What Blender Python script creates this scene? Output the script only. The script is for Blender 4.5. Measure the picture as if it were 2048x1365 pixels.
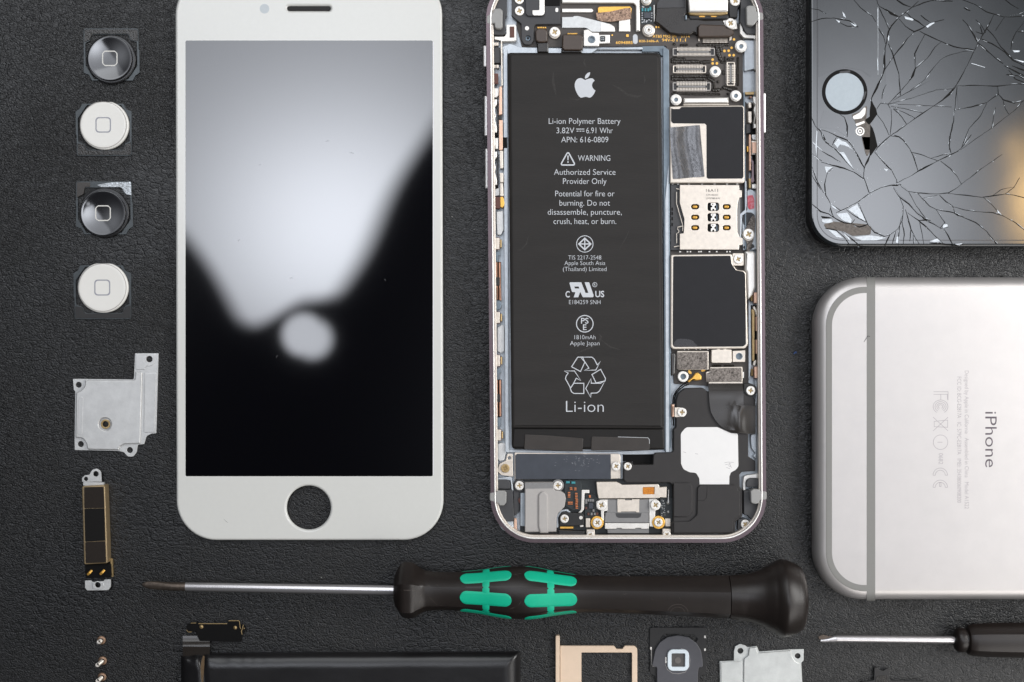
import bpy, math, random
from mathutils import Vector
from mathutils.geometry import tessellate_polygon

random.seed(7)
for _o in list(bpy.data.objects):
    bpy.data.objects.remove(_o)
SC = bpy.context.scene
COL = SC.collection

# ---------------------------------------------------------------- camera
S = 0.000125            # metres on the leather per photo pixel
H = 0.36                # camera height above the leather (m)
CX, CY = 1024.0, 682.5  # photo centre
HP = H / S              # camera height in pixel units

cam_d = bpy.data.cameras.new("camera")
cam = bpy.data.objects.new("camera", cam_d)
COL.objects.link(cam)
cam.location = (0, 0, H)
cam.rotation_euler = (0, 0, 0)
cam_d.sensor_width = 36.0
cam_d.lens = 36.0 * H / (2048 * S)
cam_d.clip_start = 0.01
cam_d.clip_end = 20.0
SC.camera = cam

# ---------------------------------------------------------------- exposure
SC.view_settings.view_transform = 'Standard'
SC.view_settings.look = 'None'
SC.view_settings.exposure = 0.0
SC.view_settings.gamma = 1.0
SC.view_settings.use_curve_mapping = False
SC.cycles.use_denoising = True
SC.cycles.max_bounces = 8
SC.cycles.glossy_bounces = 4
SC.cycles.sample_clamp_indirect = 6.0
SC.cycles.caustics_reflective = False
SC.cycles.caustics_refractive = False

# ---------------------------------------------------------------- world: the room above the table
# A bright window-lit ceiling with the dark shape of the person who takes the
# picture in the middle of it, written as directions seen from the table.
world = bpy.data.worlds.new("World")
SC.world = world
world.use_nodes = True
NT = world.node_tree
for n in list(NT.nodes):
    NT.nodes.remove(n)


class G:
    """tiny node-graph calculator for the room light"""
    def __init__(s, nt):
        s.nt = nt

    def m(s, op, a, b=None, c=None):
        n = s.nt.nodes.new('ShaderNodeMath')
        n.operation = op
        for i, v in enumerate((a, b, c)):
            if v is None:
                continue
            if isinstance(v, (int, float)):
                n.inputs[i].default_value = v
            else:
                s.nt.links.new(v, n.inputs[i])
        return n.outputs[0]

    def step(s, x, a, b):
        n = s.nt.nodes.new('ShaderNodeMapRange')
        n.interpolation_type = 'SMOOTHSTEP'
        n.inputs['From Min'].default_value = a
        n.inputs['From Max'].default_value = b
        s.nt.links.new(x, n.inputs['Value'])
        return n.outputs['Result']

    def gauss(s, x, y, cx, cy, sx, sy):
        a = s.m('DIVIDE', s.m('SUBTRACT', x, cx), sx)
        b = s.m('DIVIDE', s.m('SUBTRACT', y, cy), sy)
        q = s.m('ADD', s.m('MULTIPLY', a, a), s.m('MULTIPLY', b, b))
        return s.m('EXPONENT', s.m('MULTIPLY', q, -1.0))

    def plane(s, x, y, ax, ay, nx, ny, lo, hi):
        l = math.hypot(nx, ny)
        d = s.m('ADD', s.m('MULTIPLY', s.m('SUBTRACT', x, ax), nx / l),
                s.m('MULTIPLY', s.m('SUBTRACT', y, ay), ny / l))
        return s.step(d, lo, hi)


g = G(NT)
tc = NT.nodes.new('ShaderNodeTexCoord')
sp = NT.nodes.new('ShaderNodeSeparateXYZ')
NT.links.new(tc.outputs['Generated'], sp.inputs[0])
zz = g.m('MAXIMUM', sp.outputs[2], 0.02)
ex = g.m('ADD', g.m('MULTIPLY', g.m('DIVIDE', sp.outputs[0], zz), HP), CX)
ey = g.m('SUBTRACT', CY, g.m('MULTIPLY', g.m('DIVIDE', sp.outputs[1], zz), HP))
up = g.step(sp.outputs[2], -0.05, 0.15)
# the bright ceiling, cut by the silhouette below it (its outline wanders a little)
sx_ = g.m('ADD', ex, g.m('MULTIPLY', g.m('SINE', g.m('ADD', g.m('DIVIDE', ey, 52.0), 0.8)), 9.0))
sy_ = g.m('ADD', ey, g.m('MULTIPLY', g.m('SINE', g.m('DIVIDE', ex, 47.0)), 7.0))
p1 = g.plane(sx_, sy_, 376, 508, 150, -112, -14, 36)
yb = g.m('SUBTRACT', 657.0, g.m('MULTIPLY', g.step(ex, 500.0, 615.0), 40.0))
p2 = g.step(g.m('SUBTRACT', yb, sy_), -8, 36)
p3 = g.plane(sx_, sy_, 697, 580, -300, -166, -12, 48)
cut = g.m('MULTIPLY', p1, g.m('MULTIPLY', p2, p3))
main = g.m('ADD', g.m('MULTIPLY', g.gauss(ex, ey, 680, 470, 310, 270), 8.2),
           g.m('MULTIPLY', g.gauss(ex, ey, 650, 50, 900, 800), 3.4))
main = g.m('MULTIPLY', main, cut)
# a gap of light between arm and body
bl = g.m('SQRT', g.m('ADD', g.m('POWER', g.m('ABSOLUTE', g.m('SUBTRACT', ex, 607)), 2.0),
                     g.m('POWER', g.m('ABSOLUTE', g.m('SUBTRACT', ey, 670)), 2.0)))
b2 = g.m('SQRT', g.m('ADD', g.m('POWER', g.m('ABSOLUTE', g.m('SUBTRACT', ex, 624)), 2.0),
                     g.m('POWER', g.m('ABSOLUTE', g.m('SUBTRACT', ey, 678)), 2.0)))
blob = g.m('MULTIPLY', g.m('MAXIMUM', g.step(bl, 55, 28), g.step(b2, 54, 22)), 6.2)
main = g.m('ADD', main, blob)
# softer light to the right
right = g.m('ADD', g.m('MULTIPLY', g.gauss(ex, ey, 1690, 430, 260, 270), 4.3),
            g.m('MULTIPLY', g.gauss(ex, ey, 1720, 250, 330, 420), 2.0))
left = g.m('MULTIPLY', g.gauss(ex, ey, -90, 180, 300, 340), 1.9)
right = g.m('ADD', right, g.m('MULTIPLY', g.gauss(ex, ey, 1750, 930, 430, 400), 2.5))
cool = g.m('ADD', g.m('ADD', main, left), right)
# dim walls of the room low around the table, nearly black straight above
low = g.m('MULTIPLY', up, g.step(sp.outputs[2], 0.93, 0.72))
amb = g.m('ADD', g.m('MULTIPLY', low, 0.06), 0.008)
cool = g.m('ADD', cool, amb)
wx = g.m('MULTIPLY', g.gauss(ex, ey, 2064, 398, 38, 92), 15.0)
wy = g.m('MULTIPLY', g.gauss(ex, ey, 2024, 292, 17, 24), 5.0)
warm = g.m('ADD', g.m('ADD', wx, wy), g.m('MULTIPLY', g.gauss(ex, ey, 2090, 400, 80, 110), 0.6))


def col_scale(val, col):
    n = NT.nodes.new('ShaderNodeVectorMath')
    n.operation = 'SCALE'
    n.inputs[0].default_value = col
    NT.links.new(val, n.inputs['Scale'])
    return n.outputs[0]


ad = NT.nodes.new('ShaderNodeVectorMath')
ad.operation = 'ADD'
NT.links.new(col_scale(cool, (0.925, 0.965, 1.05)), ad.inputs[0])
NT.links.new(col_scale(warm, (1.0, 0.62, 0.22)), ad.inputs[1])
bg = NT.nodes.new('ShaderNodeBackground')
NT.links.new(ad.outputs[0], bg.inputs['Color'])
bg.inputs['Strength'].default_value = 1.0
wo = NT.nodes.new('ShaderNodeOutputWorld')
NT.links.new(bg.outputs[0], wo.inputs['Surface'])
try:
    world.cycles.sampling_method = 'MANUAL'
    world.cycles.sample_map_resolution = 2048
except Exception:
    pass


# ---------------------------------------------------------------- lamps
def area(name, loc, target, size, power, col, size_y=None):
    d = bpy.data.lights.new(name, 'AREA')
    d.shape = 'RECTANGLE'
    d.size = size
    d.size_y = size_y or size
    d.energy = power
    d.color = col
    o = bpy.data.objects.new(name, d)
    COL.objects.link(o)
    o.location = loc
    o.rotation_euler = (Vector(target) - Vector(loc)).to_track_quat('-Z', 'Y').to_euler()
    return o


area("window_lamp", (0.43, 0.10, 0.33), (0.05, 0.0, 0), 0.42, 2.45, (1.0, 0.99, 0.97), 0.22)
area("top_fill_lamp", (-0.10, 0.36, 0.42), (-0.04, 0.05, 0), 0.4, 1.05, (0.95, 0.975, 1.0), 0.3)  # fill lamp added to brighten the upper left, no known fixture
area("low_lamp", (0.34, -0.36, 0.36), (0.10, -0.04, 0), 0.4, 1.2, (1.0, 0.97, 0.94), 0.3)


# ---------------------------------------------------------------- geometry helpers
def w(x, y, z):
    """photo pixel seen at height z (mm) -> world point"""
    k = S * (1 - z * 1e-3 / H)
    return ((x - CX) * k, (CY - y) * k, z * 1e-3)


def zoom(ox, oy, f):
    def t(*pts):
        if len(pts) == 1 and isinstance(pts[0], list):
            pts = pts[0]
        return [(ox + p[0] / f, oy + p[1] / f) + tuple(q / f for q in p[2:]) for p in pts]
    t.f = f
    t.o = (ox, oy)
    return t


def circ(x, y, r, n=28, ry=None):
    ry = ry or r
    return [(x + r * math.cos(2 * math.pi * i / n), y + ry * math.sin(2 * math.pi * i / n)) for i in range(n)]


def rnd(pts, r=0.0, n=5):
    """round the corners of a polygon; a third value on a point is its own radius"""
    out = []
    N = len(pts)
    for i in range(N):
        p = Vector(pts[i][:2])
        a = Vector(pts[i - 1][:2]) - p
        b = Vector(pts[(i + 1) % N][:2]) - p
        rr = pts[i][2] if len(pts[i]) > 2 else r
        la, lb = a.length, b.length
        if rr <= 0 or la < 1e-6 or lb < 1e-6:
            out.append(tuple(p))
            continue
        a /= la
        b /= lb
        ang = math.acos(max(-1, min(1, a.dot(b))))
        if ang > 3.05 or ang < 0.05:
            out.append(tuple(p))
            continue
        t = min(rr / math.tan(ang / 2), la * 0.48, lb * 0.48)
        q = t * math.tan(ang / 2)
        c = p + (a + b).normalized() * (q / math.sin(ang / 2))
        s0 = p + a * t - c
        s1 = p + b * t - c
        t0 = math.atan2(s0.y, s0.x)
        t1 = math.atan2(s1.y, s1.x)
        d = (t1 - t0 + math.pi) % (2 * math.pi) - math.pi
        for k in range(n + 1):
            th = t0 + d * k / n
            out.append((c.x + q * math.cos(th), c.y + q * math.sin(th)))
    return out


def rr(x0, y0, x1, y1, r=0.0, n=5):
    return rnd([(x0, y0), (x1, y0), (x1, y1), (x0, y1)], r, n)


def area2(p):
    return sum(p[i - 1][0] * p[i][1] - p[i][0] * p[i - 1][1] for i in range(len(p)))


def clean(p, eps=1e-7):
    out = []
    for q in p:
        if not out or abs(q[0] - out[-1][0]) + abs(q[1] - out[-1][1]) > eps:
            out.append(q)
    while len(out) > 2 and abs(out[0][0] - out[-1][0]) + abs(out[0][1] - out[-1][1]) <= eps:
        out.pop()
    return out


def inset(p, d):
    """offset to the left of travel (inwards for a counter-clockwise outline)"""
    out = []
    N = len(p)
    for i in range(N):
        ax, ay = p[i - 1]
        bx, by = p[i]
        cx, cy = p[(i + 1) % N]
        e1 = (bx - ax, by - ay)
        e2 = (cx - bx, cy - by)
        l1 = math.hypot(*e1) or 1e-9
        l2 = math.hypot(*e2) or 1e-9
        n1 = (-e1[1] / l1, e1[0] / l1)
        n2 = (-e2[1] / l2, e2[0] / l2)
        mx, my = n1[0] + n2[0], n1[1] + n2[1]
        q = mx * mx + my * my
        k = min(2.0 / q, 1.6) if q > 1e-6 else 0.0
        out.append((bx + mx * d * k, by + my * d * k))
    return out


def tess(loops):
    vs = [[Vector((x, y, 0)) for x, y in l] for l in loops]
    flat = [v for l in vs for v in l]
    res = []
    for a, b, c in tessellate_polygon(vs):
        cr = (flat[b] - flat[a]).cross(flat[c] - flat[a]).z
        if abs(cr) < 1e-16:
            continue
        res.append((a, b, c) if cr > 0 else (a, c, b))
    return res


CAP = {}


def font_mesh(s, off=0.0, mono=False):
    key = (s, off)
    if key not in CAP:
        cu = bpy.data.curves.new("lettering_curve", 'FONT')
        cu.body = s
        cu.size = 1.0
        cu.fill_mode = 'FRONT'
        cu.offset = off
        cu.resolution_u = 3
        ob = bpy.data.objects.new("lettering_curve", cu)
        COL.objects.link(ob)
        dg = bpy.context.evaluated_depsgraph_get()
        dg.update()
        me = bpy.data.meshes.new_from_object(ob.evaluated_get(dg))
        vs = [(v.co.x, v.co.y) for v in me.vertices]
        fs = [tuple(p.vertices) for p in me.polygons]
        bpy.data.meshes.remove(me)
        bpy.data.objects.remove(ob)
        bpy.data.curves.remove(cu)
        CAP[key] = (vs, fs)
    return CAP[key]


def cap_height():
    vs, _ = font_mesh("H")
    return max(v[1] for v in vs)


ORG = {}   # world origin of every Empty / mesh, so children can be placed


class MB:
    """collects shapes of one part and links them as one mesh object"""
    def __init__(s, raw=False):
        s.v, s.f, s.m = [], [], []
        s.flat = set()
        s.raw = raw

    def P(s, x, y, z):
        if s.raw:
            return (x * 1e-3, y * 1e-3, z * 1e-3)
        return w(x, y, z)

    def add(s, vs, fs, m=0):
        o = len(s.v)
        s.v += vs
        for f in fs:
            s.f.append(tuple(i + o for i in f))
            s.m.append(m)

    def slab(s, pts, z1, z0=0.0, b=0.0, holes=(), m=0, bs=2, bottom=True, mside=None):
        """a plate: outline as seen at its top z1 (mm), rounded by b (mm), down to z0"""
        loops = []
        for k, l in enumerate([pts] + list(holes)):
            l = [s.P(p[0], p[1], z1)[:2] for p in l]
            l = clean(l)
            if len(l) < 3:
                continue
            ccw = area2(l) > 0
            if (k == 0) != ccw:
                l = l[::-1]
            loops.append(l)
        b = min(b, (z1 - z0) * 0.95)
        bm = b * 1e-3
        rings = []
        if b > 0:
            for i in range(bs + 1):
                a = math.pi / 2 * i / bs
                rings.append((bm * (1 - math.sin(a)), (z1 - b) * 1e-3 + bm * math.cos(a)))
            rings = [(bm * (1 - math.sin(math.pi / 2 * i / bs)), (z1 - b) * 1e-3 + bm * math.cos(math.pi / 2 * i / bs)) for i in range(bs + 1)]
        else:
            rings = [(0.0, z1 * 1e-3)]
        rings.append((0.0, z0 * 1e-3))
        vs, idx = [], []
        for d, z in rings:
            ri = []
            for l in loops:
                q = inset(l, d) if d > 1e-9 else l
                st = len(vs)
                vs += [(x, y, z) for x, y in q]
                ri.append((st, len(q)))
            idx.append(ri)
        fs, ms = [], []
        top = [inset(l, rings[0][0]) if rings[0][0] > 1e-9 else l for l in loops]
        base = idx[0][0][0]
        for t in tess(top):
            s.flat.add(len(s.f) + len(fs))
            fs.append(tuple(i + base for i in t))
            ms.append(m)
        for a in range(len(rings) - 1):
            for (s0, n), (s1, _) in zip(idx[a], idx[a + 1]):
                for i in range(n):
                    j = (i + 1) % n
                    fs.append((s0 + i, s1 + i, s1 + j, s0 + j))
                    ms.append(m if mside is None else mside)
        if bottom:
            base = idx[-1][0][0]
            for t in tess(loops):
                fs.append(tuple(i + base for i in t[::-1]))
                ms.append(m)
        o = len(s.v)
        s.v += vs
        for f, mm in zip(fs, ms):
            s.f.append(tuple(i + o for i in f))
            s.m.append(mm)
        return s

    def sheet(s, pts, z, m=0, holes=()):
        loops = []
        for k, l in enumerate([pts] + list(holes)):
            l = clean([s.P(p[0], p[1], z)[:2] for p in l])
            if (k == 0) != (area2(l) > 0):
                l = l[::-1]
            loops.append(l)
        vs = [(x, y, z * 1e-3) for l in loops for x, y in l]
        s.add(vs, tess(loops), m)
        return s

    def lathe(s, x, y, prof, n=32, m=0, px=True):
        """turned shape about a vertical axis; prof = (radius, z) with radius in px (or mm)"""
        vs, fs = [], []
        for r, z in prof:
            for i in range(n):
                a = 2 * math.pi * i / n
                if px:
                    vs.append(s.P(x + r * math.cos(a), y - r * math.sin(a), z))
                else:
                    c = s.P(x, y, z)
                    vs.append((c[0] + r * 1e-3 * math.cos(a), c[1] + r * 1e-3 * math.sin(a), c[2]))
        for k in range(len(prof) - 1):
            for i in range(n):
                j = (i + 1) % n
                fs.append((k * n + i, (k + 1) * n + i, (k + 1) * n + j, k * n + j))
        s.add(vs, fs, m)
        return s

    def stroke(s, pts, wd, z, closed=False, m=0, z0=None):
        """flat ribbon along a polyline, width in px (number or one per point)"""
        pts = [p[:2] for p in pts]
        N = len(pts)
        ws = wd if isinstance(wd, (list, tuple)) else [wd] * N
        L, R = [], []
        for i in range(N):
            a = pts[i - 1] if (i > 0 or closed) else pts[i]
            c = pts[(i + 1) % N] if (i < N - 1 or closed) else pts[i]
            b = pts[i]
            d1 = (b[0] - a[0], b[1] - a[1])
            d2 = (c[0] - b[0], c[1] - b[1])
            l1, l2 = math.hypot(*d1), math.hypot(*d2)
            n1 = (-d1[1] / l1, d1[0] / l1) if l1 > 1e-9 else None
            n2 = (-d2[1] / l2, d2[0] / l2) if l2 > 1e-9 else None
            n1 = n1 or n2
            n2 = n2 or n1
            mx, my = n1[0] + n2[0], n1[1] + n2[1]
            q = mx * mx + my * my
            k = min(2 / q, 2.0) if q > 1e-6 else 1.0
            h = ws[i] / 2
            L.append((b[0] + mx * h * k, b[1] + my * h * k))
            R.append((b[0] - mx * h * k, b[1] - my * h * k))
        if z0 is not None and not closed:
            s.slab(L + R[::-1], z, z0, m=m)
            return s
        vs = [s.P(*p, z) for p in L] + [s.P(*p, z) for p in R]
        fs = []
        for i in range(N if closed else N - 1):
            j = (i + 1) % N
            fs.append((i, j, N + j, N + i))
        s.add(vs, fs, m)
        return s

    def tube(s, pts, r, m=0, n=10, cap=True):
        """pts: (px, py, z mm), r in mm (number or per point)"""
        P = [Vector(s.P(*p)) for p in pts]
        rs = r if isinstance(r, (list, tuple)) else [r] * len(P)
        vs, fs = [], []
        for i, p in enumerate(P):
            d = (P[min(i + 1, len(P) - 1)] - P[max(i - 1, 0)]).normalized()
            u = d.cross(Vector((0, 0, 1)))
            if u.length < 1e-4:
                u = Vector((1, 0, 0))
            u.normalize()
            v = d.cross(u).normalized()
            for k in range(n):
                a = 2 * math.pi * k / n
                vs.append(tuple(p + (u * math.cos(a) + v * math.sin(a)) * rs[i] * 1e-3))
        for i in range(len(P) - 1):
            for k in range(n):
                j = (k + 1) % n
                fs.append((i * n + k, i * n + j, (i + 1) * n + j, (i + 1) * n + k))
        if cap:
            fs.append(tuple(range(n))[::-1])
            fs.append(tuple((len(P) - 1) * n + k for k in range(n)))
        s.add(vs, fs, m)
        return s

    def text(s, body, x0, x1, yb, cap, z, m=0, off=0.0, turn=False):
        """lettering fitted between x0 and x1 on base line yb with capitals cap px high;
        turn=True runs it downwards (x0,x1 are then along y, yb is the x of the base line)"""
        vs, fs = font_mesh(body, off)
        a = min(v[0] for v in vs)
        b = max(v[0] for v in vs)
        sx = (x1 - x0) / (b - a)
        sy = cap / cap_height()
        out = []
        for x, y in vs:
            u = x0 + (x - a) * sx
            t = y * sy
            out.append(s.P(yb + t, u, z) if turn else s.P(u, yb - t, z))
        fl = []
        for f in fs:
            A, B, C = (Vector(out[i]) for i in f[:3])
            fl.append(f if (B - A).cross(C - A).z > 0 else f[::-1])
        s.add(out, fl, m)
        return s

    def build(s, name, mats, parent=None, sharp=35, label=None):
        if not isinstance(mats, (list, tuple)):
            mats = [mats]
        xs = [v[0] for v in s.v]
        ys = [v[1] for v in s.v]
        zs = [v[2] for v in s.v]
        o = ((min(xs) + max(xs)) / 2, (min(ys) + max(ys)) / 2, min(zs))
        if s.raw:
            o = (0, 0, 0)
        me = bpy.data.meshes.new(name)
        me.from_pydata([(x - o[0], y - o[1], z - o[2]) for x, y, z in s.v], [], s.f)
        for mt in mats:
            me.materials.append(mt)
        me.polygons.foreach_set('material_index', s.m)
        me.polygons.foreach_set('use_smooth', [i not in s.flat for i in range(len(s.f))])
        me.update()
        me.set_sharp_from_angle(angle=math.radians(sharp))
        for i in s.flat:
            me.polygons[i].use_smooth = False
        ob = bpy.data.objects.new(name, me)
        COL.objects.link(ob)
        place(ob, o, parent)
        if label:
            ob["label"] = label
        return ob


def place(ob, o, parent=None):
    ORG[ob.name] = o
    if parent is not None:
        ob.parent = parent
        p = ORG[parent.name]
        ob.location = (o[0] - p[0], o[1] - p[1], o[2] - p[2])
    else:
        ob.location = o
    return ob


def thing(name, x, y, label, cat, group=None, z=0.0):
    o = bpy.data.objects.new(name, None)
    o.empty_display_size = 0.005
    COL.objects.link(o)
    place(o, w(x, y, z))
    o["label"] = label
    o["category"] = cat
    if group:
        o["group"] = group
    return o


def tag(o, label, cat, group=None):
    o["label"] = label
    o["category"] = cat
    if group:
        o["group"] = group
    return o


# ---------------------------------------------------------------- materials
def lin(v):
    v /= 255.0
    return v / 12.92 if v <= 0.04045 else ((v + 0.055) / 1.055) ** 2.4


def rgb(r, g_, b, k=1.0):
    return (min(lin(r) * k, 0.95), min(lin(g_) * k, 0.95), min(lin(b) * k, 0.95), 1.0)


MATS = {}


def mat(name, col, rough=0.5, metal=0.0, spec=0.5, var=0.12, vscale=900.0, bump=0.0, bscale=4000.0,
        coat=0.0, rvar=0.1, stretch=None, col2=None, alpha=1.0):
    if name in MATS:
        return MATS[name]
    m = bpy.data.materials.new(name)
    m.use_nodes = True
    nt = m.node_tree
    b = nt.nodes['Principled BSDF']
    b.inputs['Metallic'].default_value = metal
    b.inputs['Specular IOR Level'].default_value = spec
    b.inputs['Coat Weight'].default_value = coat
    b.inputs['Coat Roughness'].default_value = 0.05
    t = nt.nodes.new('ShaderNodeTexCoord')
    mp = nt.nodes.new('ShaderNodeMapping')
    if stretch:
        mp.inputs['Scale'].default_value = stretch
    nt.links.new(t.outputs['Object'], mp.inputs[0])
    nz = nt.nodes.new('ShaderNodeTexNoise')
    nz.inputs['Scale'].default_value = vscale
    nz.inputs['Detail'].default_value = 5.0
    nz.inputs['Roughness'].default_value = 0.65
    nt.links.new(mp.outputs[0], nz.inputs['Vector'])
    mx = nt.nodes.new('ShaderNodeMix')
    mx.data_type = 'RGBA'
    c2 = col2 or tuple(c * (1 - var) for c in col[:3]) + (1,)
    c1 = col if col2 else tuple(min(c * (1 + var), 1) for c in col[:3]) + (1,)
    mx.inputs['A'].default_value = c2
    mx.inputs['B'].default_value = c1
    rp = nt.nodes.new('ShaderNodeMapRange')
    rp.inputs['From Min'].default_value = 0.3
    rp.inputs['From Max'].default_value = 0.7
    nt.links.new(nz.outputs['Fac'], rp.inputs['Value'])
    nt.links.new(rp.outputs['Result'], mx.inputs['Factor'])
    nt.links.new(mx.outputs['Result'], b.inputs['Base Color'])
    rr_ = nt.nodes.new('ShaderNodeMapRange')
    rr_.inputs['To Min'].default_value = max(0.0, rough - rvar * rough)
    rr_.inputs['To Max'].default_value = min(1.0, rough + rvar * rough)
    nt.links.new(nz.outputs['Fac'], rr_.inputs['Value'])
    nt.links.new(rr_.outputs['Result'], b.inputs['Roughness'])
    if bump > 0:
        n2 = nt.nodes.new('ShaderNodeTexNoise')
        n2.inputs['Scale'].default_value = bscale
        n2.inputs['Detail'].default_value = 4.0
        nt.links.new(mp.outputs[0], n2.inputs['Vector'])
        bp = nt.nodes.new('ShaderNodeBump')
        bp.inputs['Strength'].default_value = bump
        bp.inputs['Distance'].default_value = 0.0001
        nt.links.new(n2.outputs['Fac'], bp.inputs['Height'])
        nt.links.new(bp.outputs['Normal'], b.inputs['Normal'])
    m.diffuse_color = col
    MATS[name] = m
    return m


def leather_material():
    m = bpy.data.materials.new("black_leather")
    m.use_nodes = True
    nt = m.node_tree
    L = nt.links.new
    N = nt.nodes.new
    b = nt.nodes['Principled BSDF']
    t = N('ShaderNodeTexCoord')
    # warp
    n1 = N('ShaderNodeTexNoise')
    n1.inputs['Scale'].default_value = 420
    n1.inputs['Detail'].default_value = 3
    L(t.outputs['Object'], n1.inputs['Vector'])
    sub = N('ShaderNodeVectorMath'); sub.operation = 'SUBTRACT'
    L(n1.outputs['Color'], sub.inputs[0]); sub.inputs[1].default_value = (0.5, 0.5, 0.5)
    sc = N('ShaderNodeVectorMath'); sc.operation = 'SCALE'
    L(sub.outputs[0], sc.inputs[0]); sc.inputs['Scale'].default_value = 0.0016
    ad = N('ShaderNodeVectorMath'); ad.operation = 'ADD'
    L(t.outputs['Object'], ad.inputs[0]); L(sc.outputs[0], ad.inputs[1])
    # stretch of the grain changes over the hide
    mp = N('ShaderNodeMapping'); mp.inputs['Scale'].default_value = (0.8, 1.25, 1.0)
    mp.inputs['Rotation'].default_value = (0, 0, math.radians(9))
    L(ad.outputs[0], mp.inputs[0])
    v1 = N('ShaderNodeTexVoronoi'); v1.feature = 'DISTANCE_TO_EDGE'
    v1.inputs['Scale'].default_value = 1800
    L(mp.outputs[0], v1.inputs['Vector'])
    r1 = N('ShaderNodeMapRange'); r1.inputs['From Max'].default_value = 0.22
    L(v1.outputs['Distance'], r1.inputs['Value'])
    v2 = N('ShaderNodeTexVoronoi'); v2.feature = 'DISTANCE_TO_EDGE'
    v2.inputs['Scale'].default_value = 560
    L(mp.outputs[0], v2.inputs['Vector'])
    r2 = N('ShaderNodeMapRange'); r2.inputs['From Max'].default_value = 0.12
    L(v2.outputs['Distance'], r2.inputs['Value'])
    # long creases
    mp2 = N('ShaderNodeMapping'); mp2.inputs['Scale'].default_value = (0.28, 1.0, 1.0)
    mp2.inputs['Rotation'].default_value = (0, 0, math.radians(-12))
    L(ad.outputs[0], mp2.inputs[0])
    n2 = N('ShaderNodeTexNoise'); n2.inputs['Scale'].default_value = 1250; n2.inputs['Detail'].default_value = 3
    n2.inputs['Roughness'].default_value = 0.6
    L(mp2.outputs[0], n2.inputs['Vector'])
    n3 = N('ShaderNodeTexNoise'); n3.inputs['Scale'].default_value = 5200; n3.inputs['Detail'].default_value = 3
    L(t.outputs['Object'], n3.inputs['Vector'])
    # zones where the pebble is deeper or smoother
    n4 = N('ShaderNodeTexNoise'); n4.inputs['Scale'].default_value = 28; n4.inputs['Detail'].default_value = 3
    L(t.outputs['Object'], n4.inputs['Vector'])

    def mad(a, k, c=None):
        q = N('ShaderNodeMath'); q.operation = 'MULTIPLY'
        L(a, q.inputs[0])
        if isinstance(k, float):
            q.inputs[1].default_value = k
        else:
            L(k, q.inputs[1])
        if c is None:
            return q.outputs[0]
        s_ = N('ShaderNodeMath'); s_.operation = 'ADD'
        L(q.outputs[0], s_.inputs[0]); L(c, s_.inputs[1])
        return s_.outputs[0]
    z4 = N('ShaderNodeMapRange'); z4.inputs['From Min'].default_value = 0.35; z4.inputs['From Max'].default_value = 0.65
    z4.inputs['To Min'].default_value = 0.35; z4.inputs['To Max'].default_value = 1.0
    L(n4.outputs['Fac'], z4.inputs['Value'])
    h = mad(r1.outputs['Result'], 0.50)
    h = mad(h, z4.outputs['Result'])
    h = mad(r2.outputs['Result'], 0.34, h)
    h = mad(n2.outputs['Fac'], 0.8, h)
    h = mad(n3.outputs['Fac'], 0.04, h)
    bp = N('ShaderNodeBump')
    bp.inputs['Strength'].default_value = 1.0
    bp.inputs['Distance'].default_value = 0.00012
    L(h, bp.inputs['Height'])
    mx = N('ShaderNodeMix'); mx.data_type = 'RGBA'
    mx.inputs['A'].default_value = (0.0040, 0.0040, 0.0041, 1)
    mx.inputs['B'].default_value = (0.0085, 0.0084, 0.0084, 1)
    L(n4.outputs['Fac'], mx.inputs['Factor'])
    rg = N('ShaderNodeMapRange'); rg.inputs['To Min'].default_value = 0.34; rg.inputs['To Max'].default_value = 0.50
    L(mad(n4.outputs['Fac'], 0.65, mad(n2.outputs['Fac'], 0.35)), rg.inputs['Value'])
    rg.inputs['From Min'].default_value = 0.35; rg.inputs['From Max'].default_value = 0.65
    # waxy sheen: a short-tailed gloss over the black hide
    gl = N('ShaderNodeBsdfGlossy'); gl.distribution = 'BECKMANN'
    df = N('ShaderNodeBsdfDiffuse')
    L(mx.outputs['Result'], df.inputs['Color']); L(bp.outputs['Normal'], df.inputs['Normal'])
    L(rg.outputs['Result'], gl.inputs['Roughness']); L(bp.outputs['Normal'], gl.inputs['Normal'])
    fr = N('ShaderNodeFresnel'); fr.inputs['IOR'].default_value = 1.56
    L(bp.outputs['Normal'], fr.inputs['Normal'])
    ms = N('ShaderNodeMixShader')
    L(fr.outputs[0], ms.inputs[0]); L(df.outputs[0], ms.inputs[1]); L(gl.outputs[0], ms.inputs[2])
    nt.nodes.remove(b)
    L(ms.outputs[0], nt.nodes['Material Output'].inputs['Surface'])
    return m


# white glass, screens
M_WHITE = mat("white_glass", rgb(207, 207, 203), 0.16, 0, 0.5, var=0.012, rvar=0.02)
M_SCREEN = mat("black_screen_glass", (0.002, 0.002, 0.003, 1), 0.03, 0, 1.0, var=0.05, rvar=0.0)
M_CRACKGLASS = mat("cracked_black_glass", (0.010, 0.012, 0.013, 1), 0.06, 0, 0.85, var=0.25, vscale=120, bump=0.02, bscale=180, rvar=0.2)
M_DARKEDGE = mat("dark_glass_edge", (0.02, 0.02, 0.022, 1), 0.15, 0, 0.5)
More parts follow.
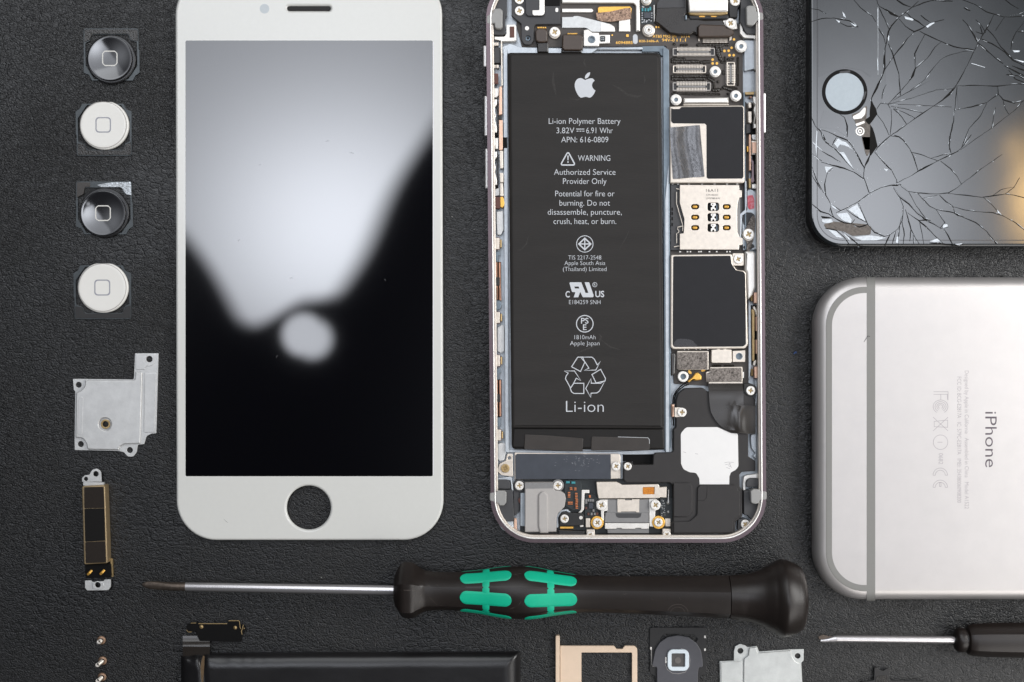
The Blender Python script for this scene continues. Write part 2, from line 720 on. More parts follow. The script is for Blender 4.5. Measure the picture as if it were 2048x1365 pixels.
# metals
M_STEEL = mat("brushed_steel", rgb(201, 201, 200), 0.4, 0.5, 0.5, var=0.09, vscale=400, bump=0.12, bscale=2500, coat=0.4)
M_NICKEL = mat("bright_nickel", rgb(228, 224, 218), 0.32, 0.4, 0.5, var=0.09, vscale=700, bump=0.12, bscale=1500, coat=0.5)
M_CREAM = mat("warm_nickel", rgb(216, 206, 194), 0.34, 0.35, 0.5, var=0.09, vscale=900, bump=0.1, coat=0.5)
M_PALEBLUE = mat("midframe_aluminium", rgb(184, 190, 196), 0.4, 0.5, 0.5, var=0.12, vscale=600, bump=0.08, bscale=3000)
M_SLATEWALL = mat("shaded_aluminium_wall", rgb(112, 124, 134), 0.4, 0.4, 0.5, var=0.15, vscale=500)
M_ALU = mat("matte_back_aluminium", rgb(196, 192, 190), 0.42, 0.7, 0.5, var=0.025, vscale=250, bump=0.06, bscale=9000)
M_ROSE = mat("rose_grey_rim", rgb(104, 91, 95), 0.3, 0.8, 0.5, var=0.05)
M_LIP = mat("polished_lip", rgb(240, 236, 232), 0.25, 0.4, 0.6, var=0.03)
M_COPPER = mat("copper", rgb(172, 128, 106), 0.4, 0.5, 0.5, var=0.15)
M_PINKCOPPER = mat("pale_copper", rgb(226, 186, 162), 0.4, 0.4, 0.5, var=0.1)
M_GOLD = mat("gold_plating", rgb(230, 178, 86), 0.34, 0.55, 0.5, var=0.12, vscale=2500)
M_BRASS = mat("aged_brass", rgb(170, 146, 104), 0.38, 0.6, 0.5, var=0.15)
M_TRAY = mat("champagne_aluminium", rgb(226, 202, 178), 0.5, 0.25, 0.5, var=0.03, vscale=600, bump=0.05, bscale=7000)
M_CHROME = mat("chromed_shaft", rgb(214, 211, 212), 0.34, 0.9, 0.5, var=0.005, rvar=0.02)
M_TIPSTEEL = mat("darkened_tip_steel", rgb(98, 88, 80), 0.4, 0.8, 0.5, var=0.25, vscale=900)
# plastics
M_BATT = mat("battery_wrap", rgb(44, 42, 41), 0.6, 0, 0.22, var=0.14, vscale=140, bump=0.3, bscale=2600, stretch=(0.25, 1.6, 1.0))
M_BATTDARK = mat("battery_side_wrap", rgb(22, 19, 17), 0.45, 0, 0.3, var=0.15)
M_TAPE = mat("brown_black_tape", rgb(46, 40, 35), 0.35, 0, 0.5, var=0.15, vscale=400, bump=0.1, bscale=1200)
M_PRINT = mat("pale_grey_print", rgb(196, 199, 204), 0.6, 0, 0.3, var=0.03)
M_BLACK = mat("black_plastic", rgb(34, 33, 33), 0.42, 0, 0.45, var=0.15)
M_DEEP = mat("deep_black", rgb(8, 7, 7), 0.5, 0, 0.15)
M_SPEAKER = mat("speaker_plastic", rgb(50, 48, 48), 0.5, 0, 0.3, var=0.08, vscale=300, bump=0.08, bscale=7000)
M_BOARD = mat("circuit_board", rgb(78, 73, 70), 0.5, 0, 0.3, var=0.1)
M_BOARDDARK = mat("dark_circuit_board", rgb(34, 40, 42), 0.45, 0, 0.5, var=0.25, vscale=2500)
M_GREYPART = mat("dark_grey_bracket", rgb(68, 68, 70), 0.5, 0, 0.3, var=0.06, bump=0.05)
M_GREY = mat("mid_grey_plastic", rgb(168, 164, 161), 0.5, 0, 0.4, var=0.03, bump=0.04)
M_GREYDARK = mat("port_grey", rgb(128, 127, 127), 0.45, 0.1, 0.45, var=0.05)
M_GLUE = mat("black_glue", rgb(30, 25, 20), 0.3, 0, 0.5, var=0.3, vscale=3000, bump=0.5, bscale=3500)
M_BROWN = mat("brown_connector", rgb(66, 54, 46), 0.38, 0, 0.5, var=0.12)
M_RUST = mat("red_brown_pad", rgb(92, 58, 50), 0.5, 0, 0.4, var=0.12)
M_STICKER = mat("black_shield_sticker", rgb(36, 36, 39), 0.5, 0, 0.2, var=0.08, vscale=300, bump=0.04)
M_SLATE = mat("slate_plate", rgb(58, 62, 70), 0.4, 0.1, 0.5, var=0.12, vscale=350, bump=0.1, bscale=1500)
M_FOAM = mat("speckled_foam", rgb(158, 150, 144), 0.8, 0, 0.2, vscale=2400, col2=rgb(38, 33, 31), bump=0.3, bscale=2400)
M_FOAMDARK = mat("dark_foam", rgb(38, 33, 30), 0.85, 0, 0.2, var=0.2, vscale=2500, bump=0.3)
M_FOAMBLACK = mat("black_foam", rgb(20, 19, 19), 0.85, 0, 0.2, var=0.2, vscale=2500)
M_GAP = mat("translucent_antenna_plastic", rgb(146, 145, 143), 0.35, 0, 0.4, var=0.05)
M_BAND = mat("grey_antenna_band", rgb(126, 125, 122), 0.4, 0, 0.35, var=0.02)
M_PINK = mat("pink_moisture_sticker", rgb(240, 170, 178), 0.5, 0, 0.4, vscale=1500, col2=rgb(226, 40, 74))
M_TEAL = mat("teal_component", rgb(58, 140, 150), 0.4, 0, 0.5, var=0.2)
M_ORANGE = mat("orange_capacitor", rgb(196, 116, 70), 0.4, 0, 0.5, var=0.15)
M_AMBER = mat("amber_window", rgb(214, 140, 30), 0.3, 0, 0.5, vscale=2500, col2=rgb(168, 92, 12))
M_FOIL = mat("crinkled_foil", rgb(84, 84, 86), 0.24, 0.5, 0.9, var=0.3, vscale=500, bump=0.35, bscale=1500)
M_FILM = mat("black_flex_film", rgb(40, 36, 33), 0.24, 0, 0.6, var=0.15, vscale=200, bump=0.04, bscale=400)
M_GLITTER = mat("brown_foam_grit", rgb(205, 172, 150), 0.7, 0, 0.3, vscale=2600, col2=rgb(44, 30, 24), bump=0.6, bscale=2600)
M_GRIT = mat("sticky_residue", rgb(46, 42, 37), 0.24, 0.0, 0.5, vscale=1800, col2=rgb(10, 9, 8), bump=1.0, bscale=2600)
M_GRITSILVER = mat("silvery_residue", rgb(214, 220, 226), 0.3, 0.4, 0.6, vscale=2200, col2=rgb(110, 112, 112), bump=1.0, bscale=2600)
M_BRACKET = mat("thin_button_bracket", rgb(66, 70, 72), 0.35, 0.55, 0.5, var=0.2)
M_BTNBLACK = mat("glossy_black_button", (0.012, 0.012, 0.014, 1), 0.07, 0, 0.75, var=0.1, rvar=0.1)
M_BTNRING = mat("dark_button_ring", rgb(34, 34, 36), 0.3, 0, 0.5)
M_BTNWHITE = mat("white_button_plastic", rgb(224, 222, 217), 0.2, 0, 0.3, var=0.01)
M_MARKGREY = mat("grey_button_mark", rgb(150, 151, 160), 0.4, 0, 0.3, var=0.02)
M_MARKWHITE = mat("white_button_mark", rgb(214, 212, 206), 0.4, 0, 0.3, var=0.02)
M_HANDLE = mat("black_handle_plastic", rgb(28, 22, 19), 0.4, 0, 0.5, var=0.12, vscale=250, bump=0.05, bscale=4000)
M_GREEN = mat("green_grip_rubber", rgb(4, 176, 138), 0.5, 0, 0.4, var=0.03, bump=0.03)
M_LEATHER = leather_material()
M_CRACK = mat("crack_line", (0.004, 0.0035, 0.003, 1), 0.5, 0, 0.12)
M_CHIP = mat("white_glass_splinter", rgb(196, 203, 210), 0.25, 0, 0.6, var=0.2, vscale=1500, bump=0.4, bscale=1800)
M_HOMEGLASS = mat("pale_home_glass", rgb(158, 168, 175), 0.25, 0, 0.6, var=0.04, vscale=1200)
M_SHARD = M_CRACKGLASS
M_ETCH = mat("etched_print", rgb(150, 144, 148), 0.5, 0.2, 0.3)
M_ETCHDARK = mat("dark_etched_print", rgb(92, 84, 90), 0.5, 0.1, 0.3)

# ---------------------------------------------------------------- the leather surface
mb = MB()
mb.add([(-0.30, -0.24, 0), (0.30, -0.24, 0), (0.30, 0.24, 0), (-0.30, 0.24, 0)], [(0, 1, 2, 3)])
lea = mb.build("leather_surface", M_LEATHER)
lea["kind"] = "structure"

# ================================================================ shared small parts
def screw_mesh():
    mb = MB(raw=True)
    a = 0.13
    L = 0.52
    cross = [(a, a), (L, a), (L, -a), (a, -a), (a, -L), (-a, -L), (-a, -a), (-L, -a), (-L, a), (-a, a), (-a, L), (a, L)]
    cross = rnd(cross, 0.06, 2)
    mb.slab(circ(0, 0, 1.0, 32), 0.36, 0.0, 0.12, holes=[cross], bottom=False, bs=3)
    mb.slab(circ(0, 0, 0.6, 16), 0.1, 0.02, m=1)
    o = mb.build("screw", [M_NICKEL, M_BRASS])
    me = o.data
    bpy.data.objects.remove(o)
    return me


SCREW = screw_mesh()
SCREW_DARK = SCREW.copy()
SCREW_DARK.materials[0] = M_BRASS


def screw(x, y, r, z, parent, rot=None, dark=False):
    """countersunk cross-head screw; r in px, z of the seat in mm"""
    o = bpy.data.objects.new("screw", SCREW_DARK if dark else SCREW)
    COL.objects.link(o)
    k = r * S * 1000
    o.scale = (k, k, 1.0)
    o.rotation_euler = (0, 0, random.uniform(0, 1.5) if rot is None else rot)
    place(o, w(x, y, z), parent)
    return o


def standoff(x, y, r, z0, z1, parent, mats=None, name="threaded_post"):
    mb = MB()
    mb.slab(circ(x, y, r, 32), z1 - 0.35, z0, 0.08)
    mb.slab(circ(x, y, r * 0.8, 32), z1, z1 - 0.36, 0.12, holes=[circ(x, y, r * 0.36, 20)], bottom=False)
    mb.slab(circ(x, y, r * 0.5, 20), z1 - 0.3, z1 - 0.34, m=1)
    return mb.build(name, mats or [M_NICKEL, M_SLATEWALL], parent)


# ================================================================ loose home buttons on the left
def home_button(cx, cy, k, flip, white, cap_dx, cap_dy, label, grit):
    """cx, cy: centre of the round base in px, k: px per drawn unit"""
    t = thing("home_button", cx, cy, label, "button", "loose home buttons in the left column")

    def T(*p):
        s_ = -1 if flip else 1
        return [(cx + q[0] * k * (s_ if flip else 1), cy + q[1] * k * s_) + tuple(v * k for v in q[2:]) for q in p]
    outer = T((-243, -270, 16), (240, -270, 16), (243, -90), (250, -80), (252, 120, 8), (215, 146, 14), (192, 190, 8), (-170, 190, 8), (-195, 140, 10),
              (-243, 122, 10), (-243, -80), (-248, -90), (-243, -100))
    inner = T((-168, -216, 20), (150, -216, 20), (172, -165, 14), (226, -150, 8), (230, 60, 10), (150, 176), (-150, 176), (-222, 60, 10), (-226, -140, 12), (-186, -160, 10))
    mb = MB()
    mb.slab(rnd(outer, 0, 3), 0.34, 0.05, 0.05, holes=[rnd(inner, 0, 3)])
    mb.build("bracket", M_BRACKET, t)
    # adhesive left on the wide side of the bracket
    mb = MB()
    band = T((-236, -262, 10), (233, -262, 10), (235, -160), (180, -166, 8), (160, -206), (148, -222, 14), (-166, -222, 14), (-190, -168, 10), (-236, -150))
    if grit == 2:
        # only the right part still carries shiny residue, the left corner is bare and brown
        mb = MB()
        mb.slab(rnd(T((-236, -262, 10), (-120, -262), (-120, -222), (-166, -222, 14), (-176, -160, 10), (-236, -130)), 0, 3), 0.45, 0.345, 0.06)
        mb.build("adhesive_strip", M_TAPE, t)
        band = T((-60, -240), (60, -262), (233, -266, 10), (238, -150), (190, -158, 8), (160, -206), (140, -222, 14), (-20, -218))
    mb = MB()
    mb.slab(rnd(band, 0, 3), 0.47, 0.345, 0.06)
    mb.build("adhesive_strip", M_GRITSILVER if grit == 2 else (M_GRIT if grit else M_BLACK), t)
    ring = M_BTNWHITE if white else M_BTNRING
    R = 216 * k
    if white:
        pts = [p for p in circ(cx, cy, R, 72)]
        lim = cy - R * 0.955 if True else 0
        pts = [(x, max(y, lim)) for x, y in pts]
        mb = MB()
        mb.slab(pts, 1.1, 0.3, 0.35, bs=4)
        base = mb.build("button_base", ring, t)
    else:
        mb = MB()
        mb.slab(circ(cx, cy, R, 64), 1.0, 0.3, 0.3, bs=3)
        mb.build("button_base", ring, t)
    x, y = cx + cap_dx, cy + cap_dy
    r = (202 if white else 195) * k
    # the dished cap
    dep = 0.05 if white else 0.30
    top = 1.28 if white else 1.75
    prof = [(0.001, top - dep)]
    for i in range(1, 13):
        q = i / 12 * 0.97
        prof.append((r * q, top - dep + dep * q * q))
    prof += [(r * 0.99, top - 0.02), (r, top - 0.08), (r, 0.9)]
    mb = MB()
    mb.lathe(x, y, prof[::-1], 64)
    cap = mb.build("button_cap", M_BTNWHITE if white else M_BTNBLACK, t, sharp=60)
    zz_ = top - dep + 0.05
    h = 68 * k
    sq = rr(x - h, y - h, x + h, y + h, h * 0.42, 5)
    h2 = h - 9.5 * k
    si = rr(x - h2, y - h2, x + h2, y + h2, h * 0.36, 5)
    mb = MB()
    mb.slab(sq, zz_, zz_ - 0.06, 0.0, holes=[si], bottom=False)
    mb.build("square_mark", M_MARKGREY if white else M_MARKWHITE, cap)
    if white:
        mb = MB()
        mb.stroke(circ(x, y, r * 1.004, 72), 0.9, top + 0.004, closed=True)
        mb.build("cap_outline", mat("cap_groove", rgb(150, 146, 142), 0.5), cap)
    return t


KA = 1 / 4.403
KB = 1 / 4.266
home_button(120 + 450 / 4.403, 30 + 390 / 4.403, KA, False, False, -2.6, -1.4,
            "black home button with its wide bracket edge at the top and dark sticky residue", 1)
home_button(120 + 388 / 4.403, 30 + 972 / 4.403, KA, True, True, -1.6, -0.6,
            "white home button with gritty residue along the bracket below it", 1)
home_button(120 + 375 / 4.266, 340 + 365 / 4.266, KB * 0.985, False, False, -1.9, 1.2,
            "black home button with bright silvery residue at the upper bracket corner", 2)
home_button(120 + 365 / 4.266, 340 + 1005 / 4.266, KB, True, True, -1.0, 0.0,
            "white home button with a clean dark bracket, just above the steel cover plate", 0)

# ================================================================ white display panel
t = thing("display_panel", 618, 530, "white front glass panel with switched-off screen and empty round button hole", "screen panel")
panel = rnd([(350, -49, 78), (884, -49, 78), (887, 1081, 80), (352.5, 1081, 80)], 0, 14)
hole = circ(617, 1016, 44, 56)
mb = MB()
mb.slab(rnd([(356, -43, 72), (878, -43, 72), (881, 1075, 74), (358, 1075, 74)], 0, 10), 1.35, 0.0, 0.1, holes=[circ(617, 1016, 45.5, 48)])
mb.build("inner_frame", M_GREY, t)
mb = MB()
mb.slab(panel, 2.1, 1.3, 0.62, holes=[hole, rr(574, 12.5, 661, 22, 4.6)], bs=6)
wg_ = mb.build("white_glass", M_WHITE, t)
mb = MB()
mb.slab(rr(371, 81.5, 865.5, 953, 3), 2.106, 2.09)
mb.build("screen", M_SCREEN, t)
mb = MB()
mb.slab(rr(574.5, 13, 660.5, 21.5, 4.4), 1.75, 1.4)
mb.build("earpiece_slot", mat("earpiece_mesh", rgb(46, 44, 44), 0.6, 0, 0.3, vscale=6000, col2=rgb(18, 18, 18)), wg_)
mb = MB()
mb.slab(circ(529, 18, 9.6, 28), 2.106, 2.09)
mb.build("sensor_window", mat("pale_sensor", rgb(180, 186, 190), 0.2, 0, 0.3, var=0.02), wg_)
mb = MB()
mb.stroke([(866.8, 84), (866.8, 950)], 1.0, 2.107)  # pale line painted in for the reflection along the right glass edge
mb.build("edge_reflection_line", mat("painted_edge_reflection", rgb(225, 225, 232), 0.3, 0, 0.5, var=0.02), t)

mb = MB()
for x, y, k, a in ((655, 283, 4, 0.3), (703, 307, 5, -0.2), (478, 481, 3, 1.0), (583, 557, 4, 0.1), (554, 713, 4, 1.2), (452, 1044, 7, -0.9), (520, 330, 2, 0.6), (770, 560, 3, 2.0)):
    mb.stroke([(x - k * math.cos(a), y + k * math.sin(a)), (x, y - 1.0), (x + k * math.cos(a), y - k * math.sin(a) * 0.4)], [0.3, 0.7, 0.3], 2.112)
mb.build("dust_fibres", mat("grey_dust", rgb(112, 112, 114), 0.9, 0, 0.1), wg_)["kind"] = "stuff"

# ================================================================ steel cover plate (left)
Zc = zoom(120, 680, 5.46)
t = thing("cover_plate", 230, 810, "stamped steel cover plate with a raised field, five screw eyes and a tall side tab", "metal plate")
outl = rnd(Zc((140, 427, 8), (262, 428), (795, 434, 20), (806, 420, 8), (818, 148, 6), (1075, 148, 8), (1050, 1022, 6), (1000, 1026, 10), (945, 1050, 40),
              (918, 1140, 8), (850, 1147, 10), (842, 1190, 20), (838, 1225, 30), (800, 1278, 40), (740, 1276, 40), (695, 1228, 20), (640, 1215), (160, 1205, 6),
              (158, 1085), (158, 1070), (165, 560, 4), (150, 550, 6)), 0, 4)
holes = [circ(*Zc((203, 492))[0], 5.9, 20), circ(*Zc((226, 1140))[0], 6.0, 20), circ(*Zc((762, 1205))[0], 6.0, 20), circ(*Zc((975, 212))[0], 6.2, 20),
         circ(*Zc((492, 922))[0], 6.6, 20)]
mb = MB()
mb.slab(outl, 0.5, 0.12, 0.06, holes=holes)
raised = rnd(Zc((275, 440, 10), (800, 442, 20), (815, 428, 10), (824, 352, 10), (895, 356, 8), (890, 640, 0), (876, 1135, 10), (700, 1140, 40), (655, 1165, 30), (640, 1205, 8),
                (300, 1200, 8), (285, 1130, 60), (245, 1075, 50), (168, 1070, 8), (176, 575, 10), (220, 560, 40), (268, 510, 40)), 0, 4)
mb.slab(raised, 1.1, 0.45, 0.26, holes=[circ(*Zc((490, 922))[0], 12.4, 28)], bottom=False, bs=3)
side = rnd(Zc((922, 362, 8), (1052, 362, 6), (1034, 1010, 6), (915, 1012, 6)), 0, 3)
mb.slab(side, 0.72, 0.45, 0.1, bottom=False)
mb.slab(rnd(Zc((200, 640, 40), (240, 610, 40), (258, 640, 30), (246, 1030, 30), (215, 1048, 30), (186, 1030, 30)), 0, 4), 1.12, 0.9, 0.14, bottom=False, bs=3)
mb.slab(rnd(Zc((826, 156, 6), (1036, 156, 6), (1034, 250, 30), (1000, 285, 30), (935, 290, 10), (925, 326, 4), (826, 326, 6)), 0, 3), 0.68, 0.45, 0.08,
        holes=[circ(*Zc((975, 212))[0], 6.4, 20)], bottom=False)
sheet_ = mb.build("stamped_sheet", M_STEEL, t)
mb = MB()
x, y = Zc((495, 922))[0]
mb.slab(circ(x, y, 9.6, 28), 0.85, 0.45, 0.1, holes=[circ(x, y, 6.0, 20)], bottom=False)
mb.build("screw_collar", M_BRASS, sheet_)

# ================================================================ vibration motor (left)
Zd = zoom(130, 920, 4.871)
t = thing("vibration_motor", 192, 1060, "slim brass-edged vibration motor module with black foam on its face and two gold pins", "phone part")
mb = MB()
mb.slab(rnd(Zd((166, 215, 4), (165, 178, 20), (192, 152, 20), (236, 146, 10), (262, 100, 40), (305, 84, 40), (350, 110, 40), (356, 215, 4)), 0, 4), 1.7, 1.3, 0.06,
        holes=[circ(*Zd((300, 138))[0], 5.6, 20), circ(*Zd((203, 187))[0], 4.2, 16)])
mb.slab(Zd((178, 214), (375, 220), (385, 250), (178, 250)), 1.6, 0.6)
mb.build("mounting_ear", M_STEEL, t)
case = rnd(Zd((163, 258, 14), (388, 246, 14), (414, 1008, 14), (184, 1022, 14)), 0, 4)
mb = MB()
mb.slab(case, 3.4, 0.0, 0.25, bs=3)
case_ = mb.build("motor_case", mat("motor_brass_case", rgb(158, 138, 106), 0.36, 0.6, 0.5, var=0.1), t)
for q, m_ in (([(184, 268), (374, 264), (382, 470), (188, 474)], M_FOAMDARK), ([(188, 478), (382, 474), (390, 788), (196, 800)], M_FOAMBLACK),
              ([(196, 804), (390, 794), (398, 1000), (202, 1008)], M_FOAMDARK)):
    mb = MB()
    mb.slab(rnd(Zd(q), 1.5, 2), 3.62, 3.38, 0.08)
    mb.build("foam_pad", m_, case_)
mb = MB()
mb.slab(rnd(Zd((190, 1024), (440, 1012), (448, 1140), (200, 1156)), 2, 2), 1.9, 0.2, 0.1)
block_ = mb.build("contact_block", M_DEEP, t)
for q in ((245, 1097), (368, 1093)):
    x, y = Zd(q)[0]
    mb = MB()
    mb.tube([(x - 4.6, y + 4.2, 2.2), (x - 1, y + 0.6, 2.45), (x + 3.6, y - 4.2, 2.2)], [0.3, 0.34, 0.3])
    mb.build("contact_pin", M_GOLD, block_)
mb = MB()
mb.slab(rnd(Zd((193, 1178, 6), (252, 1176, 4), (266, 1192, 4), (375, 1182, 4), (385, 1168, 4), (444, 1166, 6), (444, 1238, 14), (420, 1272, 14), (214, 1274, 16), (194, 1248, 12)), 0, 3),
        1.5, 1.05, 0.08, holes=[circ(*Zd((318, 1220))[0], 5.6, 20)])
mb.slab(rnd(Zd((262, 1200, 10), (310, 1182, 20), (370, 1195, 20), (378, 1230, 20), (350, 1262, 14), (270, 1262, 14)), 0, 3), 1.68, 1.4, 0.1,
        holes=[circ(*Zd((318, 1220))[0], 5.6, 20)], bottom=False)
mb.build("mounting_foot", M_STEEL, t)
mb = MB()
mb.slab(Zd((440, 960), (460, 965), (466, 1140), (452, 1142)), 1.0, 0.2)
mb.build("side_spring", M_BRASS, t)

# ================================================================ standing screws, bottom left
def loose_screw(x, y, dx, dy, h, label):
    """stands on its head at (x, y); dx, dy: small lean of the shank in px"""
    t = thing("machine_screw", x, y, label, "screw", "tiny screws standing on their heads")
    mb = MB()
    mb.lathe(x, y, [(0.01, 0.0), (8.2, 0.02), (8.7, 0.2), (8.5, 0.42), (7.0, 0.6), (4.4, 0.66)], 28)
    mb.build("screw_head", mat("coppery_screw_head", rgb(156, 126, 104), 0.42, 0.65, 0.5, var=0.12), t)
    mb = MB()
    n = int(h / 0.26)
    pts, rs = [], []
    for i in range(n + 1):
        z = 0.6 + (h - 0.6) * i / n
        for q, r_ in ((0.0, 0.40), (0.5, 0.52)):
            zz2 = min(z + q * (h - 0.6) / n, h)
            k = (zz2 - 0.6) / (h - 0.6)
            c = w(x + dx * k, y + dy * k, 0)
            kk = 1 - zz2 * 1e-3 / H
            pts.append((CX + (x + dx * k - CX) / kk, CY + (y + dy * k - CY) / kk, zz2))
            rs.append(r_)
    pts.append(pts[-1][:2] + (h + 0.06,))
    rs.append(0.2)
    mb.tube(pts, rs, n=14)
    mb.build("threaded_shank", mat("bright_thread", rgb(176, 170, 162), 0.36, 0.75, 0.5, var=0.08), t, sharp=50)


loose_screw(202.5, 1281, -0.5, 0.6, 1.7, "shortest of the three coppery standing screws, nearest the motor module")
loose_screw(205, 1322, -1.5, 2.0, 3.6, "coppery screw with long threaded shank, middle one of the three below the motor module")
loose_screw(204, 1354.5, -1.5, 2.0, 3.0, "lowest coppery standing screw, cut by the bottom edge of the photo")

# ================================================================ black pouch battery (bottom)
Zf = zoom(270, 1100, 3.864)
t = thing("pouch_battery", 700, 1390, "black foil pouch battery lying loose at the bottom with a flex connector folded out", "battery")
mb = MB()
nx, ny = 150, 60
x0, x1, yt, yb = 362.0, 1041.0, 1306.0, 1500.0
vs, fs = [], []
for j in range(ny + 1):
    for i in range(nx + 1):
        u, v = i / nx, j / ny
        x = x0 + (x1 - x0) * u
        top = yt + 6 * max(0, 1 - abs(u - 0.0) / 0.07) - 3 * u
        y = top + (yb - top) * v ** 1.6
        de = min(x - x0, x1 - x, (y - top) * 1.0, yb - y)
        e = min(de / 34.0, 1.0)
        z = 0.3 + 3.1 * math.sqrt(max(0.0, 1 - (1 - e) ** 2.0))
        # fold at the left end of the foil
        fx = x - (405 + 0.06 * (y - 1306))
        z += -0.55 * math.exp(-(fx / 5.0) ** 2) + 0.28 * math.exp(-((fx + 10) / 6.0) ** 2)
        # creases near the upper edge
        z += 0.12 * math.sin(x * 0.21 + 2 * math.sin(x * 0.05)) * math.exp(-((y - top - 12) / 10.0) ** 2) * math.exp(-max(0, x - 420) / 90.0)
        z += 0.03 * math.sin(x * 0.03 + y * 0.05) + 0.05 * math.sin(x * 0.011 + 1.0)
        vs.append(mb.P(x, y, max(z, 0.02)))
for j in range(ny):
    for i in range(nx):
        a = j * (nx + 1) + i
        fs.append((a + 1, a, a + nx + 1, a + nx + 2))
mb.add(vs, fs)
mb.build("foil_pouch", mat("black_foil_pouch", rgb(23, 22, 23), 0.3, 0, 0.5, var=0.15, vscale=300, bump=0.35, bscale=420), t, sharp=80)
mb = MB()
pts = [(407.5, 1312), (406, 1322), (404, 1340), (402, 1370)]
mb.stroke(pts, [3, 6, 8, 8], 3.32)
mb.build("fold_tape", mat("amber_brown_tape", rgb(92, 74, 52), 0.35, 0, 0.5, var=0.2), t)
# folded flex tail and connector board
mb = MB()
prof = [(1314, 1.4), (1306, 1.7), (1299, 1.6), (1294, 1.9), (1290, 1.7), (1285, 1.1), (1279, 0.7), (1272, 0.6)]
vs, fs = [], []
for i, (y, z) in enumerate(prof):
    vs += [mb.P(365.5, y, z), mb.P(419.5, y + (0.5 if i < 4 else 0), z)]
for i in range(len(prof) - 1):
    fs.append((2 * i, 2 * i + 1, 2 * i + 3, 2 * i + 2))
mb.add(vs, fs)
mb.build("flex_tail", M_FILM, t, sharp=70)
mb = MB()
mb.slab(rnd(Zf((390, 590, 20), (430, 566, 8), (476, 562), (488, 570), (712, 570), (722, 548, 4), (806, 546, 10), (815, 606), (826, 580), (846, 585, 4), (848, 640), (822, 660), (820, 712, 4), (500, 706, 6), (476, 660),
                (474, 632), (410, 640, 20)), 0, 3), 0.95, 0.25, 0.06)
cb_ = mb.build("connector_board", M_DEEP, t)
mb = MB()
mb.stroke(Zf((490, 571), (712, 571)), 1.3, 1.0)
mb.stroke(Zf((722, 549), (800, 548), (808, 556), (812, 600), (818, 612)), 1.3, 1.0)
mb.stroke(Zf((828, 655), (822, 630), (830, 610), (838, 580)), 1.5, 1.0)
mb.stroke(Zf((432, 567), (472, 566)), 1.1, 1.0)
mb.stroke(Zf((398, 620), (412, 636), (440, 634)), 1.0, 1.0)
mb.build("metal_edge_highlight", M_BRASS, cb_)  # brass lines drawn in for the thin highlight on the metal edges
for q, r_ in (((513, 595), 4.3), ((774, 602), 4.0), ((842, 608), 1.8)):
    mb = MB()
    x, y = Zf(q)[0]
    mb.lathe(x, y, [(0.01, 1.35), (r_ * 0.5, 1.3), (r_ * 0.9, 1.1), (r_, 0.9)][::-1], 18)
    mb.build("gold_stud", M_BRASS, cb_, sharp=70)

# ================================================================ large screwdriver
t = thing("screwdriver", 1100, 1187, "large precision screwdriver with black handle and green grip pads", "screwdriver")


def axis_y(x):
    if x < 790:
        return 1173.6 + (x - 370) * 0.0172
    return 1180.6 + (x - 788) * 0.0205


def axis_z(x):
    return 6.6 + (x - 812) * 0.0036


def turned(mb, prof, n=64, facet=None, tilt=0.0, fd=0.0, m=0):
    """turned body along the tool's axis; prof = (px x, px radius[, facet mix])"""
    vs, fs = [], []
    for p in prof:
        x, r = p[0], p[1]
        fx = p[2] if len(p) > 2 else 0.0
        z = axis_z(x)
        k = S * 1000 * (1 - z * 1e-3 / H)
        for i in range(n):
            a = 2 * math.pi * i / n
            rr2 = r
            if fx > 0:
                q = ((a + tilt + math.pi / 6) % (math.pi / 3)) - math.pi / 6
                rr2 = r * ((1 - fx) + fx * (math.cos(math.pi / 6) / math.cos(q)) * 1.06)
            rm = rr2 * k
            yy, zc = math.sin(a) * rm, math.cos(a) * rm      # a = 0 looks up, positive towards the photo's bottom
            c = w(x, axis_y(x), z)
            vs.append((c[0], c[1] - yy * 1e-3, c[2] + zc * 1e-3))
    for i in range(len(prof) - 1):
        for j in range(n):
            q = (j + 1) % n
            fs.append((i * n + j, (i + 1) * n + j, (i + 1) * n + q, i * n + q))
    mb.add(vs, fs, m)


def dense(prof, step=6.0):
    out = []
    N = len(prof)
    for i in range(N - 1):
        p0, p1, p2, p3 = prof[max(i - 1, 0)], prof[i], prof[i + 1], prof[min(i + 2, N - 1)]
        n = max(1, int(abs(p2[0] - p1[0]) / step))
        for k in range(n):
            t_ = k / n
            q = []
            for d in range(len(p1)):
                a, b, c, e = p0[d], p1[d], p2[d], p3[d]
                if d == 0:
                    q.append(b + (c - b) * t_)
                else:
                    q.append(0.5 * (2 * b + (c - a) * t_ + (2 * a - 5 * b + 4 * c - e) * t_ ** 2 + (3 * b - a - 3 * c + e) * t_ ** 3))
            out.append(tuple(q))
    out.append(prof[-1])
    return out


TILT = math.radians(9)
handle = [(788, 16, 0.2), (788.5, 24, 0.3), (792, 35, 0.6), (800, 49, 0.85), (808, 55, 0.9), (826, 55, 0.9), (836, 48.5, 0.7), (850, 41.5, 0.4), (880, 38.5, 0.5), (920, 39.5, 0.45), (960, 43.5, 0.4),
          (1000, 50, 0.3), (1036, 53, 0.25), (1070, 51, 0.3), (1110, 44, 0.4), (1150, 38.5, 0.45), (1198, 36.8, 0.55), (1300, 38.5, 0.6), (1400, 41.3, 0.6), (1456, 43.2, 0.6)]
mb = MB()
turned(mb, dense(handle, 4), 120, tilt=-TILT)
hd_ = mb.build("handle", M_HANDLE, t, sharp=30)
capp = [(1457, 42.0, 0.2), (1457.5, 43.2, 0.2), (1475, 45, 0.12), (1495, 47.5, 0.06), (1520, 55, 0), (1545, 68, 0), (1560, 76.5, 0), (1563, 77.4, 0), (1567, 77, 0), (1580, 73.5, 0), (1594, 67.5, 0), (1602, 62, 0), (1606, 54, 0), (1609, 36, 0), (1611, 12, 0), (1611.5, 0.1, 0)]
mb = MB()
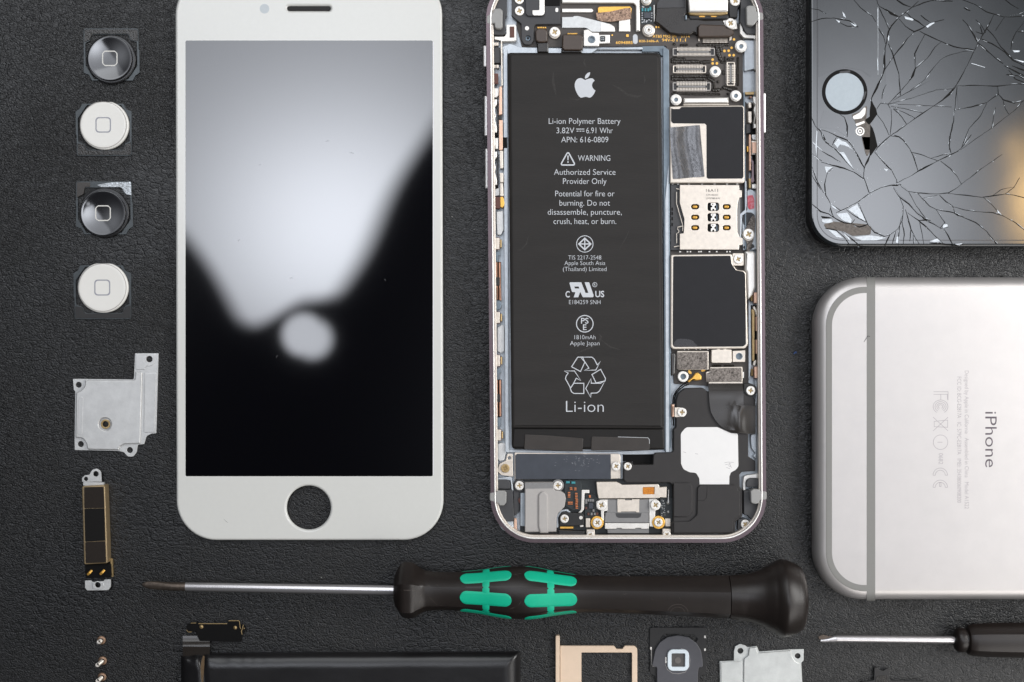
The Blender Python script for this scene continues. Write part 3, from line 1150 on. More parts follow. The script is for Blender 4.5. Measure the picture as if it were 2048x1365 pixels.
turned(mb, dense(capp, 3), 120, tilt=-TILT)
mb.build("rotating_end_cap", M_HANDLE, t, sharp=30)
mb = MB()
shaft = [(370, 8.2), (372, 8.6), (790, 9.6)]
turned(mb, shaft, 32)
mb.build("shaft", M_CHROME, t)
# blade tip
mb = MB()
n = 24
vs, fs = [], []
tip = [(372, 8.4, 8.4), (345, 8.2, 8.2), (330, 8.4, 7.0), (315, 8.4, 5.0), (300, 7.6, 2.8), (292, 6.0, 2.0), (286, 3.4, 1.6), (284, 0.6, 1.0)]
for x, ry_, rz_ in tip:
    z = axis_z(x)
    k = S * 1000
    c = w(x, axis_y(x) - (0.0 if x > 340 else (340 - x) * 0.045), z)
    for i in range(n):
        a = 2 * math.pi * i / n
        vs.append((c[0], c[1] - math.sin(a) * ry_ * k * 1e-3, c[2] + math.cos(a) * rz_ * k * 1e-3))
for i in range(len(tip) - 1):
    for j in range(n):
        q = (j + 1) % n
        fs.append((i * n + j, i * n + q, (i + 1) * n + q, (i + 1) * n + j))
mb.add(vs, fs)
mb.build("blade_tip", M_TIPSTEEL, t, sharp=50)

HD = dense(handle, 2)


def hr(x, a):
    for i in range(len(HD) - 1):
        if HD[i][0] <= x <= HD[i + 1][0]:
            u = (x - HD[i][0]) / (HD[i + 1][0] - HD[i][0] + 1e-9)
            r = HD[i][1] + (HD[i + 1][1] - HD[i][1]) * u
            fx = HD[i][2] + (HD[i + 1][2] - HD[i][2]) * u
            q = ((a - TILT + math.pi / 6) % (math.pi / 3)) - math.pi / 6
            return r * ((1 - fx) + fx * (math.cos(math.pi / 6) / math.cos(q)) * 1.06)
    return 40.0


def hpt(x, a, lift):
    z = axis_z(x)
    k = S * 1000 * (1 - z * 1e-3 / H)
    rm = hr(x, a) * k + lift
    c = w(x, axis_y(x), z)
    return (c[0], c[1] - math.sin(a) * rm * 1e-3, c[2] + math.cos(a) * rm * 1e-3)


def pad_bar(mb, xa, xb, ac, half_px, slope, lift):
    """rounded bar running along the handle, centred on angle ac"""
    cols = []
    N = 44
    L = xb - xa
    for i in range(N + 1):
        u = 0.5 - 0.5 * math.cos(math.pi * i / N)
        x = xa + L * u
        d = min(x - xa, xb - x)
        hh = half_px if d > half_px else math.sqrt(max(half_px ** 2 - (half_px - d) ** 2, 0.02))
        cols.append((x, hh))
    vs, fs = [], []
    M_ = 10
    for x, hh in cols:
        R_ = hr(x, ac)
        for j in range(M_ + 1):
            q = (j / M_ * 2 - 1)
            a = ac + slope * (x - (xa + xb) / 2) + q * hh / R_
            edge = max(abs(q) ** 6, 0)
            vs.append(hpt(x, a, lift if abs(q) < 0.99 else 0.0))
    for i in range(N):
        for j in range(M_):
            a = i * (M_ + 1) + j
            fs.append((a, a + 1, a + M_ + 2, a + M_ + 1))
    mb.add(vs, fs)


def pad_link(mb, xa, xb, a0, a1, lift):
    vs, fs = [], []
    N, M_ = 4, 60
    for i in range(N + 1):
        x = xa + (xb - xa) * i / N
        for j in range(M_ + 1):
            vs.append(hpt(x, a0 + (a1 - a0) * j / M_, lift if 0 < i < N else 0.0))
    for i in range(N):
        for j in range(M_):
            a = i * (M_ + 1) + j
            fs.append((a, a + 1, a + M_ + 2, a + M_ + 1))
    mb.add(vs, fs)


for xa, xb, lx in ((921, 1023, 965.5), (1048.5, 1152.5, 1093.5)):
    mb = MB()
    sg = 1 if xa < 1000 else -1
    for kx in range(-3, 3):
        pad_bar(mb, xa, xb, TILT * 0.9 + kx * math.pi / 3, 13.5, 0.0, 0.13)
    pad_link(mb, lx, lx + 14, -math.pi, math.pi, 0.10)
    mb.build("grip_pad", M_GREEN, hd_, sharp=70)
# moulded ring mark near the end of the handle
mb = MB()
for r_, wd in ((21, 1.1), (15, 0.9)):
    vs, fs = [], []
    N = 40
    for i in range(N + 1):
        a = math.radians(-160 + 320 * i / N) if r_ > 18 else 2 * math.pi * i / N
        for q in (-wd / 2, wd / 2):
            x = 1352 + (r_ + q) * math.cos(a)
            th = math.radians(46) + (r_ + q) * math.sin(a) / 39.0
            vs.append(hpt(x, th, 0.03))
    for i in range(N):
        fs.append((2 * i, 2 * i + 1, 2 * i + 3, 2 * i + 2))
    mb.add(vs, fs)
mb.build("moulded_ring", mat("worn_handle_line", rgb(66, 60, 57), 0.4), hd_)

mb = MB()
random.seed(14)
SC_ = [(862, 0.15, 876, 0.62), (812, -0.45, 815, 0.7), (800, -0.2, 836, -0.16)]
for i in range(34):
    xa = random.choice([random.uniform(800, 915), random.uniform(1155, 1450), random.uniform(1030, 1045)])
    th = random.uniform(-1.1, 1.2)
    SC_.append((xa, th, xa + random.gauss(0, 9), th + random.gauss(0, 0.09)))
for xa, ta, xb, tb in SC_:
    vs, fs = [], []
    for i in range(7):
        u = i / 6
        x, th = xa + (xb - xa) * u, ta + (tb - ta) * u + 0.012 * math.sin(u * 5)
        wd = 0.010 * math.sin(math.pi * (0.08 + 0.84 * u)) * random.uniform(0.4, 1.0)
        x = min(max(x, 796), 1454)
        vs += [hpt(x, th - wd, 0.015), hpt(x, th + wd, 0.015)]
    for i in range(6):
        fs.append((2 * i, 2 * i + 1, 2 * i + 3, 2 * i + 2))
    mb.add(vs, fs)
mb.build("scuff_marks", mat("handle_scuff", rgb(84, 76, 71), 0.6), hd_)

# ================================================================ small screwdriver (right)
t = thing("screwdriver", 1900, 1280, "small screwdriver with thin bright shaft and plain black handle, by the right edge", "screwdriver")


def ax2_y(x):
    return 1277.5 + (x - 1640) * 0.0055


def turned2(mb, prof, n=48, fx=0.0, z=4.4):
    vs, fs = [], []
    for x, r in prof:
        c = w(x, ax2_y(x) if x < 1905 else ax2_y(x) + 1.2, z)
        k = S * (1 - z * 1e-3 / H)
        for i in range(n):
            a = 2 * math.pi * i / n
            q = ((a + math.pi / 6) % (math.pi / 3)) - math.pi / 6
            r2 = r * ((1 - fx) + fx * math.cos(math.pi / 6) / math.cos(q) * 1.06)
            vs.append((c[0], c[1] - math.sin(a) * r2 * k, c[2] + math.cos(a) * r2 * k))
    for i in range(len(prof) - 1):
        for j in range(n):
            q = (j + 1) % n
            fs.append((i * n + j, (i + 1) * n + j, (i + 1) * n + q, i * n + q))
    mb.add(vs, fs)


mb = MB()
turned2(mb, [(1672, 6.6), (1672.5, 7.0), (1921, 7.2)])
mb.build("shaft", M_CHROME, t)
mb = MB()
vs, fs = [], []
n = 20
tp = [(1676, 0, 6.9, 6.9), (1668, 0.6, 6.6, 6.2), (1656, 2.8, 4.4, 4.6), (1648, 4.0, 3.4, 3.4), (1641, 4.4, 2.8, 2.6), (1640, 4.4, 0.3, 0.4)]
for x, dy, ry_, rz_ in tp:
    c = w(x, ax2_y(x) + dy, 4.4)
    for i in range(n):
        a = 2 * math.pi * i / n
        vs.append((c[0], c[1] - math.sin(a) * ry_ * S, c[2] + math.cos(a) * rz_ * S))
for i in range(len(tp) - 1):
    for j in range(n):
        q = (j + 1) % n
        fs.append((i * n + j, i * n + q, (i + 1) * n + q, (i + 1) * n + j))
mb.add(vs, fs)
mb.build("ground_tip", M_CHROME, t, sharp=40)
mb = MB()
mb.slab(rnd(zoom(1400, 1220, 3.16)((745, 172, 6), (775, 158, 8), (815, 168), (862, 168, 4), (800, 186), (755, 192, 4)), 0, 2), 4.5, 4.0, 0.1)
mb.build("blackened_flat", M_TIPSTEEL, t)
mb = MB()
turned2(mb, [(1908, 8), (1908.5, 14), (1911, 20), (1915, 23.5), (1922, 24.5), (1928, 24), (1929, 21), (1932, 21), (1934, 22)], 48)
mb.build("collar", M_HANDLE, t, sharp=40)
mb = MB()
turned2(mb, [(1932, 22), (1935, 27.5), (1940, 30), (1950, 31.5), (1975, 33), (2010, 34), (2100, 35), (2300, 34), (2340, 30), (2345, 10), (2345, 0.1)], 48, 0.45)
mb.build("handle", M_HANDLE, t, sharp=28)

# ================================================================ card tray
Zj = zoom(1090, 1240, 5.851)
t = thing("card_tray", 1190, 1340, "champagne coloured metal card tray with a square opening, lying by the pouch battery", "card tray")
mb = MB()
mb.slab(rnd(Zj((178, 306, 3), (806, 306, 8), (836, 344, 10), (904, 344, 10), (936, 306, 8), (1080, 306, 52), (1080, 1250, 50), (178, 1250, 4)), 0, 5), 0.9, 0.1, 0.07,
        holes=[rnd(Zj((426, 384, 2), (1018, 384, 14), (1018, 1150, 14), (426, 1150, 4)), 0, 3)])
mb.build("tray_frame", M_TRAY, t)
mb = MB()
mb.slab(rnd(Zj((124, 186, 14), (172, 186, 14), (172, 1370, 14), (124, 1370, 14)), 0, 4), 1.5, 0.0, 0.12)
mb.build("end_plate", M_TRAY, t)

# ================================================================ upturned home button (bottom centre)
t = thing("home_button_assembly", 1355, 1320, "black home button turned face down in a square black plate, with a pale rubber ring", "button")
mb = MB()
mb.slab(rnd(Zj((1226, 92, 22), (1886, 90, 22), (1888, 622, 20), (1815, 660, 20), (1800, 800, 10), (1300, 800, 10), (1290, 665, 20), (1228, 620, 20)), 0, 4), 0.5, 0.1, 0.05,
        holes=[rnd(Zj((1340, 230, 20), (1385, 165, 20), (1740, 170, 20), (1790, 220, 20), (1770, 260), (1560, 240), (1360, 262)), 0, 3)])
mb.build("square_plate", M_BLACK, t)
mb = MB()
mb.slab(rnd(Zj((1250, 545, 20), (1266, 470), (1290, 350), (1340, 270), (1430, 205), (1555, 182), (1680, 205), (1770, 270), (1826, 360), (1846, 470), (1848, 560, 20), (1800, 556, 20), (1790, 640), (1790, 760), (1310, 760), (1308, 550)), 4, 4),
        1.1, 0.52, 0.15)
mb.build("flex_disc", mat("slate_flex_disc", rgb(74, 74, 79), 0.42, 0, 0.5, var=0.06), t)
x, y = Zj((1560, 474))[0]
mb = MB()
q = 21.5
mb.slab(rr(x - q, y - q, x + q, y + q, 11, 5), 1.6, 1.1, 0.15, holes=[rr(x - 13.4, y - 13.4, x + 13.4, y + 13.4, 2)])
mb.build("rubber_ring", mat("pale_rubber", rgb(214, 224, 230), 0.5, 0, 0.4, var=0.03), t)
mb = MB()
mb.slab(rr(x - 13.2, y - 13.2, x + 13.2, y + 13.2, 2), 1.18, 1.1)
mb.slab(circ(x - 1, y + 0.3, 6.2, 24), 1.26, 1.18, 0.03, m=1)
mb.build("switch_face", [mat("switch_brown_black", rgb(74, 72, 70), 0.5), mat("switch_dot", rgb(102, 98, 94), 0.5)], t)
mb = MB()
for q in ((1872, 200), (1872, 350), (1240, 335)):
    x, y = Zj(q)[0]
    mb.slab(rr(x - 1.8, y - 2.6, x + 1.8, y + 2.6, 1), 0.62, 0.5, 0.03)
mb.build("plated_nib", M_NICKEL, t)
mb = MB()
mb.stroke(Zj((1245, 350), (1248, 520), (1262, 545), (1305, 552)), 1.0, 0.56)
mb.stroke(Zj((1590, 335), (1640, 350), (1680, 390), (1697, 470), (1690, 540)), 0.7, 1.12)
mb.stroke(Zj((1408, 520), (1430, 580), (1490, 625), (1560, 632), (1640, 615), (1690, 540)), 0.7, 1.12)
mb.build("edge_line", M_GREY, t)
mb = MB()
mb.slab(rnd(Zj((1408, 430), (1424, 440), (1420, 480), (1428, 490), (1418, 512), (1406, 505)), 1, 2), 1.16, 1.1)
mb.build("white_fleck", M_NICKEL, t)

# ================================================================ second steel plate (bottom right)
Zi = zoom(1400, 1220, 3.16)
t = thing("shield_plate", 1523, 1335, "pale steel shield plate with two screw eyes, cut by the lower photo edge", "metal plate")
ol = rnd(Zi((124, 326, 3), (214, 322, 2), (214, 262, 14), (222, 232, 14), (254, 214, 20), (286, 226, 14), (300, 236), (358, 230, 5), (372, 264, 3), (580, 250), (656, 248, 5), (655, 320, 4), (640, 335, 4), (652, 560, 4), (128, 560, 4)), 0, 4)
hs = [circ(*Zi((255, 260))[0], 5.8, 20), circ(*Zi((617, 292))[0], 5.6, 20)]
mb = MB()
mb.slab(ol, 0.5, 0.1, 0.06, holes=hs)
mb.slab(rnd(Zi((278, 312, 20), (306, 290, 14), (312, 242, 3), (354, 238, 4), (368, 274, 3), (576, 258, 4), (580, 290, 14), (600, 325, 14), (632, 340, 4), (642, 540, 3), (276, 540, 3)), 0, 4), 0.95, 0.45, 0.14, bottom=False, bs=3)
mb.slab(rnd(Zi((132, 332, 3), (268, 326, 3), (268, 540, 3), (134, 540, 3)), 0, 2), 0.72, 0.45, 0.1, bottom=False)
mb.build("stamped_sheet", mat("pale_steel", rgb(204, 206, 203), 0.36, 0.5, 0.5, var=0.09, vscale=400, bump=0.12, bscale=2500, coat=0.4), t)

# ================================================================ flex connector stub (bottom right)
t = thing("flex_connector", 1762, 1360, "dark flex connector stub with notched end, below the small screwdriver", "flex cable")
mb = MB()
mb.slab(rnd(Zi((1020, 456, 8), (1100, 446, 6), (1102, 366, 3), (1122, 366, 3), (1134, 382, 8), (1160, 386, 8), (1178, 372, 4), (1196, 368, 3), (1198, 448, 4), (1420, 450, 8), (1424, 560, 4), (1024, 560, 4)), 0, 3),
        0.8, 0.15, 0.08)
mb.build("flex_board", M_BLACK, t)
mb = MB()
mb.slab(rnd(Zi((1112, 420, 4), (1186, 414, 4), (1190, 470, 4), (1110, 472, 4)), 0, 2), 0.9, 0.8, 0.04)
mb.build("sticky_patch", M_GRIT, t)

# ================================================================ cracked phone (top right)
K = zoom(1600, 0, 4.549)
Lz = zoom(1600, 250, 4.549)
t = thing("cracked_phone", 2200, 190, "black phone with badly cracked front glass and round home button", "phone")
ZG = 7.2
mb = MB()
mb.slab(rnd([(1622, -118, 62), (2884, -118, 62), (2884, 491, 62), (1622, 491, 62)], 0, 12), 6.3, 0.0, 2.6, bs=6)
mb.build("phone_body", mat("black_phone_body", rgb(30, 29, 30), 0.35, 0.3, 0.5), t)
gl = rnd([(1618.5, -122, 66), (2888, -122, 66), (2888, 495, 66), (1618.5, 495, 66)], 0, 14)
mb = MB()
mb.slab(gl, ZG, 6.2, 0.9, bs=7)
mb.build("front_glass", M_CRACKGLASS, t)
# thin dark line where the curved edge begins
mb = MB()
mb.stroke(rnd([(1634.5, -104, 50), (2872, -104, 50), (2872, 481, 50), (1634.5, 481, 50)], 0, 10), 1.8, ZG + 0.012, closed=True)
g_ = mb.build("glass_edge_line", M_DARKEDGE, t)
mb = MB()
mb.stroke([(1756, 15), (1756, 150)], 1.0, ZG + 0.006)
mb.stroke([(1757.5, 318), (1759, 470)], 1.6, ZG + 0.006)
mb.build("display_border_line", mat("display_border", rgb(150, 154, 158), 0.3), t)
# home button
x, y = K((407, 838))[0]
mb = MB()
mb.slab(circ(x, y, 45.6, 56), ZG + 0.10, ZG - 0.3, 0.12, holes=[circ(x, y, 38.2, 48)], bs=3)
hb = mb.build("home_button_ring", M_DEEP, t)
mb = MB()
mb.slab(circ(x, y, 38.8, 48), ZG + 0.03, ZG - 0.3)
mb.build("home_button_face", M_HOMEGLASS, hb)
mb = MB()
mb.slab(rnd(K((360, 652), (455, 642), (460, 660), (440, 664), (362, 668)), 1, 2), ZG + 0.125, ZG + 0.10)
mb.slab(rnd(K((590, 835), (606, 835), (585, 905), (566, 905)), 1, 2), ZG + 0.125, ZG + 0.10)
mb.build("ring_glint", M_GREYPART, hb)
# tilted pieces of glass
random.seed(11)


def shard(z, pts, tilt, m=None):
    cx_ = sum(p[0] for p in pts) / len(pts)
    cy_ = sum(p[1] for p in pts) / len(pts)
    mb = MB()
    vs = []
    for p in pts:
        h = ZG + 0.02 + 0.03 + ((p[0] - cx_) * tilt[0] + (p[1] - cy_) * tilt[1]) * S * 1000 * 0.3
        vs.append(mb.P(p[0], p[1], max(h, ZG + 0.004)))
    cen = mb.P(cx_, cy_, ZG + 0.05)
    n = len(vs)
    mb.add(vs + [cen], [((i + 1) % n, i, n) for i in range(n)])
    mb.build("glass_piece", m or M_SHARD, t, sharp=1)


SH = [(K, [(330, 1180), (430, 1250), (420, 1130), (400, 1060), (370, 1045), (215, 1010), (170, 1160)], (0.010, 0.0)),
      (Lz, [(340, 110), (430, 140), (480, 200), (520, 270), (580, 385), (575, 470), (490, 410), (400, 310), (300, 190)], (0.0, 0.012)),
      (Lz, [(245, 440), (300, 392), (400, 397), (490, 432), (575, 492), (605, 560), (622, 620), (530, 695), (420, 755), (330, 765), (270, 700), (235, 635), (225, 540)], (-0.012, 0.008)),
      (Lz, [(590, 400), (605, 350), (640, 275), (680, 255), (760, 345), (830, 415), (875, 500), (875, 530), (740, 568), (632, 615), (610, 550), (585, 480)], (0.012, 0.010)),
      (Lz, [(820, 105), (900, 112), (938, 142), (998, 222), (1038, 312), (1070, 420), (1020, 455), (888, 525), (880, 500), (832, 408), (760, 338), (690, 250), (712, 200)], (-0.006, -0.008)),
      (Lz, [(540, 705), (632, 630), (740, 575), (835, 560), (895, 650), (935, 740), (926, 870), (885, 950), (815, 998), (770, 1010), (690, 975), (622, 900), (600, 860), (562, 775)], (0.006, 0.012)),
      (Lz, [(900, 560), (985, 610), (1065, 622), (1115, 680), (1180, 745), (1240, 775), (1285, 850), (1310, 895), (1280, 935), (1160, 862), (1060, 790), (990, 710), (905, 640), (860, 570)], (-0.010, 0.006)),
      (Lz, [(1085, 420), (1165, 382), (1262, 330), (1370, 402), (1428, 470), (1465, 540), (1418, 578), (1350, 615), (1250, 624), (1070, 614), (985, 600), (925, 545), (900, 530), (1022, 462)], (0.004, -0.006)),
      (K, [(800, 945), (850, 905), (912, 880), (1000, 835), (1130, 735), (1230, 605), (1340, 515), (1480, 475), (1580, 465), (1538, 560), (1488, 660), (1418, 780), (1240, 815), (1000, 895)], (-0.005, 0.004)),
      (K, [(840, 950), (1000, 905), (1240, 826), (1400, 816), (1298, 908), (1118, 1028), (950, 985)], (0.006, 0.006)),
      (K, [(775, 640), (812, 582), (848, 530), (868, 590), (898, 680), (908, 800), (850, 895), (800, 940), (740, 935), (760, 850), (775, 760)], (0.010, -0.004)),
      (K, [(915, 180), (962, 242), (1040, 295), (985, 350), (932, 418), (870, 485), (855, 500), (808, 400), (812, 265), (835, 240)], (-0.008, 0.006)),
      (K, [(165, 210), (205, 178), (310, 172), (430, 240), (530, 252), (620, 345), (688, 462), (700, 640), (640, 700), (560, 640), (407, 615), (280, 650), (170, 700)], (0.003, 0.004)),
      (K, [(1605, 786), (1798, 792), (1800, 860), (1700, 930), (1560, 970), (1440, 985), (1425, 800)], (-0.004, 0.008)),
      (K, [(1800, 780), (1980, 768), (2040, 775), (2040, 915), (1950, 935), (1852, 905), (1808, 855)], (0.008, 0.002))]
for zf_, p_, tl in SH:
    shard(zf_, zf_(p_), tl)
# gaps where glass is missing, with the inside showing
mb = MB()
mb.sheet(rnd(K((470, 1045), (540, 1020), (612, 955), (604, 1080), (642, 1130), (640, 1365), (592, 1365), (560, 1230), (510, 1130)), 2, 2), ZG + 0.075)
mb.sheet(rnd(Lz((210, 905), (300, 880), (450, 892), (600, 905), (650, 930), (642, 1000), (480, 1012), (400, 972), (240, 942)), 3, 2), ZG + 0.075)
mb.sheet(rnd(Lz((560, 110), (640, 110), (640, 230), (610, 300), (590, 240)), 2, 2), ZG + 0.075)
mb.build("exposed_bracket", mat("exposed_grey_bracket", rgb(112, 105, 99), 0.5, 0.2, 0.4, vscale=1500, col2=rgb(70, 64, 60)), t)
mb = MB()
mb.sheet(rnd(K((648, 900), (668, 950), (692, 990), (704, 1040), (655, 1110), (628, 1140), (588, 1095), (636, 1060), (640, 1000)), 2, 2), ZG + 0.082)
mb.sheet(Lz((640, 0), (662, 30), (682, 90), (706, 195), (652, 272), (634, 290), (636, 120)), ZG + 0.082)
mb.sheet(Lz((190, 830), (260, 838), (300, 850), (240, 852), (205, 850)), ZG + 0.082)
mb.build("open_gap", M_CRACK, t)
mb = MB()
mb.sheet(rnd(K((478, 1062), (540, 1030), (602, 962), (592, 1042), (560, 1078), (490, 1088)), 2, 3), ZG + 0.09)
mb.sheet(rnd(K((505, 1130), (585, 1102), (590, 1120), (515, 1150)), 1, 2), ZG + 0.09)
mb.build("bright_spring", M_NICKEL, t)
x, y = K((546, 1196))[0]
mb = MB()
mb.slab(circ(x, y, 9.0, 28), ZG + 0.12, ZG + 0.076, 0.02, holes=[circ(x, y, 6.4, 24)])
mb.slab(circ(x, y, 4.4, 20), ZG + 0.12, ZG + 0.076, 0.02, holes=[circ(x, y, 2.0, 14)])
mb.build("screw_eye", M_NICKEL, t)
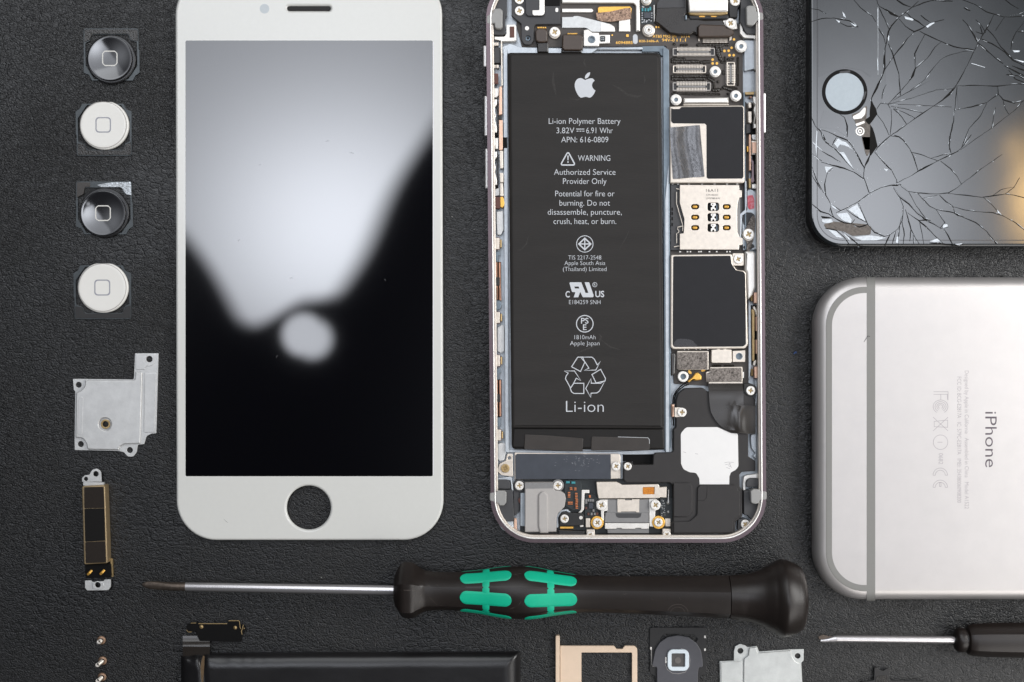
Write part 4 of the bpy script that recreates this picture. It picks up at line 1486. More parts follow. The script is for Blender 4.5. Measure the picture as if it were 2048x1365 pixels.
# cracks
CR = [(K, [
    ([(700, 0), (708, 35), (725, 60), (820, 110), (905, 155), (960, 115), (1030, 60), (1080, 10)], 8),
    ([(1030, 68), (1120, 28), (1200, 6), (1390, 12)], 9),
    ([(905, 155), (870, 195), (830, 240), (805, 290), (790, 380), (775, 440), (768, 560), (770, 630), (742, 710), (700, 800), (652, 895), (642, 1000), (640, 1120)], 15),
    ([(720, 70), (770, 170), (810, 265)], 6), ([(715, 260), (760, 330), (778, 400)], 7),
    ([(905, 175), (960, 240), (1040, 290), (1090, 270), (1180, 215), (1250, 195), (1310, 180)], 9),
    ([(1040, 290), (980, 350), (930, 420), (870, 490), (850, 520), (810, 580), (775, 630)], 9),
    ([(805, 400), (850, 510), (870, 580), (900, 670), (910, 800), (915, 870)], 9),
    ([(800, 950), (850, 900), (910, 840), (1000, 730), (1050, 625), (1160, 530), (1230, 430), (1290, 380)], 7),
    ([(1050, 625), (1045, 490), (1090, 400), (1140, 310)], 8), ([(1000, 730), (1030, 690), (1055, 620)], 14),
    ([(1090, 285), (1200, 340), (1290, 380), (1400, 425), (1500, 445), (1590, 460)], 8),
    ([(1470, 440), (1530, 445), (1590, 458)], 16),
    ([(1590, 460), (1620, 390), (1700, 260), (1740, 190), (1770, 130)], 8), ([(1620, 390), (1570, 300), (1520, 220), (1480, 180)], 10),
    ([(1620, 390), (1700, 460), (1780, 530), (1850, 580)], 8), ([(1640, 350), (1750, 400), (1870, 480), (1940, 550), (2060, 610)], 9),
    ([(1700, 260), (1780, 350), (1830, 430), (1930, 530)], 7), ([(1600, 290), (1660, 310), (1640, 240)], 6), ([(1690, 300), (1650, 230), (1600, 180)], 5),
    ([(1860, 600), (1960, 650), (2060, 700)], 9), ([(1880, 680), (1980, 690), (2060, 730)], 11), ([(1900, 640), (1960, 720), (2060, 760)], 6), ([(1930, 600), (2060, 650)], 12),
    ([(1590, 460), (1540, 560), (1490, 660), (1420, 780), (1300, 910), (1210, 970), (1120, 1030), (970, 1135), (820, 1240), (700, 1350)], 8),
    ([(1300, 910), (1360, 860), (1420, 790)], 15),
    ([(1420, 785), (1600, 778), (1800, 785), (1990, 765), (2060, 770)], 8), ([(1800, 790), (1805, 860), (1700, 935), (1560, 975), (1430, 1000)], 8),
    ([(1805, 860), (1850, 910), (1950, 940), (2060, 915)], 9), ([(1500, 985), (1560, 975), (1620, 955)], 14),
    ([(850, 915), (1000, 830), (1130, 730), (1230, 600), (1280, 545), (1340, 510), (1480, 470), (1590, 455)], 4),
    ([(800, 950), (1000, 900), (1240, 820), (1400, 810)], 3), ([(800, 950), (1000, 955), (1200, 965), (1380, 975)], 4),
    ([(830, 970), (950, 990), (1120, 1030)], 3), ([(860, 990), (960, 1030), (1050, 1080)], 6), ([(850, 990), (930, 1070), (970, 1130)], 8),
    ([(800, 950), (830, 1000), (835, 1080), (820, 1230)], 5), ([(700, 1040), (760, 1120), (790, 1180), (810, 1230)], 5), ([(700, 995), (735, 940), (800, 948)], 5),
    ([(1410, 985), (1400, 1100), (1370, 1220), (1360, 1365)], 7), ([(1430, 790), (1418, 900), (1408, 1000)], 6), ([(1700, 940), (1640, 1060), (1540, 1170), (1470, 1350)], 5),
    ([(2060, 890), (1950, 1010), (1740, 1170), (1460, 1365)], 4), ([(1780, 980), (1760, 1080), (1745, 1170)], 3), ([(1850, 920), (1870, 990), (1900, 1040)], 3),
    ([(100, 200), (200, 170), (310, 165), (450, 190), (530, 245)], 7), ([(530, 248), (430, 240), (360, 205)], 6),
    ([(490, 0), (550, 70), (600, 110), (660, 150), (690, 200)], 4), ([(880, 0), (940, 40), (1010, 65)], 11),
    ([(960, 110), (1010, 160), (1080, 200), (1130, 240)], 8), ([(1100, 140), (1140, 175), (1180, 200)], 9), ([(780, 85), (830, 125), (900, 155)], 14),
    ([(1480, 0), (1590, 40), (1700, 110), (1770, 130), (1860, 155), (2060, 150)], 6), ([(1860, 160), (1820, 220), (1780, 280)], 4),
    ([(2060, 170), (1970, 290), (1935, 365), (1920, 450)], 5), ([(1980, 290), (2060, 290)], 5), ([(1870, 0), (1920, 40), (1990, 80)], 8), ([(1490, 70), (1550, 100)], 10),
    ([(360, 1040), (405, 1070), (430, 1150), (430, 1250)], 11), ([(160, 1170), (200, 1210), (240, 1300), (265, 1312)], 10), ([(100, 1060), (140, 1150), (190, 1190)], 6),
    ([(745, 900), (760, 820), (785, 770)], 4), ([(100, 80), (170, 90), (240, 125)], 3)]),
    (Lz, [
        ([(170, 40), (260, 65), (340, 105), (430, 140), (480, 200), (520, 270), (560, 350), (585, 390), (580, 480), (610, 560), (630, 620)], 10),
        ([(190, 60), (210, 130), (255, 175), (330, 230), (400, 310), (490, 410)], 7), ([(200, 240), (290, 290), (370, 340)], 6),
        ([(195, 340), (300, 370), (400, 395), (490, 430), (580, 490)], 11), ([(340, 105), (310, 150), (295, 185)], 6),
        ([(300, 390), (250, 440), (225, 540), (235, 640), (280, 720), (370, 780)], 8), ([(640, 270), (600, 350), (585, 400)], 9),
        ([(820, 100), (710, 200), (680, 250)], 8), ([(680, 250), (760, 340), (830, 410), (880, 500), (880, 530)], 8),
        ([(820, 100), (900, 110), (940, 140), (1000, 220), (1040, 310), (1075, 420)], 8), ([(860, 95), (900, 108), (938, 135)], 14),
        ([(630, 625), (740, 570), (830, 550), (920, 545)], 9), ([(840, 552), (920, 548)], 14), ([(630, 625), (530, 700), (420, 760), (330, 800)], 8),
        ([(880, 530), (1020, 460), (1080, 420), (1160, 380), (1260, 325), (1420, 250), (1480, 200), (1560, 90)], 8), ([(1070, 425), (1150, 382), (1210, 350)], 14),
        ([(1390, 262), (1440, 240)], 12),
        ([(1010, 250), (1100, 270), (1190, 305), (1260, 330)], 6), ([(1190, 305), (1290, 275), (1400, 260)], 5), ([(1280, 330), (1370, 400), (1430, 470), (1470, 540)], 6),
        ([(1470, 540), (1420, 580), (1350, 620), (1250, 630), (1070, 620), (980, 605), (920, 560)], 7), ([(1470, 540), (1600, 440), (1680, 380), (1840, 270)], 5),
        ([(1360, 100), (1358, 190), (1375, 255)], 8),
        ([(1350, 625), (1500, 640), (1650, 660), (1760, 645), (1870, 630), (1950, 640), (2060, 670)], 8), ([(1760, 640), (1830, 590), (1950, 565), (2000, 480)], 5),
        ([(1870, 628), (1920, 590), (1955, 565)], 5),
        ([(850, 570), (900, 650), (990, 720), (1060, 800), (1150, 870), (1290, 945), (1350, 930)], 9), ([(900, 650), (940, 740), (930, 870), (890, 950), (820, 1000), (760, 1020)], 7),
        ([(1070, 620), (1110, 670), (1180, 740), (1240, 770), (1400, 800), (1470, 835), (1600, 890), (1700, 970), (1790, 1090)], 7), ([(1400, 800), (1440, 825), (1490, 838)], 14),
        ([(1110, 670), (1250, 640)], 5), ([(1270, 640), (1330, 700), (1390, 740), (1410, 800)], 6),
        ([(1390, 745), (1500, 775), (1610, 790), (1760, 800), (1840, 825), (1960, 890), (2060, 970)], 6), ([(1670, 660), (1750, 730), (1800, 790)], 5),
        ([(990, 610), (1060, 740), (1150, 860)], 6), ([(1240, 770), (1290, 850), (1320, 890), (1275, 945)], 6), ([(1120, 855), (1180, 870)], 22), ([(1080, 870), (1190, 870)], 9),
        ([(960, 770), (990, 880), (1010, 950), (1050, 1030), (1090, 1090)], 8), ([(980, 800), (1080, 870), (1160, 940), (1250, 1030), (1300, 1080)], 9),
        ([(940, 760), (910, 900), (900, 1000), (895, 1100)], 6), ([(930, 880), (950, 1000), (940, 1090)], 6), ([(1010, 950), (1000, 1060)], 5), ([(1090, 890), (1110, 980), (1130, 1090)], 5),
        ([(1310, 950), (1350, 1010), (1390, 1090)], 8), ([(1030, 1000), (1035, 1090)], 6), ([(530, 710), (560, 780), (600, 870), (620, 910)], 7),
        ([(620, 910), (680, 980), (770, 1015), (820, 1000)], 9), ([(420, 770), (500, 830), (610, 890)], 6),
        ([(110, 720), (190, 790), (260, 810), (320, 850), (400, 890), (470, 900), (500, 860)], 11), ([(230, 940), (330, 960), (400, 1020), (450, 1090)], 11), ([(380, 970), (460, 1030), (560, 1110)], 9),
        ([(480, 905), (540, 930), (620, 905)], 12), ([(280, 760), (300, 830), (330, 860)], 7), ([(270, 790), (285, 730)], 6),
        ([(820, 1000), (790, 1060), (770, 1110)], 9), ([(870, 970), (840, 1090)], 6), ([(110, 380), (150, 500), (215, 620)], 6), ([(105, 260), (200, 330)], 6), ([(110, 460), (190, 590)], 5),
        ([(1180, 1075), (1300, 1085), (1400, 1100), (1480, 1090)], 14), ([(430, 1100), (580, 1108)], 10), ([(1760, 1050), (1800, 1090)], 8), ([(640, 270), (620, 330), (590, 380)], 8)])]
mb = MB()
random.seed(5)
for zf_, lines in CR:
    for pts, wd in lines:
        q = zf_(pts)
        # subdivide and jitter a little so that the line breaks like glass
        P_ = [q[0]]
        for a, b in zip(q, q[1:]):
            l = math.hypot(b[0] - a[0], b[1] - a[1])
            n = max(1, int(l / 7))
            for k in range(1, n + 1):
                u = k / n
                jx = random.uniform(-0.5, 0.5) if k < n else 0
                P_.append((a[0] + (b[0] - a[0]) * u + jx, a[1] + (b[1] - a[1]) * u + (random.uniform(-0.5, 0.5) if k < n else 0)))
        n = len(P_)
        ph = random.uniform(0, 6)
        ws = [max(0.6, wd / 4.549 * 0.9 * (0.35 + 0.65 * math.sin(math.pi * (0.06 + 0.88 * i / max(n - 1, 1)))) * (1 + 0.45 * math.sin(i * 0.9 + ph))) for i in range(n)]
        mb.stroke(P_, ws, ZG + 0.10 + random.uniform(0, 0.012))
mb.build("crack_lines", M_CRACK, t)
# bright broken edges beside the cracks
mb = MB()
random.seed(9)
for zf_, lines in CR:
    for pts, wd in lines:
        q = zf_(pts)
        for a, b in zip(q, q[1:]):
            if random.random() < 0.5:
                continue
            l = math.hypot(b[0] - a[0], b[1] - a[1])
            if l < 4:
                continue
            nx_, ny_ = -(b[1] - a[1]) / l, (b[0] - a[0]) / l
            o_ = (0.7 + wd * 0.07) * random.choice((-1, 1))
            u0, u1 = sorted((random.random(), random.random()))
            u1 = min(u1, u0 + 22 / l)
            P_ = [(a[0] + (b[0] - a[0]) * (u0 + (u1 - u0) * k / 4) + nx_ * o_ + random.uniform(-0.3, 0.3), a[1] + (b[1] - a[1]) * (u0 + (u1 - u0) * k / 4) + ny_ * o_ + random.uniform(-0.3, 0.3)) for k in range(5)]
            if math.hypot(P_[-1][0] - P_[0][0], P_[-1][1] - P_[0][1]) < 1.5:
                continue
            mb.stroke(P_, [0.15, 0.5, random.uniform(0.4, 1.1), 0.5, 0.15], ZG + 0.118 + random.uniform(0, 0.01))
mb.build("bright_crack_edges", M_CHIP, t)
# white splinters and glints along the cracks
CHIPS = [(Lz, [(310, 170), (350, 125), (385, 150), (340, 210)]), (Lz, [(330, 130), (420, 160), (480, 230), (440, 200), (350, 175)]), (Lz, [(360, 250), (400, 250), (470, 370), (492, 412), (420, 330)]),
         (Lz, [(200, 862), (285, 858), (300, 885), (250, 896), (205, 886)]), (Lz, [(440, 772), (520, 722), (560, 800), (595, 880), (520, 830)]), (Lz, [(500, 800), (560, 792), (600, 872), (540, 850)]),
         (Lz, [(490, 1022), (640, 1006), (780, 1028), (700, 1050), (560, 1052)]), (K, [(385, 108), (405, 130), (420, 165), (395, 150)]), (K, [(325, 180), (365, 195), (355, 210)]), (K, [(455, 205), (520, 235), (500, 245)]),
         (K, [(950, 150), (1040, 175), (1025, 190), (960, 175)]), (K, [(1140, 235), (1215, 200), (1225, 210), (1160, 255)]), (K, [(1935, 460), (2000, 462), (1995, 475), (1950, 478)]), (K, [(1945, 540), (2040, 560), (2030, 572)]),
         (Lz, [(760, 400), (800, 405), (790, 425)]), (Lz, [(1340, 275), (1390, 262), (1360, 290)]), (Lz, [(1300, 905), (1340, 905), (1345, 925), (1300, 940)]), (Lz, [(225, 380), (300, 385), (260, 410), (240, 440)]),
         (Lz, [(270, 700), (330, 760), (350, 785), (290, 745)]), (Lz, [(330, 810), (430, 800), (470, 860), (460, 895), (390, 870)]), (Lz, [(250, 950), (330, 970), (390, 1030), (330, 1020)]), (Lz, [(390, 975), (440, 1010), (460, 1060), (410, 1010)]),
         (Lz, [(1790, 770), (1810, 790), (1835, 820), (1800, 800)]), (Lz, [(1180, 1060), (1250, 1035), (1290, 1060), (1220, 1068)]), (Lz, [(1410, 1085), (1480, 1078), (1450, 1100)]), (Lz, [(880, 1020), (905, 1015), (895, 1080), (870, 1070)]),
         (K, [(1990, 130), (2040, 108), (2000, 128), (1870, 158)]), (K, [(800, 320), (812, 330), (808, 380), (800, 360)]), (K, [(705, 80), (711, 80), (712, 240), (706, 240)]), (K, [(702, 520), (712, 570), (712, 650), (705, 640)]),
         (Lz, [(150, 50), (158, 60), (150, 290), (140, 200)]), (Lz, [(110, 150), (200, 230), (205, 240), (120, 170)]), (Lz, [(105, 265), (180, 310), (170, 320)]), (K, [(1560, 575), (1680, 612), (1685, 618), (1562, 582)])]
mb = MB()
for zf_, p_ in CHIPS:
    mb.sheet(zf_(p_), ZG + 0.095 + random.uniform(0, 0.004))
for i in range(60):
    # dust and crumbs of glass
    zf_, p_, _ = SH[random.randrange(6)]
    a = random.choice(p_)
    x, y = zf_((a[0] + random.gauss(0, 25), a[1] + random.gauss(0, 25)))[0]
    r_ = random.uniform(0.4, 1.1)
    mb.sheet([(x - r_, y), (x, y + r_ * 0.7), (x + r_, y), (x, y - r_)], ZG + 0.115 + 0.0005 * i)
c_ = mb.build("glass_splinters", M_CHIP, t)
c_["kind"] = "stuff"

# ================================================================ phone seen from the back (right)
t = thing("silver_phone", 2280, 878, "silver metal phone lying face down with grey antenna bands and engraved lettering", "phone")
ZB = 7.1
RE = 3.1                       # rounding of the long edge (mm)
REP = RE / (S * 1000)          # in px
OUT = rnd([(1631.5, 554, 98), (2935, 554, 98), (2935, 1203, 98), (1631.5, 1203, 98)], 0, 24)


def zt(d):
    d = max(d, 0.0)
    if d >= REP:
        return ZB
    q = (REP - d) / REP
    return ZB - RE + RE * math.sqrt(max(0, 1 - q * q))


mb = MB()
L0 = [w(p[0], p[1], ZB)[:2] for p in OUT]
if area2(L0) < 0:
    L0 = L0[::-1]
rings = []
NR = 12
for i in range(NR + 1):
    a = math.pi / 2 * i / NR
    rings.append((RE * 1e-3 * (1 - math.sin(a)), (ZB - RE + RE * math.cos(a)) * 1e-3))
rings = [(RE * 1e-3 * (1 - math.cos(a)), (ZB - RE + RE * math.sin(a)) * 1e-3) for a in [math.pi / 2 * (NR - i) / NR for i in range(NR + 1)]]
for i in range(1, 8):
    a = math.pi / 2 * i / 8
    rings.append((1.6e-3 * (1 - math.cos(a)), (ZB - RE - 1.2) * 1e-3 - math.sin(a) * (ZB - RE - 1.2) * 1e-3))
vs, fs = [], []
n = len(L0)
for d, z in rings:
    vs += [(x, y, z) for x, y in inset(L0, d)]
for i in range(len(rings) - 1):
    for j in range(n):
        q = (j + 1) % n
        fs.append((i * n + j, (i + 1) * n + j, (i + 1) * n + q, i * n + q))
top = inset(L0, rings[0][0])
fs += [tuple(f) for f in tess([top])]
mb.add(vs, fs)
mbk_ = mb.build("metal_back", M_ALU, t, sharp=40)
# curved antenna band along the end
mb = MB()


def clipx(p):
    return p[0] < 1745


vs, fs = [], []
sel = [i for i, p in enumerate(OUT) if p[0] < 1640 or True]
OU2 = [p for p in rnd([(2200, 554), (1631.5, 554, 98), (1631.5, 1203, 98), (2200, 1203)], 0, 30) if p[0] < 1740]
OU2 = [(1742, 554)] + OU2 + [(1742, 1203)]
lw = [(p[0], p[1]) for p in OU2]


def inset_px(pl, d):
    out = []
    for i, b in enumerate(pl):
        a = pl[max(i - 1, 0)]
        c = pl[min(i + 1, len(pl) - 1)]
        tx, ty = c[0] - a[0], c[1] - a[1]
        l = math.hypot(tx, ty) or 1
        out.append((b[0] + ty / l * -d, b[1] + tx / l * d))
    return out


test = inset_px(lw, 5)
sg = 1 if test[len(test) // 2][0] > lw[len(lw) // 2][0] else -1
lw2 = []
for a, b in zip(lw, lw[1:]):
    nseg = max(1, int(math.hypot(b[0] - a[0], b[1] - a[1]) / 12))
    for k in range(nseg):
        lw2.append((a[0] + (b[0] - a[0]) * k / nseg, a[1] + (b[1] - a[1]) * k / nseg))
lw2.append(lw[-1])
DD = [20.0, 22, 24, 26, 29, 32.5]
for d in DD:
    for p in inset_px(lw2, sg * d):
        vs.append(mb.P(p[0], p[1], zt(d) + 0.018))
nn = len(lw2)
for i in range(len(DD) - 1):
    for j in range(nn - 1):
        fs.append((i * nn + j, (i + 1) * nn + j, (i + 1) * nn + j + 1, i * nn + j + 1))
mb.add(vs, fs)
mb.build("antenna_band", M_BAND, mbk_, sharp=60)
# straight antenna band across the back, wrapping over both long edges
mb = MB()
ysl = [555.0, 556, 557.5, 559.5, 562, 565, 569, 574, 580, 600]
ysl = ysl + [1203 - (y - 554) for y in ysl[::-1]]
vs, fs = [], []
for y in ysl:
    d = min(y - 554, 1203 - y)
    for x in (1733.5, 1750.5):
        vs.append(mb.P(x, y, zt(d) + 0.026))
for i in range(len(ysl) - 1):
    fs.append((2 * i, 2 * i + 2, 2 * i + 3, 2 * i + 1))
mb.add(vs, fs)
mb.build("antenna_band", M_BAND, mbk_, sharp=60)
# glints of the speaker holes painted as brass dots, socket and screws in the short side
for i, y in enumerate((641, 660, 679, 698, 717, 735, 754, 773)):
    mb = MB()
    mb.lathe(1632.4, y, [(0.01, 3.2), (1.3, 3.3), (1.7, 3.0)][::-1], 12)
    mb.build("speaker_hole_glint", M_BRASS, t)
mb = MB()
mb.slab(rr(1630.6, 853, 1634.0, 900, 1.2), 3.6, 3.0, 0.1)
mb.build("socket_rim", M_TRAY, t)
# lettering
mb = MB()
mb.text("iPhone", 824, 935, 1970.5, 23, ZB + 0.012, off=-0.004, turn=True)
mb.build("engraved_name", M_ETCHDARK, t)
mb = MB()
mb.text("Designed by Apple in California   Assembled in China   Model A1522", 742, 1018, 1929.5, 8.0, ZB + 0.012, off=-0.008, turn=True)
mb.text("FCC ID: BCG-E2817A   IC: 579C-E2817A   IMEI: 354380060908200", 754, 1006, 1914.5, 8.0, ZB + 0.012, off=-0.008, turn=True)
mb.text("0682", 907, 929, 1877.5, 8.5, ZB + 0.012, off=-0.01, turn=True)
mb.build("engraved_small_print", M_ETCH, t)
mb = MB()
zE = ZB + 0.012
Zm = zoom(1610, 540, 3.792)
Zn = zoom(1610, 880, 4.014)
o_ = 0.9
# FCC mark (outlined letters, tops to the right)
mb.stroke(Zm((975, 945), (1080, 945), (1080, 985)), o_, zE)
mb.stroke(Zm((975, 925), (1085, 925), (1085, 990)), o_, zE)
mb.stroke(Zm((1030, 945), (1030, 985)), o_, zE)
for r_ in (56, 42, 28, 16):
    pts = [(1028 + r_ * math.cos(math.radians(a)), 1040 + r_ * 0.85 * math.sin(math.radians(a))) for a in range(-210 + 150, 151 + 90, 12)]
    pts = [(1028 + r_ * math.cos(math.radians(a)), 1038 + r_ * 0.9 * math.sin(math.radians(a))) for a in range(120, 421, 12)]
    mb.stroke(Zm(pts), o_, zE)
# crossed-out bin
mb.stroke(Zm((980, 1150), (1082, 1140), (1082, 1195), (980, 1190)), o_, zE, closed=True)
mb.stroke(Zm((972, 1118), (1085, 1222)), o_, zE)
mb.stroke(Zm((972, 1222), (1085, 1118)), o_, zE + 0.003)
# alert circle
mb.stroke(Zm(circ(1028, 1308, 55, 40)), o_, zE, closed=True)
mb.stroke(Zm((1005, 1308), (1042, 1308)), 1.0, zE)
# CE mark
for y0, bar in ((285, False), (382, True)):
    for r_ in (58, 40):
        pts = [(1086 + r_ * math.cos(math.radians(a)), y0 + r_ * math.sin(math.radians(a))) for a in range(180, 361, 10)]
        mb.stroke(Zn(pts), o_, zE)
    for q in (-49, 49):
        mb.stroke(Zn((1086 + q - 9, y0), (1086 + q + 9, y0)), o_, zE)
    if bar:
        mb.stroke(Zn((1080, 345), (1080, 375), (1092, 375), (1092, 345)), o_, zE, closed=True)
mb.build("engraved_symbols", M_ETCH, t)

# ================================================================ a short hair on the silver phone
mb = MB()
mb.tube([(1728, 684, ZB + 0.05), (1731, 680, ZB + 0.12), (1734, 675, ZB + 0.16), (1735.5, 672.5, ZB + 0.14), (1738, 672.8, ZB + 0.08), (1739.5, 673.6, ZB + 0.07)], 0.045, n=6)
h_ = mb.build("hair", M_DEEP)
tag(h_, "tiny dark hair lying across the grey antenna band of the silver phone", "hair")
mb = MB()
mb.tube([(1588, 708, 0.15), (1590, 705, 0.35), (1592, 704, 0.3), (1592.5, 707, 0.15)], 0.16, n=6)
h_ = mb.build("lint_speck", mat("blue_lint", rgb(70, 96, 150), 0.8))
tag(h_, "speck of blue lint on the leather between the opened phone and the silver phone", "lint")

mb = MB()
random.seed(31)
for i in range(130):
    x, y = random.uniform(0, 2048), random.uniform(0, 1365)
    s_ = random.choice((0.5, 0.6, 0.8, 1.0, 1.3))
    a = random.uniform(0, 3.1)
    if random.random() < 0.7:
        mb.slab([(x - s_, y), (x, y + s_ * 0.7), (x + s_, y + s_ * 0.2), (x + s_ * 0.3, y - s_ * 0.8)], 0.1, 0.03)
    else:
        l = random.uniform(2, 6)
        mb.tube([(x, y, 0.08), (x + l * 0.5 * math.cos(a) + 0.6, y + l * 0.5 * math.sin(a), 0.16), (x + l * math.cos(a), y + l * math.sin(a) - 0.5, 0.08)], 0.035, n=5)
d_ = mb.build("dust", mat("pale_dust", rgb(150, 148, 144), 0.9, 0, 0.1))
d_["kind"] = "stuff"

# ================================================================ opened phone
Z1 = zoom(960, 0, 5.935)
Z2 = zoom(1240, 0, 5.935)
Z3 = zoom(1290, 180, 6.826)
Z4 = zoom(1290, 350, 6.826)
Z5 = zoom(1290, 660, 6.826)
Z6 = zoom(1220, 840, 5.459)
Z7 = zoom(970, 840, 5.461)
R1 = zoom(960, 180, 6.204)
R2 = zoom(960, 380, 6.204)
R3 = zoom(960, 580, 4.875)
R4 = zoom(1470, 180, 6.204)
R5 = zoom(1470, 380, 6.204)
R6 = zoom(1470, 580, 4.875)

ph = thing("opened_phone", 1252, 520, "opened phone without its screen, showing battery, circuit boards and screws", "phone")


def frame_pts(d):
    return rnd([(972.5 + d, -49 + d, 86 - d), (1525 - d, -49 + d, 86 - d), (1532 - d, 1085 - d, 88 - d), (983 + d, 1085 - d, 88 - d)], 0, 16)


def part(name, m, pts, z1, z0, b=0.06, holes=(), parent=None, bs=2, label=None):
    mb = MB()
    mb.slab(pts, z1, z0, b, holes=list(holes), bs=bs)
    return mb.build(name, m, parent or ph, label=label)


# housing
mb = MB()
mb.slab(frame_pts(0), 5.7, 0.0, 1.1, holes=[frame_pts(8.0)], bs=5)
mb.slab(frame_pts(3), 0.6, 0.02, 0.1)
mb.build("metal_frame", M_ROSE, ph)
part("polished_lip", M_LIP, frame_pts(6.2), 5.86, 5.2, 0.14, [frame_pts(9.2)])
part("inner_ledge", M_CREAM, frame_pts(9.25), 4.9, 3.2, 0.1, [frame_pts(13.8)])
part("midframe_floor", M_PALEBLUE, frame_pts(9.0), 1.3, 0.62, 0.0)
# side keys
for q, z_ in ((rr(966.5, 91, 974, 134.5, 3), 4.1), (rr(968.5, 192, 976, 273, 3), 4.1), (rr(970, 297.5, 977, 378, 3), 4.1)):
    part("side_key", M_LIP, q, z_, 2.4, 0.3)
part("side_key", M_LIP, rr(1524, 186, 1531.8, 266, 3), 4.1, 2.4, 0.3)
# long inner walls left and right of the battery
part("inner_wall", M_PALEBLUE, [(1007, 98), (1014.5, 98), (1017.5, 905), (1010.5, 905)], 3.2, 1.3, 0.1)
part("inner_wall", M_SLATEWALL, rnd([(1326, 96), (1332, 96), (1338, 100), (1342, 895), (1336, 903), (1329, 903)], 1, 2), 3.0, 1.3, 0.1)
part("inner_wall", M_PALEBLUE, [(1330, 400), (1337, 330), (1338.5, 905), (1331.5, 905)], 3.2, 2.6, 0.1)
part("inner_wall", M_PALEBLUE, rnd([(1012, 895), (1020, 900), (1215, 904), (1330, 899), (1344, 880), (1345, 904), (1328, 909), (1215, 910), (1013, 905)], 1, 2), 2.2, 1.3, 0.1)
part("inner_wall", M_PALEBLUE, rnd(Z1((255, 640), (262, 560), (360, 518), (470, 562), (960, 575), (1400, 582), (1932, 558), (1932, 592), (1385, 592), (1318, 640)), 3, 2), 2.4, 1.3, 0.1)
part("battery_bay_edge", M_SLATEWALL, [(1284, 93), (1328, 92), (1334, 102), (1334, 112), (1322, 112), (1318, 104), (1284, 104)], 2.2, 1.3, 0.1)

# ---------------------------------------------------------------- battery
mb = MB()
mb.slab(rnd([(1015.5, 105.5, 6), (1322, 106, 8), (1330, 900, 5), (1023.5, 899, 8)], 0, 4), 3.4, 1.32, 0.35, bs=3)
bat = mb.build("battery", M_BATTDARK, ph)
mb = MB()
mb.slab(rnd([(1017.5, 107, 8), (1320, 107, 12), (1327, 858, 4), (1023.5, 857, 5)], 0, 4), 4.6, 3.3, 0.75, bs=5)
mb.build("battery_wrap", M_BATT, bat)
mb = MB()
mb.slab(rnd([(1027, 857, 2), (1327.5, 858, 2), (1329, 898, 3), (1024, 896, 4)], 0, 2), 3.75, 3.38, 0.3)
mb.build("folded_flap", M_BATTDARK, bat)
mb = MB()
mb.slab(rnd([(1050, 869.5, 2), (1090, 871, 0), (1166.5, 877, 3), (1165, 903.5, 2), (1110, 901.5), (1048, 899, 2)], 0, 2), 3.95, 3.4, 0.08)
mb.build("pull_tape", M_TAPE, bat)
mb = MB()
mb.slab(rnd([(1183, 873.5, 3), (1298, 876, 4), (1299.5, 901, 3), (1182, 901.5, 2)], 0, 2), 3.95, 3.4, 0.08)
mb.build("pull_tape", M_TAPE, bat)
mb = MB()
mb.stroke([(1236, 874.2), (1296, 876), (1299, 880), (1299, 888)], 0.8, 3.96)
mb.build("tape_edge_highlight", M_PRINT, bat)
ZT = 4.612
# printed text
mb = MB()
T = lambda s, x0, x1, yb, cap, off=-0.008: mb.text(s, x0, x1, yb, cap, ZT, off=off)
T("Li-ion Polymer Battery", 1097.5, 1241, 248.2, 11.4)
T("3.82V", 1113, 1148.5, 267, 11.4)
T("6.91 Whr", 1172.5, 1225.5, 267, 11.4)
T("APN: 616-0809", 1122.5, 1216.5, 285.2, 11.2)
T("WARNING", 1156, 1220.5, 322.3, 11.4)
T("Authorized Service", 1108, 1231, 350.2, 11.4)
T("Provider Only", 1126, 1213, 368.4, 11.4)
T("Potential for fire or", 1110.5, 1229, 393.2, 11.4)
T("burning. Do not", 1119, 1220, 411.8, 11.4)
T("disassemble, puncture,", 1095.5, 1243.5, 430, 11.4)
T("crush, heat, or burn.", 1107, 1232.5, 448.5, 11.4)
T("TIS 2217-2548", 1136.5, 1202.5, 519.6, 8.4, -0.012)
T("Apple South Asia", 1129, 1210.5, 530.6, 8.4, -0.012)
T("(Thailand) Limited", 1126, 1213, 542.6, 8.4, -0.012)
T("C", 1131, 1139.5, 595, 12, 0.02)
T("US", 1190.5, 1208.5, 594.5, 12, 0.02)
T("E184259 SNH", 1138, 1201, 608.8, 8.4, -0.012)
T("PS", 1162, 1177, 647.5, 11, 0.01)
T("E", 1166, 1173, 660.5, 11, 0.01)
T("1810mAh", 1149, 1191, 679, 8.4, -0.012)
T("Apple Japan", 1140, 1199, 691, 8.4, -0.012)
T("Li-ion", 1132, 1207.5, 824.5, 22.5, -0.014)
mb.stroke([(1152.5, 258.6), (1168.5, 258.6)], 1.5, ZT)
for q in (1153.2, 1159.0, 1164.8):
    mb.stroke([(q, 262.8), (q + 3.8, 262.8)], 1.5, ZT)
mb.build("printed_text", M_PRINT, bat)
# fruit emblem
mb = MB()
Zq = zoom(960, 0, 5.935)


def bez(p0, p1, p2, p3, n=8):
    return [tuple((1 - t_) ** 3 * a + 3 * (1 - t_) ** 2 * t_ * b + 3 * (1 - t_) * t_ ** 2 * c + t_ ** 3 * d for a, b, c, d in zip(p0, p1, p2, p3)) for t_ in [i / n for i in range(n)]]


